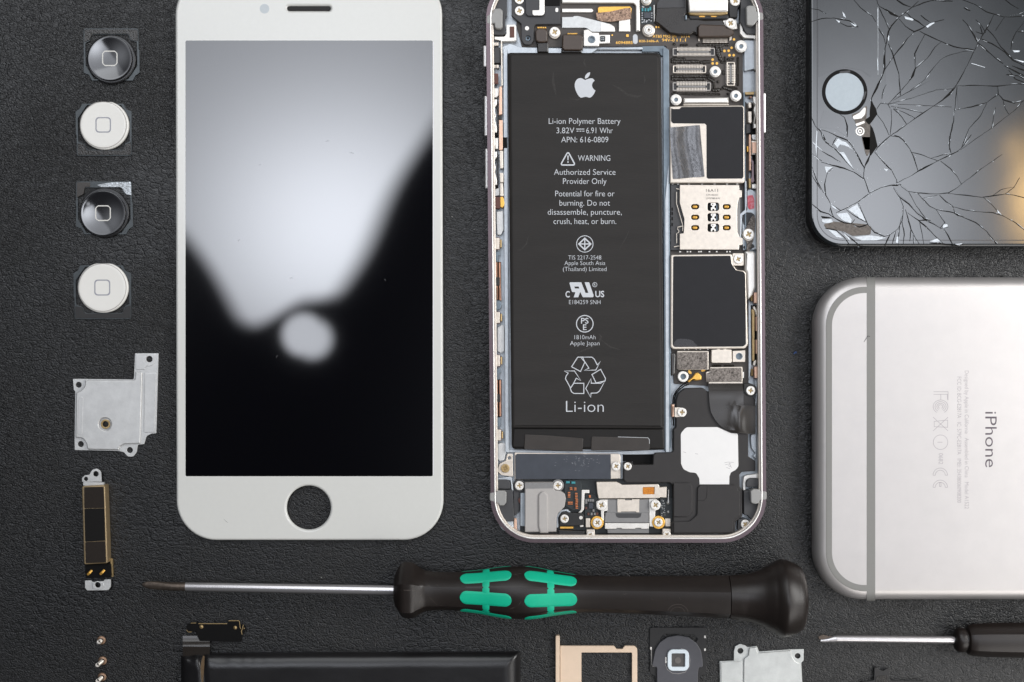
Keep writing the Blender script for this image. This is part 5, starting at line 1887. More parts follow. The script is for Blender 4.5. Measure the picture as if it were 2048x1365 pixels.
ap = (bez((1248, 952), (1275, 945), (1300, 930), (1325, 932)) + bez((1325, 932), (1345, 935), (1355, 950), (1360, 962)) + bez((1360, 962), (1335, 980), (1328, 1005), (1330, 1020)) +
      bez((1330, 1020), (1335, 1050), (1352, 1068), (1370, 1076)) + bez((1370, 1076), (1360, 1110), (1335, 1150), (1312, 1160)) + bez((1312, 1160), (1290, 1166), (1275, 1152), (1255, 1152)) +
      bez((1255, 1152), (1232, 1152), (1215, 1166), (1192, 1160)) + bez((1192, 1160), (1160, 1140), (1125, 1070), (1124, 1015)) + bez((1124, 1015), (1124, 965), (1155, 930), (1190, 930)) +
      bez((1190, 930), (1215, 930), (1232, 948), (1248, 952)))
mb.sheet(Zq(ap), ZT)
leaf = bez((1247, 936), (1240, 900), (1268, 865), (1306, 860)) + bez((1306, 860), (1310, 895), (1285, 934), (1247, 936))
mb.sheet(Zq(leaf), ZT)
mb.build("fruit_emblem", M_PRINT, bat)
# marks
mb = MB()
mb.stroke(rnd([(1136, 303.5), (1150.5, 330.5), (1121, 330.5)], 2.4, 4), 2.6, ZT, closed=True)
mb.slab([(1134.6, 311.5), (1137.4, 311.5), (1136.9, 321), (1135.1, 321)], ZT, ZT - 0.01)
mb.sheet(circ(1136, 324.6, 1.5, 14), ZT)
mb.build("warning_symbol", M_PRINT, bat)
mb = MB()
mb.stroke(circ(1169.6, 488.4, 16.4, 44), 1.4, ZT, closed=True)
dm = [(1169.6, 477), (1181.6, 488.4), (1169.6, 500), (1157.6, 488.4)]
mb.stroke(dm, 2.6, ZT, closed=True)
mb.stroke([(1169.6, 477), (1169.6, 500)], 2.2, ZT + 0.002)
mb.stroke([(1158, 488.4), (1181, 488.4)], 2.2, ZT + 0.004)
mb.build("certification_mark", M_PRINT, bat)
mb = MB()
U = zoom(1060, 440, 3.327)
UV = zoom(1125, 560, 14.944)
mb.sheet(rnd(UV((200, 75, 30), (560, 75), (690, 395), (775, 390), (660, 75), (795, 75), (928, 460), (925, 522, 30), (608, 522, 20), (530, 360), (470, 522), (335, 525), (385, 372), (285, 368, 40)), 0, 3), ZT, holes=[UV((350, 205), (480, 200), (505, 262), (375, 262))])
mb.stroke(circ(1060 + 431 / 3.327, 440 + 432 / 3.327, 4.4, 26), 0.9, ZT, closed=True)
mb.text("R", 1187.6, 1191.4, 572.4, 5.0, ZT)
mb.build("component_mark", M_PRINT, bat)
mb = MB()
mb.stroke(circ(1169.6, 648, 16.6, 44), 1.8, ZT, closed=True)
mb.build("safety_circle", M_PRINT, bat)
mb = MB()
LW = 1.7
for pl in ([(277, 978), (318, 914), (350, 914), (365, 948), (336, 1010)], [(335, 914), (412, 914), (428, 928), (448, 966), (470, 940), (438, 1000), (360, 1003), (392, 988), (365, 945)],
           [(412, 1030), (470, 995), (502, 1055), (500, 1072), (440, 1086)], [(500, 1070), (462, 1140), (446, 1152), (406, 1154), (404, 1182), (371, 1122), (405, 1058), (408, 1088), (470, 1088)],
           [(358, 1088), (358, 1156), (292, 1156), (276, 1144), (268, 1122), (292, 1088)], [(270, 1120), (236, 1058), (240, 1040), (254, 1020), (228, 1006), (296, 1006), (338, 1070), (308, 1054), (288, 1092)]):
    mb.stroke(U(pl), LW, ZT + random.uniform(0, 0.004), closed=True)
mb.build("recycling_symbol", M_PRINT, bat)
# smears on the wrap
random.seed(3)
for pl, wd in (([(1107, 145), (1106, 160), (1109, 178), (1112, 190)], 5), ([(1140, 198), (1155, 200), (1165, 196)], 3), ([(1225, 170), (1240, 178), (1255, 190), (1275, 194), (1285, 190)], 4), ([(1288, 150), (1290, 160), (1288, 168)], 3),
               ([(1198, 668), (1202, 674), (1198, 686), (1180, 696), (1150, 708)], 4), ([(1202, 680), (1220, 694), (1240, 700)], 3), ([(1170, 118), (1168, 126), (1172, 134)], 4), ([(1098, 692), (1101, 708)], 3),
               ([(1258, 462), (1252, 476), (1238, 500), (1030, 502)][:3], 2), ([(1057, 472), (1053, 488), (1042, 500), (1034, 501)], 2.2)):
    mb = MB()
    mb.stroke(pl, [wd * 0.3] + [wd] * (len(pl) - 2) + [wd * 0.2], ZT - 0.006)
    mb.build("dry_smear", mat("dusty_smear", rgb(64, 62, 61), 0.7, 0, 0.22, vscale=1500, col2=rgb(46, 44, 43)), bat)

# ---------------------------------------------------------------- logic board
board = part("logic_board", M_BOARD, rnd(Z1((430, 300), (500, 560), (960, 562), (1930, 548), (2200, 548)) + [(1332, 92), (1337, 112), (1337, 520), (1343, 700), (1348, 768), (1412, 772), (1497, 772), (1498, 210), (1486, 200), (1486, 62), (1470, 40), (1440, -30), (1040, -30)], 2, 2), 2.0, 1.32, 0.05)


def bpart(name, m, pts, z1, z0=2.0, b=0.06, holes=(), bs=2):
    return part(name, m, pts, z1, z0, b, holes, board, bs)


# upper left: earpiece bracket
br = part("earpiece_bracket", M_GREYPART, rnd(Z1((375, -100), (375, 190, 20), (490, 285, 20), (492, 470, 30), (520, 530, 40), (600, 535, 40), (636, 480, 30), (640, 320, 14), (660, 292, 10), (955, 288, 6), (955, -100)), 0, 4), 3.2, 2.02, 0.15,
          [circ(*Z1((568, 457))[0], 5.4, 20)])
mb = MB()
mb.slab(rnd(Z1((540, -60), (768, -60), (768, 165, 26), (745, 192, 26), (565, 192, 26), (542, 165, 26)), 0, 4), 3.9, 3.2, 0.15)
mb.build("raised_block", M_GREYPART, br)
mb = MB()
mb.slab(rnd(Z1((622, 125, 6), (704, 122, 4), (706, -60), (768, -60), (766, 160, 26), (744, 186, 22), (640, 186, 10), (622, 170, 8)), 0, 3), 4.05, 3.85, 0.06)
mb.build("bright_label", M_NICKEL, br)
mb = MB()
for q, r_ in (((558, 338), 4.2), ((912, 112), 3.0), ((912, 128), 3.0)):
    x, y = Z1(q)[0]
    mb.slab(circ(x, y, r_, 20), 3.26 + (0.004 if q[1] == 128 else 0), 3.18, 0.02)
mb.build("rivet", M_NICKEL, br)
part("black_foam_block", M_DEEP, Z1((772, -60), (950, -60), (950, 68), (772, 68)), 3.5, 2.0)
x, y = Z1((568, 457))[0]
part("screw_bush", M_SLATEWALL, circ(x, y, 5.2, 20), 2.6, 2.02, 0.05, [circ(x, y, 2.2, 14)])
for q, r_, z_ in (((468, 135), 9.4, 3.2), ((465, 0), 9.2, 3.2), ((886, 385), 10.2, 2.7)):
    x, y = Z1(q)[0]
    screw(x, y, r_, z_, ph)
x, y = Z1((886, 390))[0]
part("screw_seat", M_CREAM, circ(x, y + 0.6, 11.4, 28), 2.68, 2.0, 0.1)
# straps over the upper battery edge
for strap, head in (([(672, 505), (812, 500), (816, 628), (680, 628)], [(655, 372, 12), (690, 338, 12), (770, 338, 12), (802, 365, 12), (802, 490, 14), (760, 505, 10), (690, 505, 10), (660, 480, 12)]),
                    ([(968, 560), (1215, 560), (1208, 634), (962, 634)], [(978, 420, 10), (1000, 408, 6), (1200, 410, 8), (1222, 430, 8), (1222, 590, 10), (1180, 600, 6), (1000, 600, 6), (974, 575, 10)])):
    s_ = part("flex_strap", M_FILM, rnd(Z1(strap), 1, 2), 2.9, 1.6, 0.3)
    mb = MB()
    mb.slab(rnd(Z1(head), 0, 4), 3.6, 2.0, 0.3, bs=3)
    mb.build("connector_cap", M_BROWN, s_)
mb = MB()
for i in range(5):
    x, y = Z1((690 + i * 22, 330))[0]
    mb.slab(rr(x - 1.2, y - 1.4, x + 1.2, y + 1.4), 2.3 + 0.0, 2.0)
for i in range(9):
    x, y = Z1((1045 + i * 13, 402))[0]
    mb.slab(rr(x - 0.7, y - 1.2, x + 0.7, y + 1.2), 2.3, 2.0)
mb.build("solder_pads", M_GOLD, board)
# shield frame and pale shapes, top middle
sh = part("shield_frame", M_NICKEL, rnd(Z1((965, -90), (1895, -90), (1900, 372, 4), (1852, 374, 4), (1850, 70, 26), (1820, 40, 26), (975, 36)), 0, 4), 3.0, 2.0, 0.2)
for q, m_ in ((rnd(Z1((975, 105, 4), (1330, 105, 14), (1346, 125, 14), (1330, 148, 14), (975, 148, 4)), 0, 3), M_NICKEL),
              (rnd(Z1((975, 205), (1100, 203, 10), (1120, 192, 10), (1165, 192, 10), (1540, 285, 40), (1596, 318, 30), (1604, 378, 4), (1325, 380, 20), (1290, 350, 30), (1250, 332, 20), (975, 332)), 0, 3), mat("pale_grey_pad", rgb(206, 208, 209), 0.4, 0.1)),
              (rnd(Z1((1650, 245, 6), (1780, 225, 10), (1784, 376, 4), (1648, 376, 4)), 0, 3), M_NICKEL)):
    mb = MB()
    mb.slab(q, 2.5, 2.0, 0.08)
    mb.build("pale_pad", m_, sh)
mb = MB()
mb.slab(rnd(Z1((1436, 268), (1560, 296, 30), (1598, 325, 20), (1602, 376, 4), (1434, 376)), 0, 3), 2.56, 2.48, 0.03)
mb.build("pale_pad", M_NICKEL, sh)
mb = MB()
mb.slab(rnd(Z1((1400, 95, 14), (1420, 82, 8), (1780, 78, 10), (1798, 100, 10), (1795, 170), (1400, 170)), 0, 3), 2.5, 2.0, 0.08)
mb.build("gold_pad", M_GOLD, sh)
mb = MB()
mb.slab(rnd(Z1((1375, 152, 6), (1450, 148), (1540, 140), (1640, 118), (1720, 100, 10), (1790, 96, 10), (1796, 225, 10), (1720, 240), (1620, 252), (1540, 262), (1440, 255), (1385, 232, 10)), 2, 2), 2.75, 2.5, 0.12)
mb.build("gritty_foam", M_GLITTER, sh)
x, y = Z1((1806, 150))[0]
# small bright bracket
t2 = bpart("bright_bracket", M_NICKEL, rnd(Z1((1232, 360, 6), (1284, 350, 8), (1332, 388, 14), (1410, 390, 6), (1416, 415), (1540, 415, 6), (1542, 515, 8), (1416, 520), (1412, 550, 6), (1230, 550, 6)), 0, 3), 2.9, 2.0, 0.12,
           [circ(*Z1((1325, 470))[0], 5.0, 20)])
x, y = Z1((1325, 470))[0]
mb = MB()
mb.slab(circ(x, y, 7.6, 28), 3.0, 2.86, 0.06, holes=[circ(x, y, 5.2, 20)])
mb.slab(circ(x, y, 5.0, 20), 2.5, 2.4, m=0)
mb.build("screw_bush", M_SLATEWALL, t2)
mb = MB()
x, y = Z1((1457, 462))[0]
mb.slab(rr(x - 5, y - 5.4, x + 5, y + 5.4, 1.6), 3.1, 2.9, 0.05)
for dx in (-1.6, 1.6):
    for dy in (-1.8, 1.8):
        mb.slab(rr(x + dx - 0.8, y + dy - 0.8, x + dx + 0.8, y + dy + 0.8), 3.16, 3.1, m=1)
mb.build("sensor_chip", [M_BOARDDARK, M_PRINT], t2)
mb = MB()
for q in ((1570, 420),):
    x, y = Z1(q)[0]
    mb.slab(circ(x, y, 1.6, 14), 2.05, 2.0)
x, y = Z1((1750, 425))[0]
mb.slab(rr(x - 2.6, y - 2.6, x + 2.6, y + 2.6, 0.8), 2.2, 2.0)
for q in ((1240, 608), (1290, 605), (1325, 570), (1300, 658), (1350, 658), (1100, 710), (1100, 755), (1150, 755), (1353, 470)):
    x, y = Z2(q)[0]
    mb.slab(circ(x, y, 2.6, 18), 2.05, 2.0)
for q in ((430, 325), (460, 325)):
    x, y = Z2(q)[0]
    mb.slab(rr(x - 1.6, y - 1.8, x + 1.6, y + 1.8, 0.5), 2.1, 2.0)
mb.build("test_pads", M_GOLD, board)
x, y = Z1((1843, 467))[0]
bpart("white_pad", M_PRINT, rr(x - 4.8, y - 9.8, x + 4.8, y + 9.8, 4.7), 2.08)
mb = MB()
zt_ = 2.01
mb.text("6094885", *[960 + q / 5.935 for q in (1612, 1812)], 525 / 5.935, 5.6, zt_, off=0.01)
mb.text("820-3486-A", *[1240 + q / 5.935 for q in (226, 460)], 504 / 5.935, 4.6, zt_, off=0.01)
mb.text("AT&S MX5 SM", *[1240 + q / 5.935 for q in (388, 668)], 449 / 5.935, 5.4, zt_, off=0.01)
mb.text("3114", *[1240 + q / 5.935 for q in (724, 828)], 449 / 5.935, 5.2, zt_, off=0.01)
mb.text("94V-0", *[1240 + q / 5.935 for q in (498, 648)], 495 / 5.935, 5.8, zt_, off=0.01)
mb.text("11.1", *[1240 + q / 5.935 for q in (672, 782)], 495 / 5.935, 5.8, zt_, off=0.01)
mb.build("gold_printed_codes", M_GOLD, board)

# chip corner beside the shield frame
mb = MB()
mb.slab(rnd(Z2((248, 20), (418, 20), (416, 285), (246, 290)), 1, 2), 2.12, 2.0)
chipb = mb.build("chip_area", M_BOARDDARK, board)
mb = MB()
mb.slab(Z2((285, 150), (366, 150), (366, 218), (285, 218)), 2.8, 2.12, 0.05)
mb.build("chip", M_SLATE, chipb)
mb = MB()
for i in range(3):
    x, y = Z2((268 + i * 34, 118))[0]
    mb.slab(rr(x - 1.6, y - 3, x + 1.6, y + 3), 2.5, 2.12)
x, y = Z2((360, 105))[0]
mb.slab(rr(x - 1.6, y - 3.4, x + 1.6, y + 3.4), 2.5, 2.12)
mb.build("teal_capacitor", M_TEAL, chipb)
mb = MB()
for q in [(265, 158), (265, 185), (265, 212), (265, 232), (378, 158), (378, 185), (378, 212), (290, 240), (320, 250), (345, 238), (370, 250), (285, 262), (312, 262), (265, 268), (280, 85), (268, 82)]:
    x, y = Z2(q)[0]
    mb.slab(rr(x - 1.2, y - 1.1, x + 1.2, y + 1.1), 2.3, 2.12)
mb.build("solder_points", M_PRINT, chipb)
bpart("shield_clip", M_NICKEL, Z2((400, 60), (412, 60), (414, 260), (402, 260)), 2.7)

# black camera flex, upper right
flx = part("camera_flex", M_FILM, rnd(Z2((500, -60), (800, -60), (802, 160, 10), (760, 190, 10), (1000, 236, 10), (1220, 232, 10), (1252, 300, 10), (1250, 330), (928, 330, 10), (926, 420, 8), (870, 392, 10), (840, 415, 20), (700, 418, 30), (590, 402, 40), (480, 312, 30), (410, 262, 14), (430, 60, 30)), 0, 3), 3.3, 2.02, 0.4, bs=3)
mb = MB()
mb.slab(rnd(Z2((506, -60), (770, -60), (772, 92), (434, 100, 6), (440, 40, 20)), 0, 2), 3.5, 3.2, 0.1)
mb.build("stiffener", M_GREYPART, flx)
cm = part("camera_module", M_NICKEL, rnd(Z2((808, -80), (1286, -80), (1284, 140, 8), (822, 146, 8)), 0, 3), 5.0, 2.4, 0.3, bs=3)
mb = MB()
mb.slab(rnd(Z2((806, 146), (1280, 144), (1278, 168, 4), (1180, 186, 6), (900, 186, 6), (826, 178, 10)), 0, 3), 4.2, 2.6, 0.3)
mb.build("gold_skirt", M_BRASS, cm)
mb = MB()
mb.slab(rnd(Z2((820, 180), (1290, 176), (1290, 232, 10), (830, 238, 10)), 0, 3), 3.6, 2.4, 0.3)
mb.build("module_foot", M_BLACK, cm)
mb = MB()
for q in ((972, 196), (1112, 194)):
    x, y = Z2(q)[0]
    mb.slab(rr(x - 5.5, y - 1.8, x + 5.5, y + 1.8, 0.6), 3.72, 3.5, 0.05)
mb.build("contact_tab", M_GOLD, cm)
part("side_post", M_SLATEWALL, rr(1370, 30, 1374, 40, 1.5), 4.0, 2.0, 0.2)
cc = part("flex_connector_cap", M_BROWN, rnd(Z2((925, 330, 20), (950, 288, 20), (1240, 300, 10), (1262, 330, 6), (1330, 345, 10), (1352, 375, 8), (1354, 405, 6), (1300, 440, 10), (940, 446, 16), (926, 430, 10)), 0, 4), 4.0, 2.4, 0.35, bs=3)
x, y = Z2((1310, 285))[0]
part("screw_tab", M_NICKEL, rnd(Z2((1205, 250, 20), (1310, 222, 60), (1385, 240, 20), (1392, 345, 6), (1300, 350, 20), (1230, 300, 20)), 0, 4), 2.9, 2.0, 0.1)
screw(x, y - 0.6, 10.2, 2.9, ph)
x, y = Z2((1366, 14))[0]
screw(x, y, 10.4, 3.4, ph)
part("corner_bracket", M_BLACK, rnd(Z2((1290, -60), (1440, -60), (1436, 60, 20), (1400, 100, 30), (1395, 210, 10), (1300, 210, 10)), 0, 3), 3.4, 2.0, 0.2)
for q, r_ in (((340, 362), 12.6), ((312, 2), 10.4)):
    x, y = Z2(q)[0]
    mb = MB()
    mb.slab(circ(x, y + 0.6, r_, 30), 2.8, 2.0, 0.15, m=1)
    mb.slab(circ(x, y - 0.4, r_ * 0.78, 30), 3.5, 2.7, 0.15, holes=[circ(x, y - 0.4, 2.6, 14)])
    mb.stroke(circ(x, y - 0.4, r_ * 0.5, 24), 0.8, 3.51, closed=True, m=2)
    mb.build("threaded_post", [M_NICKEL, M_CREAM, M_SLATEWALL], ph)


def connector(x0, y0, x1, y1, n, vertical=False, warm=False):
    mb = MB()
    a = MB()
    if vertical:
        # swap axes
        P_ = lambda x, y: (y, x)
    else:
        P_ = lambda x, y: (x, y)
    X0, Y0, X1, Y1 = (y0, x0, y1, x1) if vertical else (x0, y0, x1, y1)
    R_ = lambda a0, b0, a1, b1, r=0.0: [P_(*p) for p in rr(a0, b0, a1, b1, r, 3)]
    h_ = Y1 - Y0
    L_ = X1 - X0
    mb.slab(R_(X0, Y0, X1, Y1, 1.8), 2.7, 2.0, 0.08, holes=[R_(X0 + 2, Y0 + 2, X1 - 2, Y1 - 2, 1)], m=2)
    mb.slab(R_(X0 + 1.9, Y0 + 1.9, X1 - 1.9, Y1 - 1.9), 2.3, 2.0, m=0)
    mb.slab(R_(X0 + L_ * 0.14, Y0 + h_ * 0.40, X1 - L_ * 0.14, Y0 + h_ * 0.60), 2.8, 2.3, 0.06, m=1)
    p_ = (L_ * 0.80) / n
    for i in range(n):
        xx = X0 + L_ * 0.10 + p_ * (i + 0.5)
        for ya, yb in ((Y0 + 0.6, Y0 + h_ * 0.36), (Y0 + h_ * 0.64, Y1 - 0.6)):
            mb.slab(R_(xx - p_ * 0.27, ya, xx + p_ * 0.27, yb), 2.78, 2.3, m=3)
        for ya, yb in ((Y0 - 1.8, Y0 - 0.3), (Y1 + 0.3, Y1 + 1.8)):
            mb.slab(R_(xx - p_ * 0.24, ya, xx + p_ * 0.24, yb), 2.1, 2.0, m=3)
    return mb.build("board_connector", [M_GREYPART, M_GREYDARK, M_CREAM if warm else M_GREY, M_CREAM], board)


for a, b, c, d, n in ((625, 572, 1126, 664, 26), (628, 778, 1022, 870, 17), (625, 980, 1078, 1080, 20)):
    (xa, ya), (xb, yb) = Z2((a, b), (c, d))
    connector(xa, ya, xb, yb, n, warm=(n == 17))
(xa, ya), (xb, yb) = Z2((1266, 738), (1362, 1020))
connector(xa, ya, xb, yb, 11, vertical=True, warm=True)
mb = MB()
for i in range(19):
    x, y = Z2((990 + i * 15.5, 468))[0]
    for dy in (0, 3.2, 6):
        mb.slab(rr(x - 0.75, y + dy - 1.0, x + 0.75, y + dy + 1.0), 2.35 + 0.002 * i, 2.0)
mb.slab(Z2((930, 440), (945, 440), (945, 490), (930, 490)), 2.3, 2.0)
mb.slab(Z2((1300, 440), (1328, 440), (1322, 478), (1300, 486)), 2.3, 2.0)
mb.build("connector_pins", M_CREAM, board)
# protective glue
mb = MB()
random.seed(8)
rows = [((618, 705), (760, 705), 22), ((620, 735), (925, 735), 24), ((965, 742), (1060, 738), 22), ((620, 908), (1010, 905), 22), ((620, 940), (1000, 940), 22), ((1040, 895), (1045, 930), 16),
        ((1065, 940), (1105, 965), 24), ((625, 1112), (660, 1112), 16), ((690, 1115), (1010, 1120), 15), ((1020, 1120), (1180, 1122), 14), ((1400, 690), (1398, 1000), 15), ((1395, 820), (1400, 1010), 16), ((1245, 685), (1248, 725), 14), ((1200, 742), (1235, 740), 13),
        ((1285, 705), (1340, 705), 18), ((1150, 560), (1165, 640), 30), ((1165, 640), (1190, 700), 30), ((1180, 530), (1200, 600), 26), ((925, 535), (1280, 535), 20), ((640, 525), (645, 525), 18), ((725, 535), (795, 535), 15),
        ((1225, 850), (1228, 880), 14), ((1110, 985), (1120, 1050), 16), ((1105, 1075), (1165, 1070), 26), ((1165, 972), (1166, 974), 16), ((1200, 1062), (1215, 1062), 14), ((1235, 1040), (1310, 1065), 24), ((1310, 1050), (1385, 1050), 14), ((1278, 1118), (1280, 1119), 13), ((640, 1135), (655, 1150), 8)]
for a, b, r_ in rows:
    (x0_, y0_), (x1_, y1_) = Z2(a, b)
    l = math.hypot(x1_ - x0_, y1_ - y0_)
    n = max(1, int(l / (r_ / 5.935 * 0.85)))
    for i in range(n + 1):
        u = i / n
        rad = r_ / 5.935 * random.uniform(0.85, 1.12)
        x = x0_ + (x1_ - x0_) * u
        y = y0_ + (y1_ - y0_) * u + random.uniform(-0.5, 0.5)
        zt2 = 2.3 + random.uniform(0, 0.12)
        mb.lathe(x, y, [(0.01, zt2), (rad * 0.5, zt2 - 0.05), (rad * 0.85, zt2 - 0.16), (rad, 2.0)][::-1], 10)
mb.build("black_glue_beads", M_GLUE, board, sharp=80)
for q, r_ in (((1437, 552), 12.0), ((1130, 852), 11.0), ((665, 1186), 11.0), ((1375, 1140), 11.0)):
    x, y = Z2(q)[0]
    standoff(x, y, r_, 2.0, 3.6, ph)
part("bright_bar", M_NICKEL, rnd(Z2((758, 1165), (1290, 1158), (1290, 1228), (758, 1232)), 1.0, 2), 3.2, 2.0, 0.3, bs=3)
part("bright_bar", M_CREAM, rnd(Z2((750, 1240), (1292, 1236), (1292, 1252), (750, 1256)), 0.5, 2), 2.9, 2.0, 0.1)

# ---------------------------------------------------------------- shield cans and card reader
can = part("shield_can", M_CREAM, rnd(Z3((336, 228, 12), (520, 222), (1330, 212, 14), (1358, 235, 20), (1364, 1250, 16), (1345, 1272, 14), (340, 1275, 14)), 0, 3), 3.8, 2.0, 0.3, bs=4)
mb = MB()
mb.slab(rnd(Z3((358, 245, 12), (385, 262, 6), (470, 262, 6), (500, 235, 6), (1325, 228, 16), (1346, 250, 14), (1346, 1190, 16), (1325, 1212, 14), (862, 1214, 14), (842, 1195, 14), (840, 482, 14), (818, 462, 14), (382, 458, 18), (357, 430, 18)), 0, 4), 3.9, 3.78, 0.05)
mb.build("black_sticker", M_STICKER, can)
# crinkled foil tape
mb = MB()
q00, q10, q11, q01 = Z3((336, 515), (748, 482), (812, 1185), (382, 1218))
random.seed(4)
vs, fs = [], []
NX, NY = 26, 40
for j in range(NY + 1):
    for i in range(NX + 1):
        u, v = i / NX, j / NY
        x = (q00[0] * (1 - u) + q10[0] * u) * (1 - v) + (q01[0] * (1 - u) + q11[0] * u) * v
        y = (q00[1] * (1 - u) + q10[1] * u) * (1 - v) + (q01[1] * (1 - u) + q11[1] * u) * v
        z = 3.98 + 0.16 * math.sin(u * 8.5 + 0.4 * math.sin(v * 5)) + random.uniform(-0.008, 0.008)
        vs.append(mb.P(x, y, z))
for j in range(NY):
    for i in range(NX):
        a = j * (NX + 1) + i
        fs.append((a + 1, a, a + NX + 1, a + NX + 2))
mb.add(vs, fs)
mb.build("foil_tape", M_FOIL, can, sharp=80)
# SIM reader
rd = part("card_reader", M_GREYPART, rnd(Z4((350, 140), (475, 140), (480, 150), (1300, 150), (1330, 380), (1310, 860), (1290, 1025), (350, 1030)), 2, 2), 3.0, 2.0, 0.1)
pl_h = []
for x_ in (684, 1115):
    for y_ in (436, 580, 723):
        a, b = Z4((x_, y_))[0]
        pl_h.append(rr(a - 8.0, b - 4.9, a + 8.0, b + 4.9, 4.6, 5))
for y_ in (437, 580, 723):
    a, b = Z4((931, y_))[0]
    pl_h.append(rr(a - 11.4, b - 8.1, a + 11.4, b + 8.1, 4.2, 5))
mb = MB()
mb.slab(rnd(Z4((474, 138, 4), (1286, 140, 4), (1288, 206, 3), (1322, 212, 3), (1322, 304, 4), (1284, 318, 6), (1266, 390, 8), (1258, 490, 8), (1262, 780, 8), (1290, 850, 6), (1330, 862, 4), (1330, 958, 4), (1286, 962, 4), (1282, 1022, 4), (474, 1022, 4),
               (474, 806, 6), (526, 800, 8), (534, 700, 10), (536, 600, 10), (500, 480, 10), (474, 385, 10)), 0, 3), 3.7, 3.4, 0.1, holes=pl_h)
mb.build("reader_plate", M_CREAM, rd)
for x_ in (684, 1115):
    for y_ in (436, 580, 723):
        a, b = Z4((x_, y_))[0]
        mb = MB()
        mb.slab(rr(a - 7.8, b - 4.7, a + 7.8, b + 4.7, 4.4), 3.06, 3.0, m=1)
        mb.slab(rr(a - 5.4, b - 3.2, a + 5.4, b + 3.2, 3.0), 3.6, 3.05, 0.4, bs=4)
        mb.build("gold_contact", [M_GOLD, M_DEEP], rd)
for y_ in (437, 580, 723):
    a, b = Z4((931, y_))[0]
    mb = MB()
    mb.slab(rr(a - 11.2, b - 8, a + 11.2, b + 8, 4), 3.05, 3.0, m=1)
    mb.slab(rnd([(a - 4.6, b - 7.6), (a + 5.2, b - 7.6), (a + 5.2, b - 2.6), (a + 2.6, b - 1.4), (a + 1.8, b + 1.0), (a + 5.0, b + 3.0), (a + 5, b + 7.6), (a + 2.4, b + 7.6), (a + 2.0, b + 4.2), (a - 1.6, b + 4.2), (a - 1.8, b + 7.6), (a - 4.6, b + 7.6),
                  (a - 4.6, b + 1.4), (a - 1.6, b + 0.6), (a - 2.2, b - 2.0), (a - 4.6, b - 2.6)], 0.6, 2), 3.4, 3.05, 0.04, holes=[circ(a - 0.8, b - 4.6, 1.2, 10)])
    mb.slab(rr(a + 6.4, b - 5, a + 8.4, b + 6), 3.2, 3.05, m=2)
    mb.build("reader_window", [M_NICKEL, M_DEEP, M_SLATEWALL], rd)
mb = MB()
zp = 3.71
mb.text("16A11", *[1290 + q / 6.826 for q in (833, 996)], 350 + 233 / 6.826, 5.8, zp)
mb.text("CFN45251", *[1290 + q / 6.826 for q in (834, 994)], 350 + 286 / 6.826, 3.2, zp, off=0.01)
mb.text("L9TF98FAW", *[1290 + q / 6.826 for q in (834, 1026)], 350 + 333 / 6.826, 3.2, zp, off=0.01)
mb.build("printed_code", M_TAPE, rd)
mb = MB()
wire = Z4((430, 235), (430, 395), (500, 640), (516, 700), (512, 768))
mb.tube([p + (3.35,) for p in wire], 0.11)
wire = Z4((510, 700), (448, 715), (445, 745), (462, 762), (458, 790), (430, 802), (432, 935))
mb.tube([p + (3.35,) for p in wire], 0.11)
mb.tube([p + (3.3,) for p in Z4((425, 188), (445, 195), (470, 198))], 0.12)
mb.tube([p + (3.3,) for p in Z4((395, 985), (440, 975), (470, 972))], 0.12)
mb.build("spring_wire", M_CREAM, rd)
mb = MB()
mb.slab(rnd(Z4((1270, 320, 6), (1300, 322, 4), (1302, 840, 6), (1278, 842, 6), (1256, 740, 10), (1252, 480, 10)), 0, 2), 3.3, 2.9, 0.08)
mb.build("latch_bar", M_GREYDARK, rd)
mb = MB()
for y_ in (470, 530, 600, 680):
    mb.slab(rr(*Z4((362, y_ - 22))[0], *Z4((378, y_ + 22))[0]), 3.0, 2.2)
mb.build("solder_points", M_BRASS, rd)
mb = MB()
for i, x_ in enumerate((380, 450, 600, 780, 950, 1120, 1260)):
    a, b = Z4((x_, 124))[0]
    mb.slab(rr(a - 2, b - 1.3, a + 2, b + 1.3), 2.4, 2.0)
for x_ in (480, 580, 620, 735, 765, 880, 980, 1120, 1160):
    a, b = Z4((x_, 1050))[0]
    mb.slab(rr(a - 1.6, b - 1.3, a + 1.6, b + 1.3), 2.4, 2.0)
for x_ in (540, 595, 700, 755, 860):
    a, b = Z5((x_, 268))[0]
    mb.slab(rr(a - 1.0, b - 1.0, a + 1.0, b + 1.0), 2.4, 2.0)
mb.build("solder_points", M_NICKEL, board)
# lower shield can
can2 = part("shield_can", M_CREAM, rnd([(1341.5, 510, 4), (1463, 508, 4), (1466, 514), (1466, 530, 6), (1474, 540, 6), (1488, 541.5, 4), (1492.5, 546, 4), (1496.5, 690, 6), (1490, 697.5, 5), (1346, 699, 5), (1341, 694, 4)], 0, 4), 3.8, 2.0, 0.3, bs=4)
mb = MB()
mb.slab(rnd([(1346.5, 513, 3), (1461, 512, 3), (1463, 528, 8), (1472, 541, 6), (1487, 544, 4), (1490.5, 549, 4), (1492, 689, 4), (1486, 693.5, 4), (1349, 694.5, 4), (1345.5, 690, 4)], 0, 4), 3.9, 3.78, 0.05)
mb.build("black_sticker", M_STICKER, can2)
mb = MB()
mb.sheet(rnd(Z5((392, 220), (400, 170), (430, 135), (480, 122), (560, 125), (620, 135), (660, 155), (680, 185), (735, 225), (560, 228), (395, 228)), 3, 2), 3.905)
mb.build("scuffed_patch", mat("grey_scuff", rgb(88, 88, 92), 0.8, 0, 0.2, vscale=5000, col2=rgb(44, 44, 47)), can2)
x, y = Z4((1270, 1152))[0]
part("screw_tab", M_CREAM, rr(x - 11, y - 12, x + 12, y + 13, 3), 3.3, 2.0, 0.12)
screw(x, y, 9.0, 3.3, ph)
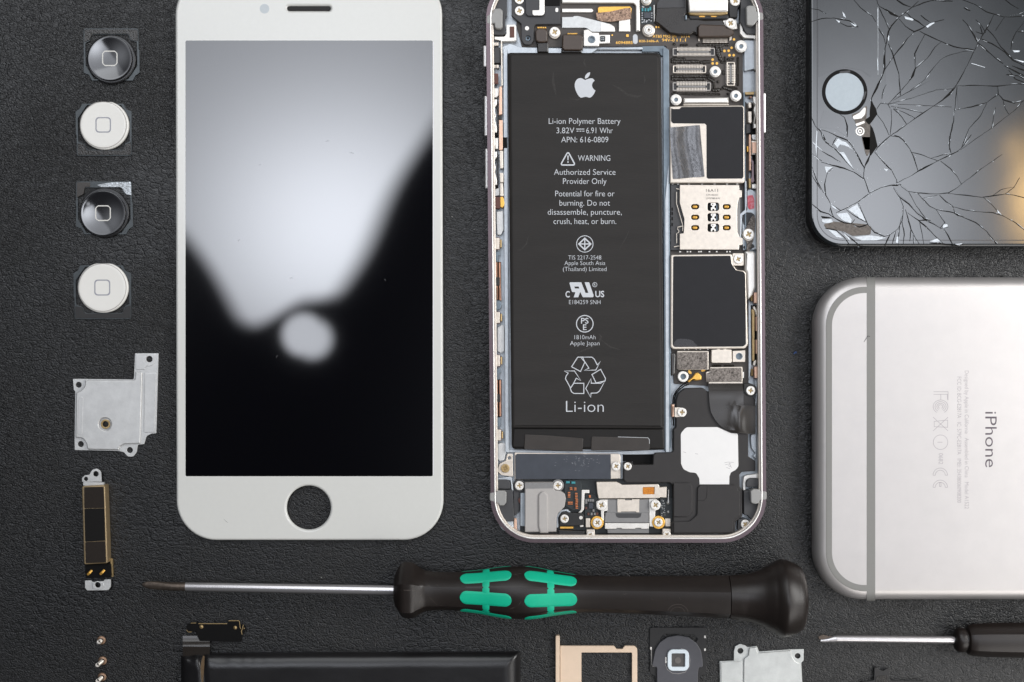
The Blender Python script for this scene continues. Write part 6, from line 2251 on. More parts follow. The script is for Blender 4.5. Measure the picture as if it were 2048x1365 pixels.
# white cover along the right wall
part("channel_cover", M_NICKEL, rnd(Z4((1370, 1045, 10), (1480, 1040, 30), (1510, 1075, 30)) + [(1512, 575, 6), (1506, 590, 6), (1496, 600), (1493, 545, 4), (1490, 540)], 0, 4), 3.9, 1.3, 0.5, bs=4)
# moisture sticker, lever and screw
part("channel_plate", M_PALEBLUE, rnd(Z4((1395, 215, 30), (1440, 195, 30), (1500, 225, 30), (1530, 300, 20), (1530, 1020), (1340, 1030), (1330, 860), (1330, 560, 30), (1395, 480, 30)), 0, 4), 2.6, 1.3, 0.1)
part("moisture_sticker", M_PINK, rnd(Z4((1398, 285, 10), (1470, 275, 12), (1492, 330, 10), (1494, 460, 12), (1425, 475, 12), (1402, 440, 10)), 0, 3), 2.72, 2.6, 0.04)
part("dark_recess", M_GREYPART, rnd(Z4((1338, 530, 20), (1380, 512, 30), (1460, 515, 40), (1505, 560, 20), (1400, 705, 8), (1345, 680, 20), (1332, 620, 10)), 0, 4), 2.66, 2.6, 0.02)
part("dark_recess", M_GREYPART, rnd(Z4((1335, 985, 20), (1380, 950, 20), (1420, 960), (1480, 940, 30), (1500, 985, 20), (1450, 1020, 20), (1360, 1020, 20)), 0, 4), 2.66, 2.6, 0.02)
part("eject_lever", M_FOAM, rnd(Z4((1440, 590, 6), (1490, 545, 14), (1508, 600, 8), (1500, 780, 14), (1480, 900), (1440, 1010, 8), (1425, 1052, 8), (1385, 1050, 10), (1392, 960), (1370, 880, 14), (1340, 830, 20), (1350, 770, 20), (1400, 690)), 0, 4), 3.2, 2.7, 0.1)
x, y = Z4((1413, 815))[0]
part("screw_seat", M_CREAM, circ(x, y + 0.4, 12.3, 28), 3.3, 2.7, 0.08)
screw(x, y - 0.4, 11.0, 3.3, ph)

# ---------------------------------------------------------------- connectors under the lower can
fm = bpart("foam_block", M_CREAM, rnd(Z5((436, 300, 10), (446, 290, 10), (858, 290, 10), (868, 306, 10), (866, 546, 6), (458, 546, 8), (436, 530, 8)), 0, 3), 3.2, 2.0, 0.15)
mb = MB()
mb.slab(rnd(Z5((446, 306, 6), (856, 304, 6), (858, 540, 4), (464, 540, 6), (446, 524, 6)), 0, 3), 3.4, 3.15, 0.1)
mb.build("speckled_face", M_FOAM, fm)
fm = bpart("foam_block", M_CREAM, rnd(Z5((890, 512, 10), (1330, 505, 10), (1332, 738, 4), (868, 740, 4), (866, 716), (842, 716, 4), (832, 590, 8), (850, 572, 6), (884, 572, 6)), 0, 3), 3.2, 2.0, 0.15)
mb = MB()
mb.slab(rnd(Z5((898, 526, 6), (1320, 520, 6), (1324, 710, 3), (852, 712, 4), (850, 592, 6), (892, 580, 4)), 0, 3), 3.4, 3.15, 0.1)
mb.build("speckled_face", M_FOAM, fm)
bpart("clip_nub", M_NICKEL, Z5((1334, 575), (1352, 575), (1352, 660), (1334, 660)), 2.9)
wp = bpart("bright_plate", M_CREAM, rnd(Z5((908, 275, 6), (985, 270), (985, 260), (1020, 260), (1020, 270), (1075, 270), (1075, 258), (1110, 258), (1110, 268), (1180, 270, 6), (1184, 440, 10), (1170, 452, 8), (920, 452, 8), (906, 438, 8)), 0, 3), 3.4, 2.0, 0.12)
x, y = Z5((1287, 362))[0]
bpart("screw_tab", M_CREAM, rnd(Z5((1196, 290, 4), (1370, 280, 8), (1368, 438, 8), (1196, 442, 4)), 0, 3), 3.0, 2.0, 0.1, [circ(x, y, 5.2, 20)])
mb = MB()
mb.slab(circ(x, y, 6.8, 24), 3.05, 2.98, 0.02, holes=[circ(x, y, 5.2, 20)])
mb.slab(circ(x, y, 5.1, 20), 2.5, 2.3)
mb.build("screw_bush", M_SLATEWALL, ph)
mb = MB()
for i in range(5):
    a, b = Z5((930 + i * 26, 490))[0]
    mb.lathe(a, b, [(0.01, 2.5), (1.6, 2.4), (2.2, 2.0)][::-1], 10)
for i in range(5):
    a, b = Z5((1095 + i * 28, 490))[0]
    mb.lathe(a, b, [(0.01, 2.5), (1.6, 2.4), (2.2, 2.0)][::-1], 10)
mb.build("black_glue_beads", M_GLUE, board, sharp=80)
part("bracket_arm", M_FILM, rnd(Z5((345, 325, 10), (400, 318, 10), (420, 345, 10), (408, 600, 20), (350, 640, 10)), 0, 3), 3.0, 1.6, 0.3)
x, y = Z5((520, 640))[0]
kn = []
for i in range(40):
    a = 2 * math.pi * i / 40
    r_ = 11.2 if i % 2 else 10.3
    kn.append((x + r_ * math.cos(a), y + r_ * math.sin(a)))
mb = MB()
mb.slab(kn, 3.2, 2.0, 0.1, holes=[circ(x, y, 5.8, 24)])
mb.slab(circ(x, y, 6, 24), 2.5, 2.3, m=1)
mb.build("knurled_post", [M_NICKEL, M_SLATEWALL], ph)
ant = part("coax_plug", M_GOLD, rnd(Z5((578, 708, 6), (600, 688), (650, 650), (690, 590, 12), (730, 585, 10), (776, 630, 14), (774, 685, 12), (700, 695, 10), (650, 690), (598, 722, 6)), 0, 3), 3.1, 2.1, 0.35, bs=3)
mb = MB()
mb.tube([p + (2.9,) for p in Z5((590, 712), (540, 735), (480, 775), (425, 840), (392, 900), (382, 960), (380, 1030), (384, 1200), (392, 1310))], 0.16)
mb.tube([p + (2.6,) for p in Z5((600, 745), (540, 765), (470, 815), (425, 870), (405, 930), (402, 1010))], 0.14)
mb.build("coax_cable", M_DEEP, ant)
mb = MB()
for q, a in (((612, 578), 0.9), ((795, 553), -0.3)):
    x, y = Z5(q)[0]
    c_, s_ = math.cos(a), math.sin(a)
    mb.slab([(x + 4.6 * math.cos(v) * c_ - 2.6 * math.sin(v) * s_, y + 4.6 * math.cos(v) * s_ + 2.6 * math.sin(v) * c_) for v in [i * math.pi / 8 for i in range(16)]], 2.06, 2.0)
mb.build("gold_pads", M_GOLD, board)

# ---------------------------------------------------------------- loudspeaker
spk_pts = [(1352, 803, 6), (1356, 788, 14), (1370, 777, 12), (1406, 776, 4), (1416, 784, 3), (1500, 784, 6), (1511, 800, 6), (1511, 860, 2)] + \
    Z6((1512, 160, 6), (1510, 400, 14), (1588, 450, 10), (1588, 560, 12), (1440, 570, 14), (1414, 600, 10), (1418, 730, 4), (1446, 760, 6), (1446, 1055, 10), (1372, 1115, 10), (1366, 1245, 14), (700, 1250, 12), (672, 1235, 8),
       (668, 1130, 10), (690, 1105, 10), (690, 720, 20), (650, 686, 14), (180, 688, 20), (148, 660, 16), (148, 470, 8), (248, 458, 4), (252, 492, 10), (468, 490, 8), (474, 385, 16), (500, 362, 10), (668, 360, 20), (692, 340, 14), (692, 110, 14)) + [(1352, 855, 5)]
spk = part("loudspeaker", M_SPEAKER, rnd(spk_pts, 0, 4), 3.9, 1.32, 0.25, bs=3)
mb = MB()
mb.slab(rnd(Z6((690, 690, 4), (870, 690, 30), (902, 720, 30), (902, 1000, 40), (850, 1060, 40), (694, 1064, 4)), 0, 5), 4.3, 3.85, 0.2)
mb.slab(rnd(Z6((980, 716, 20), (1360, 712, 24), (1392, 745, 20), (1398, 770, 8), (1420, 780, 8), (1420, 1045, 20), (1350, 1100, 20), (1340, 1236, 14), (692, 1238, 10), (690, 1116, 6), (870, 1110, 50), (950, 1040, 50), (955, 750, 20)), 0, 5), 4.4, 3.85, 0.22)
mb.slab(rnd(Z6((1060, 722), (1385, 722, 8), (1385, 745), (1074, 745), (1070, 850, 20), (1040, 885, 12), (962, 884), (962, 878), (1030, 876, 14), (1056, 848, 10)), 0, 4), 4.5, 4.35, 0.08)
mb.build("raised_housing", M_SPEAKER, spk)
mb = MB()
mb.slab(rnd(Z6((772, 150, 60), (830, 82, 60), (1170, 80, 20), (1320, 145, 20), (1396, 150, 20), (1402, 510, 40), (1372, 548, 30), (1320, 575, 30), (1304, 620, 14), (1302, 706), (978, 706), (974, 640, 40), (940, 580, 40), (870, 574, 60), (800, 540, 60), (775, 480, 40)), 0, 6), 4.0, 3.88, 0.04)
mb.build("silver_label", mat("silver_foil_label", rgb(224, 222, 220), 0.35, 0.15, 0.5, var=0.02, vscale=300, bump=0.06, bscale=800), spk)
mb = MB()
for pl in ([(1250, 470), (1290, 462), (1350, 465)], [(1260, 490), (1320, 480)], [(1290, 500), (1330, 520)], [(1300, 470), (1320, 510)], [(930, 370), (960, 375)], [(800, 350), (830, 360)], [(1270, 520), (1310, 535)]):
    mb.stroke(Z6(pl), 0.7, 4.005 + random.uniform(0, 0.004))
mb.build("label_scratches", M_ETCH, spk)
flap = MB()
vs, fs = [], []
fl_pts = [(1417, 768), (1486, 768)]
prof = [(768, 3.6, 1417, 1486), (776, 4.1, 1417, 1486), (783, 4.35, 1417.5, 1487), (800, 4.4, 1418.5, 1487), (811, 4.42, 1419.5, 1487.5), (812, 4.42, 1419.6, 1510.5), (825, 4.45, 1422, 1511), (838, 4.5, 1429, 1511), (850, 4.5, 1438, 1511), (860, 4.45, 1452, 1511), (866, 4.4, 1470, 1510.5), (868, 4.36, 1490, 1509.5)]
NXF = 14
for y, z, xa, xb in prof:
    for i in range(NXF + 1):
        u = i / NXF
        x = xa + (xb - xa) * u
        b_ = 0.5 * math.exp(-((x - 1478) / 10.0) ** 2) * max(0, min(1, (y - 800) / 40.0))
        flap.v.append(flap.P(x, y, z + b_ - 0.3 * max(0, (x - 1492) / 20) * (y > 811)))
for j in range(len(prof) - 1):
    for i in range(NXF):
        a = j * (NXF + 1) + i
        flap.f.append((a + 1, a, a + NXF + 1, a + NXF + 2))
        flap.m.append(0)
flap.build("film_flap", M_FILM, spk, sharp=80)
# clip, lug and screws around the speaker
mb = MB()
mb.slab(rnd(Z5((362, 1020, 6), (404, 1015, 6), (408, 1190, 6), (366, 1196, 6)), 0, 3), 3.9, 2.6, 0.5, bs=4)
cl = mb.build("cable_clip", M_PINKCOPPER, ph)
mb = MB()
x, y = Z5((503, 1126))[0]
mb.slab(rnd(Z5((404, 1060, 6), (505, 1060, 66), (572, 1126, 60), (505, 1192, 66), (404, 1192, 6)), 0, 6), 4.0, 3.8, 0.06)
mb.build("clip_tab", M_CREAM, cl)
screw(x, y, 9.2, 4.0, ph)
x, y = Z5((1440, 830))[0]
part("screw_lug", M_BLACK, rnd(Z5((1345, 735, 10), (1440, 730, 60), (1520, 770, 50), (1528, 860, 40), (1480, 920, 30), (1390, 905, 40), (1345, 850, 20)), 0, 5), 4.1, 1.4, 0.2)
screw(x, y, 9.0, 4.1, ph)
for q, r_, z_ in (((192, 508), 8.0, 3.9), ((495, 930), 10.2, 3.4), ((527, 1119), 8.6, 3.2), ((618, 1253), 7.8, 3.4), ((1476, 1140), 9.2, 3.4), ((65, 508), 8.8, 3.3)):
    x, y = Z6(q)[0]
    screw(x, y, r_, z_, ph)
x, y = Z6((530, 1122))[0]
part("screw_seat", M_GOLD, circ(x, y, 13.0, 28), 3.2, 2.2, 0.12)
x, y = Z6((1475, 1140))[0]
part("screw_lug", M_GREYPART, rnd(Z6((1400, 1085, 10), (1470, 1075, 40), (1530, 1100, 40), (1540, 1160, 40), (1490, 1212, 30), (1392, 1205, 10)), 0, 4), 3.4, 1.4, 0.15)
part("screw_tab", M_CREAM, rnd(Z6((574, 1192, 6), (664, 1192, 6), (664, 1300, 6), (570, 1300, 6)), 0, 3), 3.4, 1.4, 0.1)
part("wall_clip", M_PALEBLUE, rnd(Z6((1540, 160, 6), (1600, 155, 6), (1600, 430, 6), (1560, 400, 10), (1590, 370, 10), (1545, 310, 10), (1535, 200)), 0, 3), 2.6, 1.4, 0.1)
part("gap_shade_sheet", M_BOARDDARK, [(1040, 958), (1345, 958), (1345, 1072), (1040, 1072)], 1.36, 1.305, 0.0)  # dark sheet added in place of shade in the gaps between parts
part("dark_gap", M_DEEP, Z6((140, 378), (470, 372), (474, 490), (250, 490), (250, 455), (140, 455)), 1.5, 1.31)

# ---------------------------------------------------------------- lower edge: plate, jack, port
cov = part("slate_cover", M_CREAM, rnd(Z7((322, 360, 12), (1480, 372, 30), (1482, 640, 8), (1376, 646), (322, 652, 4)), 0, 4), 3.0, 1.4, 0.12)
mb = MB()
mb.slab(rnd(Z7((330, 392, 16), (352, 372, 14), (1374, 376, 4), (1376, 648, 4), (332, 650, 4)), 0, 4), 3.15, 2.95, 0.08)
mb.build("slate_face", M_SLATE, cov)
mb = MB()
random.seed(12)
for i in range(60):
    x, y = Z7((random.gauss(1040, 110), random.gauss(450, 45)))[0]
    l = random.uniform(1, 4)
    mb.stroke([(x, y), (x + l, y + random.uniform(-0.6, 0.6))], random.uniform(0.3, 0.7), 3.156 + i * 0.0002)
mb.build("fine_scratches", mat("scratch_grey", rgb(120, 122, 128), 0.5), cov)
lug = part("screw_lug", M_CREAM, rnd(Z7((244, 372, 6), (300, 372, 6), (308, 620, 8), (270, 618), (180, 606, 20), (130, 560, 20), (160, 480, 30), (225, 450, 10)), 0, 4), 2.8, 1.4, 0.1, [circ(*Z7((265, 418))[0], 3.4, 16)])
x, y = Z7((221, 530))[0]
screw(x, y, 8.6, 2.8, ph, dark=True)
jack = part("headphone_jack", M_GREY, rnd(Z7((434, 686, 6), (740, 684, 6), (760, 770, 20), (830, 782, 20), (872, 810, 20), (884, 860, 20), (870, 950, 40), (800, 1020, 40), (782, 1070, 10), (780, 1226, 6), (436, 1230, 6)), 0, 4), 3.7, 1.4, 0.2)
mb = MB()
mb.slab(rnd(Z7((580, 820, 50), (634, 768, 50), (690, 820, 50), (692, 1240), (600, 1240), (580, 1160, 20)), 0, 6), 4.1, 3.6, 0.4, bs=4)
mb.build("jack_ridge", M_GREY, jack)
mb = MB()
mb.slab(rnd(Z7((436, 688, 5), (742, 686, 5), (748, 750), (437, 754)), 0, 3), 3.73, 3.66, 0.02)
mb.build("dark_strip", M_GREYDARK, jack)
part("jack_side", mat("blue_grey_plastic", rgb(150, 158, 166), 0.45), Z7((388, 800), (436, 800), (438, 1165), (384, 1160)), 3.0, 1.4, 0.15)
for q in ((375, 718), (795, 718)):
    x, y = Z7(q)[0]
    part("screw_lug", M_GREYPART if q[0] < 500 else M_GREYDARK, circ(x, y, 12.4, 28), 3.0, 1.4, 0.15)
    screw(x, y, 9.0, 3.0, ph)
part("jack_bracket", M_GREYPART, rnd(Z7((310, 760), (436, 750), (436, 800), (384, 810), (380, 990), (325, 1060), (312, 1000)), 2, 2), 2.4, 1.4, 0.1)
part("speck_cluster", M_RUST, rnd(Z7((360, 870), (395, 835), (418, 870), (400, 920), (372, 912)), 3, 2), 2.7, 2.4, 0.1)
part("jack_liner", M_PINKCOPPER, rnd(Z7((318, 1078), (345, 1078), (350, 1200, 20), (410, 1255, 14), (800, 1255), (800, 1278), (400, 1278, 20), (318, 1210, 20)), 0, 3), 2.6, 1.4, 0.1)
# little boards with capacitors
pc = part("small_board", M_BOARDDARK, rnd(Z7((866, 655), (1050, 655), (1062, 800), (1050, 990), (960, 990), (880, 940), (872, 850)), 2, 2), 2.2, 1.4, 0.05)
mb = MB()
for q in ((940, 755), (985, 757), (918, 806), (918, 836), (997, 815), (997, 850), (1002, 886), (918, 912), (945, 912), (1000, 922), (1002, 958)):
    x, y = Z7(q)[0]
    mb.slab(rr(x - 2.6, y - 2.8, x + 2.6, y + 2.8, 0.4), 2.75, 2.2, 0.1, m=0)
    mb.slab(rr(x - 2.7, y - 0.7, x + 2.7, y + 0.7), 2.8, 2.7, m=1)
mb.build("orange_capacitors", [M_ORANGE, M_BROWN], pc)
mb = MB()
for q in ((905, 684), (965, 688)):
    x, y = Z7(q)[0]
    mb.slab(rr(x - 4, y - 2.4, x + 4, y + 2.4, 0.4), 2.75, 2.2, 0.1)
mb.build("teal_capacitors", M_TEAL, pc)
part("silver_trace", M_NICKEL, rnd(Z7((1056, 768, 6), (1140, 766, 6), (1140, 800), (1088, 802, 6), (1080, 980, 14), (1050, 1016, 10), (1020, 1016), (1050, 980, 10)), 0, 3), 2.4, 1.4, 0.08)
pc2 = part("small_board", M_BOARDDARK, rnd(Z7((1096, 815, 10), (1200, 815, 10), (1230, 870), (1220, 980), (1262, 1050), (1262, 1075), (1090, 1075)), 2, 2), 2.2, 1.4, 0.05)
mb = MB()
random.seed(21)
for q, m_ in (((1145, 838), 0), ((1105, 880), 1), ((1130, 880), 1), ((1155, 880), 1), ((1180, 882), 1), ((1105, 965), 2), ((1130, 1030), 2), ((1165, 1030), 1), ((1200, 1030), 1), ((1225, 1028), 2), ((1105, 905), 1), ((1185, 992), 1)):
    x, y = Z7(q)[0]
    mb.slab(rr(x - 2.0, y - 2.6, x + 2.0, y + 2.6, 0.3), 2.6, 2.2, 0.06, m=m_)
x, y = Z7((1155, 940))[0]
mb.slab(rr(x - 4.6, y - 6, x + 4.6, y + 6, 0.5), 2.8, 2.2, 0.08, m=3)
mb.build("tiny_components", [M_ORANGE, M_GREYDARK, M_RUST, M_SLATE], pc2)
# microphone block
mic = part("microphone_block", M_BLACK, rnd(Z7((812, 1045, 20), (850, 1010, 20), (1060, 1020, 14), (1084, 1050, 10), (1080, 1150, 10), (960, 1160), (815, 1150, 10)), 0, 4), 2.9, 1.4, 0.15)
x, y = Z7((868, 1080))[0]
screw(x, y, 8.4, 2.9, ph)
mb = MB()
x, y = Z7((1047, 1070))[0]
mb.slab(circ(x, y, 3.6, 18), 3.0, 2.88, 0.04)
x, y = Z7((1055, 1150))[0]
mb.slab(rr(x - 3.5, y - 4, x + 3.5, y + 4, 1.5), 2.6, 1.6, 0.1)
mb.build("bright_dot", M_NICKEL, mic)
part("gold_strip", M_GOLD, Z7((820, 1168), (965, 1168), (965, 1190), (820, 1190)), 2.4, 1.4, 0.1)
part("rubber_block", M_BLACK, rnd(Z7((802, 1205, 8), (1090, 1215, 10), (1090, 1290, 14), (830, 1285, 14), (805, 1250, 10)), 0, 3), 3.1, 1.4, 0.2)
part("arc_rib", M_PALEBLUE, rnd(Z7((780, 1180), (776, 1060, 30), (830, 985, 30), (900, 978, 20), (935, 1010), (930, 1020), (890, 1000, 20), (840, 1005, 30), (800, 1070, 20), (802, 1175)), 0, 4), 2.2, 1.4, 0.1)
# charging port
cp = part("port_cover", M_CREAM, rnd(Z7((1216, 682, 10), (1440, 680, 10), (1500, 712, 10)) + Z6((525, 704, 12), (540, 722, 6), (538, 740), (618, 732, 4), (616, 850, 4), (545, 845), (540, 856, 6)) + Z7((1240, 860, 8), (1228, 800)), 0, 3), 3.5, 1.5, 0.12,
          [Z6((358, 736), (486, 736), (486, 814), (358, 814))])
mb = MB()
mb.slab(Z6((359, 737), (485, 737), (485, 813), (359, 813)), 3.3, 2.8, 0.05)
mb.slab(Z6((380, 732), (470, 732), (470, 738), (380, 738)), 3.4, 3.2, 0.01)
mb.build("amber_window", M_AMBER, cp)
port = part("charging_port", M_GREYDARK, rnd(Z7((1338, 868), (1700, 868)) + Z6((425, 865), (425, 1240)) + Z7((1340, 1240), (1325, 1100)), 1, 2), 2.9, 1.4, 0.1)
mb = MB()
mb.slab(rnd(Z6((80, 868), (160, 868, 3), (165, 880, 3), (235, 880, 3), (240, 868, 3), (320, 868), (318, 1010), (290, 1012), (280, 1002), (125, 1002), (112, 1012), (82, 1010)), 0, 2), 3.2, 2.85, 0.06)
mb.build("port_tongue", M_CREAM, port)
mb = MB()
mb.slab(rnd(Z6((-50, 1014), (424, 1014), (424, 1126), (-62, 1126)) , 0.5, 2), 3.1, 2.85, 0.12)
mb.build("port_step", M_GREYDARK, port)
mb = MB()
mb.slab(rnd(Z6((60, 1020), (345, 1020), (335, 1060, 20), (310, 1072, 20), (95, 1072, 20), (70, 1058, 20)), 0, 4), 3.16, 3.08, 0.05)
mb.build("port_lip", M_GREYPART, port)
mb = MB()
mb.slab(rnd(Z6((-56, 1130), (424, 1130), (424, 1190), (345, 1192), (335, 1182), (280, 1182), (270, 1192), (135, 1192), (120, 1182), (75, 1182), (65, 1192), (-56, 1192)), 0.5, 1), 3.3, 2.85, 0.1)
mb.build("bright_strip", M_NICKEL, port)
part("port_ear", M_NICKEL, rnd(Z7((1210, 900, 20), (1260, 872, 40), (1340, 872), (1340, 990), (1300, 1000), (1300, 1100), (1270, 1100), (1265, 990), (1220, 975, 20)), 0, 4), 3.0, 1.4, 0.1)
part("port_ear", M_NICKEL, rnd(Z6((428, 865), (500, 862, 30), (548, 900, 30), (545, 960, 20), (495, 995), (490, 1170), (430, 1165)), 0, 4), 3.0, 1.4, 0.1)
for q, r_ in (((1270, 932), 10.2), ((1150, 1257), 7.2)):
    x, y = Z7(q)[0]
    screw(x, y, r_, 3.0 if r_ > 9 else 3.4, ph)
x, y = Z7((1225, 1124))[0]
part("screw_seat", M_GOLD, circ(x, y, 13.0, 28), 3.1, 1.6, 0.12)
screw(x, y, 9.2, 3.1, ph)
part("screw_tab", M_CREAM, rnd(Z7((1110, 1200, 6), (1198, 1200, 6), (1202, 1300, 6), (1108, 1305, 6)), 0, 3), 3.4, 1.4, 0.1)
part("plate_tab", M_CREAM, rnd(Z7((1100, 1078, 4), (1150, 1078, 4), (1150, 1175, 6), (1100, 1175, 6)), 0, 3), 2.8, 1.4, 0.1)
pc3 = part("small_board", M_BOARDDARK, Z6((545, 850), (690, 850), (690, 1190), (600, 1190), (548, 1100)), 2.2, 1.4, 0.05)
mb = MB()
x, y = Z6((635, 905))[0]
mb.lathe(x, y, [(0.01, 3.1), (1.6, 3.0), (3.0, 2.7), (3.8, 2.2)][::-1], 16)
mb.tube([(x + 1, y - 26, 2.5), (x + 0.4, y - 8, 2.9), (x, y, 3.0)], [0.1, 0.14, 0.25])
x, y = Z6((636, 1005))[0]
mb.lathe(x, y, [(0.01, 2.8), (1.6, 2.7), (3.0, 2.2)][::-1], 14)
for i in range(26):
    x, y = Z6((random.uniform(560, 600), random.uniform(870, 1060)))[0]
    mb.slab(rr(x - 0.6, y - 0.6, x + 0.6, y + 0.6), 2.3, 2.2)
mb.build("solder_joint", M_STEEL, pc3)
part("gold_flag", M_CREAM, rnd(Z6((600, 1078, 6), (662, 1078, 6), (662, 1165, 8), (605, 1165, 8)), 0, 3), 2.7, 1.4, 0.08)
part("lower_wall", M_DEEP, Z6((-130, 1245), (560, 1245), (560, 1290), (-130, 1290)), 2.0, 1.31)
part("lower_wall", M_GREYPART, rnd(Z6((690, 1262), (1300, 1262), (1330, 1245), (1390, 1215), (1390, 1250), (1300, 1290), (700, 1290)), 1, 2), 2.2, 1.31)

# ---------------------------------------------------------------- antenna gaps in the corners
for q in (Z7([(50, 790, 30), (120, 790), (140, 775, 20), (215, 775, 24), (236, 800, 24), (234, 905, 24), (205, 938, 24), (160, 938, 16), (135, 905, 14), (50, 890, 30)]),
          Z6([(1535, 780, 24), (1570, 756, 24), (1625, 760, 12), (1640, 775), (1712, 778, 20), (1712, 875, 20), (1640, 880, 10), (1625, 910, 12), (1590, 922, 24), (1540, 910, 24)]),
          Z1([(75, 190, 20), (130, 160), (158, 150), (160, 105, 24), (240, 100, 30), (270, 130, 30), (268, 320, 24), (240, 345, 24), (190, 342, 24), (172, 315, 20), (172, 280), (75, 290, 20)]),
          Z2([(1500, 80, 24), (1530, 66, 24), (1598, 68, 24), (1615, 100, 12), (1618, 135), (1700, 150, 20), (1705, 240, 20), (1630, 250), (1598, 290, 20), (1570, 308, 24), (1505, 300, 20), (1502, 200)])):
    part("antenna_gap", M_GAP, rnd(q, 0, 5), 5.75, 2.0, 0.25)
for q in (rnd(Z7((118, 680, 30), (150, 655, 30), (250, 655, 30), (278, 690, 20), (275, 755, 6), (150, 755, 20), (118, 735, 14)), 0, 4), rnd(Z7((118, 765), (300, 765), (318, 1050), (310, 1108), (180, 1108, 20), (145, 1040, 20), (128, 950)), 2, 3),
          rnd(Z6((1484, 690, 30), (1520, 640, 30), (1620, 640, 30), (1638, 690, 20), (1610, 735, 20), (1490, 735, 6)), 0, 4), rnd(Z6((1462, 772), (1640, 772), (1655, 880), (1640, 1000), (1600, 1090), (1540, 1090), (1500, 1040), (1462, 1040)), 2, 3),
          rnd(Z1((130, -60), (318, -60), (320, 180, 20), (300, 200, 20), (300, 400, 14), (270, 418, 20), (170, 415, 20), (130, 380, 20)), 0, 4), rnd(Z2((1440, -60), (1620, -60), (1640, 380, 20), (1600, 410, 20), (1500, 405, 30), (1425, 260, 10)), 0, 4)):
    part("corner_insert", M_GREYPART, q, 4.2, 1.4, 0.15)
# pale corner walls
part("corner_wall", M_NICKEL, rnd(Z1((312, 295, 4), (418, 292, 6), (428, 315, 4), (430, 478, 8), (412, 490), (262, 492), (258, 640), (250, 640), (244, 484), (172, 470), (170, 436), (290, 436, 20), (312, 400, 10)), 0, 3), 3.4, 1.4, 0.1)
x, y = Z1((380, 382))[0]
part("brown_pad", M_RUST, rr(x - 4.6, y - 11, x + 4.6, y + 11, 1), 3.6, 3.3, 0.08)
part("corner_wall", M_NICKEL, rnd(Z2((1425, 265, 10), (1455, 270, 10), (1460, 370, 30), (1510, 408, 20), (1600, 410, 10), (1640, 380), (1644, 440), (1632, 830), (1600, 830), (1600, 460, 20), (1470, 450, 30), (1425, 400, 20)), 0, 4), 3.4, 1.4, 0.1)
part("corner_wall", M_PALEBLUE, rnd(Z2((1475, 480, 14), (1590, 478, 14), (1595, 820, 10), (1475, 850, 8)), 0, 3), 2.4, 1.32, 0.1)
part("corner_wall", M_PALEBLUE, rnd(Z7((130, 640, 10), (290, 620, 20), (308, 770, 6), (290, 790), (280, 660, 20), (140, 655)), 0, 3), 3.2, 1.4, 0.1)
part("corner_wall", M_NICKEL, rnd(Z6((1450, 720), (1462, 620, 20), (1500, 605, 10), (1636, 585), (1636, 640), (1530, 636, 20), (1485, 660, 20), (1478, 770), (1455, 770)), 0, 4), 3.2, 1.4, 0.1)
part("corner_wall", M_PALEBLUE, rnd(Z7((130, 1105), (308, 1110), (316, 1215, 10), (400, 1285, 20), (700, 1290), (700, 1310), (400, 1310, 60), (180, 1200, 80)), 0, 4), 3.6, 1.4, 0.2)
part("corner_wall", M_CREAM, rnd(Z6((1540, 1095, 8), (1610, 1090), (1640, 1040), (1650, 1060, 60), (1560, 1200, 80), (1400, 1270, 40), (1385, 1260), (1440, 1215), (1500, 1215, 20), (1545, 1160, 20)), 0, 4), 3.6, 1.4, 0.2)

# ---------------------------------------------------------------- left wall fittings
def rail(z, m, name, pts, z1=3.6, z0=1.6, b=0.1, r=0.8):
    return part(name, m, rnd(z(pts), r, 2), z1, z0, b)


# two key springs (upper left)
for dy in (0, 650):
    rail(R1, M_NICKEL, "key_spring", [(172, 118 + dy), (210, 118 + dy), (208, 185 + dy), (186, 215 + dy), (186, 270 + dy), (196, 320 + dy), (186, 370 + dy), (208, 470 + dy), (210, 530 + dy), (174, 530 + dy)], 3.8)
    rail(R1, M_BLACK, "key_stop", [(212, 130 + dy), (226, 130 + dy), (228, 520 + dy), (212, 520 + dy)], 3.4)
    rail(R1, M_DEEP, "key_stop", [(165, 535 + dy), (225, 530 + dy), (225, 575 + dy), (165, 575 + dy)], 3.3)
rail(R1, M_NICKEL, "key_spring", [(160, 600), (224, 600), (226, 735), (190, 735), (186, 690), (160, 680)], 3.6)
rail(R1, M_STEEL, "key_cap", [(150, 1255), (240, 1210), (245, 1310), (165, 1325)], 3.2, r=2)
rail(R1, M_NICKEL, "key_cap", [(165, -20), (235, -20), (232, 70), (200, 100), (175, 90)], 3.4, r=2)
rail(R1, M_PINKCOPPER, "flex_strip", [(240, -40), (272, -40), (274, 300), (234, 315)], 3.9, 1.4)
rail(R1, M_BLACK, "flex_joint", [(232, 318), (270, 318), (268, 372), (234, 372)], 3.4, 1.4)
rail(R1, M_PINKCOPPER, "flex_strip", [(236, 375), (280, 375), (282, 740), (246, 750), (236, 740)], 3.9, 1.4)
rail(R1, M_CREAM, "flex_strip", [(244, 755), (284, 755), (288, 960), (280, 975), (250, 975), (244, 860)], 3.9, 1.4)
rail(R1, M_CREAM, "flex_strip", [(244, 1030), (288, 1030), (290, 1150), (250, 1150)], 3.9, 1.4)
rail(R1, M_CREAM, "flex_strip", [(250, 1158), (284, 1158), (292, 1320), (250, 1320)], 3.9, 1.4)
rail(R1, M_DEEP, "black_tape", [(282, 590), (336, 590), (338, 724), (282, 724)], 3.3, 1.4)
x, y = Z1((188, 935))[0]
part("brown_pad", M_RUST, rr(x - 5, y - 10.5, x + 5, y + 10.5, 1), 3.8, 3.0, 0.08)
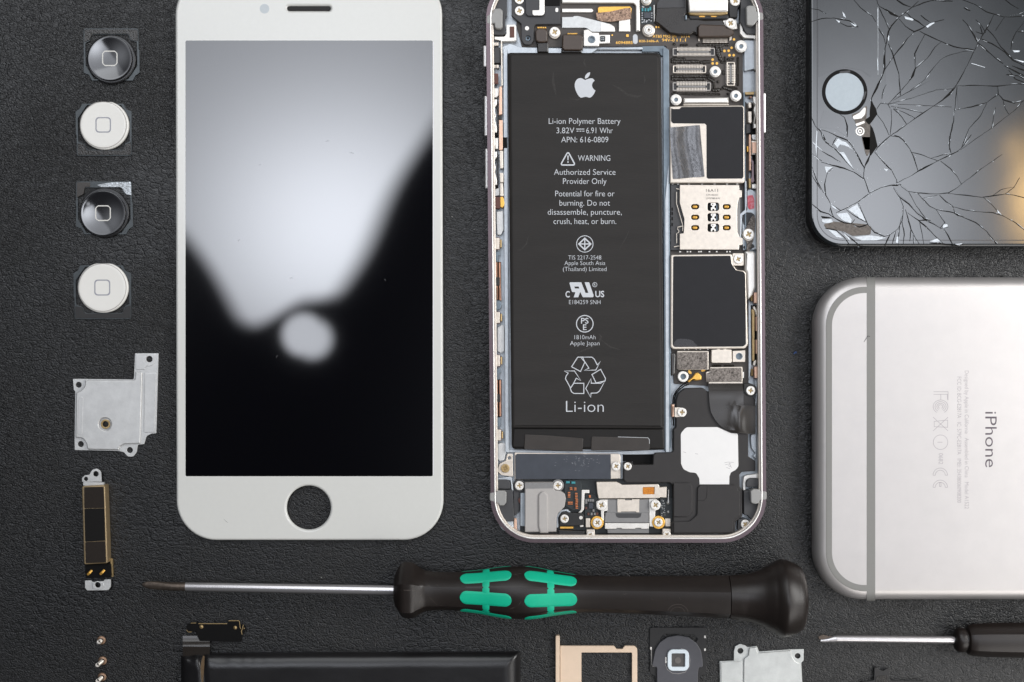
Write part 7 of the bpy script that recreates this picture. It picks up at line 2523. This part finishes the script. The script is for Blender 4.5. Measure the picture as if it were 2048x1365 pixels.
# upper left block by the mute switch
part("mute_switch", M_GREYPART, rnd(Z1((160, 570, 6), (240, 565, 6), (244, 750, 6), (160, 750, 6)), 0, 2), 3.4, 1.4, 0.15)
for q in ((170, 525), (205, 525), (168, 790), (208, 790)):
    x, y = Z1(q)[0]
    part("switch_contact", M_CREAM, rr(x - 2.6, y - 3.4, x + 2.6, y + 3.4, 0.8), 3.2, 1.4, 0.1)
rail(Z1, M_CREAM, "flex_strip", [(246, 500), (262, 500), (268, 1020), (252, 1020)], 3.8, 1.4)
rail(R2, M_RUST, "brown_pad", [(184, 88), (246, 88), (248, 232), (184, 230)], 3.7)
rail(R2, M_GOLD, "gold_clip", [(250, 85), (285, 85), (305, 170), (285, 225), (252, 215)], 3.6, r=2)
rail(R2, M_STEEL, "wall_pocket", [(205, 270), (290, 262), (295, 500), (260, 560), (215, 560), (204, 400)], 2.6, r=2)
for z_, pts in ((R2, [(180, 597), (240, 597), (240, 738), (180, 738)]), (R3, [(152, 218), (192, 218), (192, 324), (152, 326)]), (R3, [(155, 637), (194, 637), (196, 745), (155, 745)]), (Z7, [(122, 110), (172, 105), (178, 225), (124, 228)])):
    pad = rail(z_, M_CREAM, "contact_pad", pts, 3.7)
    q = z_(pts)
    mb = MB()
    mb.slab(rr(q[1][0] + 0.8, q[0][1] + 3, q[1][0] + 4.8, q[2][1] - 3, 1.6), 3.2, 1.6, 0.2)
    mb.build("gold_clip", M_BRASS, pad)
    mb = MB()
    mb.stroke(rr(q[0][0] - 0.9, q[0][1] - 0.9, q[1][0] + 0.9, q[2][1] + 0.9, 1), 0.7, 3.72, closed=True)
    mb.build("dark_outline", M_RUST, pad)
for z_, ys in ((R2, (770, 900, 1085, 1190, 1365)), (R3, (770, 880, 1018, 1095, 1235))):
    f_ = 1 if z_ is R2 else 0.786
    ox = 0 if z_ is R2 else 5
    X = lambda v: v * f_ + ox
    rail(z_, M_SLATEWALL, "antenna_hook", [(X(190), ys[0]), (X(245), ys[0] - 10), (X(250), ys[0] + 40), (X(228), ys[0] + 50), (X(225), ys[1]), (X(195), ys[1] - 10)], 3.0, r=1.5)
    rail(z_, M_DEEP, "dark_slot", [(X(185), ys[1] - 5), (X(262), ys[1] - 5), (X(262), ys[4] + 5), (X(185), ys[4] + 5)], 1.6, 1.31)
    rail(z_, M_COPPER, "copper_strip", [(X(184), ys[1]), (X(214), ys[1]), (X(214), ys[2]), (X(184), ys[2])], 3.2)
    rail(z_, M_COPPER, "copper_strip", [(X(232), ys[1]), (X(254), ys[1]), (X(256), ys[4]), (X(234), ys[4])], 3.0)
    rail(z_, M_BLACK, "black_spacer", [(X(188), ys[2]), (X(246), ys[2]), (X(246), ys[3]), (X(188), ys[3])], 3.4)
    rail(z_, M_COPPER, "copper_strip", [(X(184), ys[3]), (X(216), ys[3]), (X(216), ys[4]), (X(184), ys[4])], 3.2)
rail(R3, M_COPPER, "copper_strip", [(150, -20), (170, -20), (170, 98), (148, 98)], 3.2)
rail(R3, M_COPPER, "copper_strip", [(186, -20), (204, -20), (208, 110), (188, 98)], 3.0)
rail(R3, M_SLATEWALL, "antenna_hook", [(150, 110), (195, 105), (210, 140), (200, 180), (170, 200), (152, 190)], 3.0, r=2)
rail(R3, M_SLATEWALL, "antenna_hook", [(158, 1250), (195, 1240), (200, 1310), (180, 1345), (160, 1330)], 3.0, r=2)
for a, b in (((165, 355), (235, 610)),):
    rail(R3, M_STEEL, "wall_pocket", [(168, 370), (205, 345), (236, 345), (238, 600), (205, 618), (168, 598)], 2.4, r=2)
rail(Z7, M_STEEL, "wall_pocket", [(138, 262), (175, 252), (222, 256), (226, 360), (210, 440), (160, 452), (138, 430)], 2.6, r=2)

# ---------------------------------------------------------------- right wall fittings
rail(R4, M_NICKEL, "key_spring", [(228, 85), (266, 85), (264, 300), (240, 420), (268, 430), (266, 475), (230, 475), (234, 400), (248, 320), (232, 250), (250, 190), (228, 150)], 3.8)
rail(R4, M_CREAM, "flex_strip", [(165, 155), (202, 155), (205, 220), (170, 225)], 3.8)
rail(R4, M_CREAM, "flex_strip", [(164, 268), (205, 268), (208, 400), (190, 418), (166, 400)], 3.8)
rail(R4, M_GREYPART, "flex_strip", [(140, 430), (190, 420), (195, 530), (140, 545)], 3.4)
rail(R4, M_DEEP, "dark_slot", [(125, 245), (285, 70), (290, 590), (125, 600)], 1.6, 1.31)
rail(R4, M_BRASS, "key_stop", [(120, 30), (245, 20), (240, 60), (180, 62), (130, 60)], 3.2)
rail(R4, M_COPPER, "key_stop", [(180, 80), (212, 80), (210, 100), (182, 100)], 3.2)
rail(R4, M_STEEL, "key_cap", [(205, 555), (290, 555), (292, 600), (265, 625), (215, 620)], 3.2, r=2)
rail(R4, M_PINKCOPPER, "flex_strip", [(176, 555), (198, 555), (200, 1000), (178, 1000)], 3.6)
rail(R4, M_CREAM, "contact_frame", [(204, 632), (275, 632), (278, 800), (206, 805)], 3.4)
rail(R4, M_PINKCOPPER, "contact_pad", [(212, 650), (262, 650), (264, 788), (214, 788)], 3.7)
rail(R4, M_DEEP, "dark_slot", [(215, 812), (282, 812), (284, 1160), (215, 1160)], 1.7, 1.31)
rail(R4, M_CREAM, "contact_pad", [(255, 918), (284, 918), (284, 1048), (255, 1048)], 3.2)
rail(R4, M_ROSE, "bent_spring", [(182, 860), (205, 850), (235, 890), (238, 1080), (245, 1130), (225, 1160), (200, 1150), (190, 1110), (205, 1080), (206, 900), (186, 890)], 3.4, r=2)
rail(R4, M_GOLD, "gold_clip", [(150, 700), (168, 700), (168, 770), (150, 770)], 3.2)
rail(R4, M_NICKEL, "wall_rib", [(208, 1170), (285, 1168), (285, 1230), (210, 1225)], 3.0)
rail(R4, M_BRASS, "flex_strip", [(170, 1100), (200, 1100), (200, 1220), (172, 1220)], 3.5)
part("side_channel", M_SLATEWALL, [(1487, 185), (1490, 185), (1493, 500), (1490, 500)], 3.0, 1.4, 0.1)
part("side_channel", M_PALEBLUE, rnd([(1490, 362), (1493, 362), (1494, 404), (1492, 426), (1484, 432), (1482, 485), (1479, 485), (1479, 430), (1490, 420)], 1, 2), 3.2, 1.4, 0.1)
for pts in ([(185, 28), (226, 25), (228, 132), (186, 130)], [(188, 752), (228, 750), (232, 862), (190, 860)]):
    fr_ = rail(R6, M_PINKCOPPER, "contact_pad", pts, 3.7)
    q = R6(pts)
    mb = MB()
    mb.slab(rr(q[0][0] - 6.6, q[0][1] + 4, q[0][0] - 1.6, q[2][1] - 4, 2), 3.3, 1.5, 0.3, bs=3)
    mb.build("gold_clip", M_BRASS, fr_)
    mb = MB()
    mb.stroke(rr(q[0][0] - 0.9, q[0][1] - 0.9, q[1][0] + 0.9, q[2][1] + 0.9, 1), 0.6, 3.72, closed=True)
    mb.build("dark_outline", M_RUST, fr_)
rail(R6, M_DEEP, "dark_slot", [(158, 150), (234, 150), (236, 735), (160, 735)], 1.7, 1.31)
rail(R6, M_BRASS, "long_spring", [(158, 200), (178, 185), (192, 205), (192, 680), (180, 700), (166, 690), (164, 240)], 3.0, r=2)
rail(R6, M_CREAM, "spring_hook", [(176, 165), (192, 160), (210, 195), (222, 255), (205, 255), (195, 210), (178, 185)], 3.2, r=1)
rail(R6, M_CREAM, "spring_hook", [(182, 700), (204, 680), (210, 700), (196, 740), (172, 738)], 3.0, r=1)
rail(R6, M_PINKCOPPER, "copper_strip", [(203, 262), (234, 262), (234, 403), (203, 403)], 3.3)
rail(R6, M_PINKCOPPER, "copper_strip", [(203, 487), (234, 487), (234, 625), (203, 625)], 3.3)
rail(R6, M_PALEBLUE, "side_channel", [(132, 150), (154, 150), (160, 740), (140, 880), (132, 880)], 2.8, r=1)
rail(R6, M_PALEBLUE, "side_channel", [(190, 880), (222, 885), (222, 1055), (210, 1130), (192, 1130), (200, 1040)], 2.6, r=1)
rail(R5, M_ROSE, "inner_trim", [(268, 190), (284, 190), (286, 400), (270, 400)], 3.4)
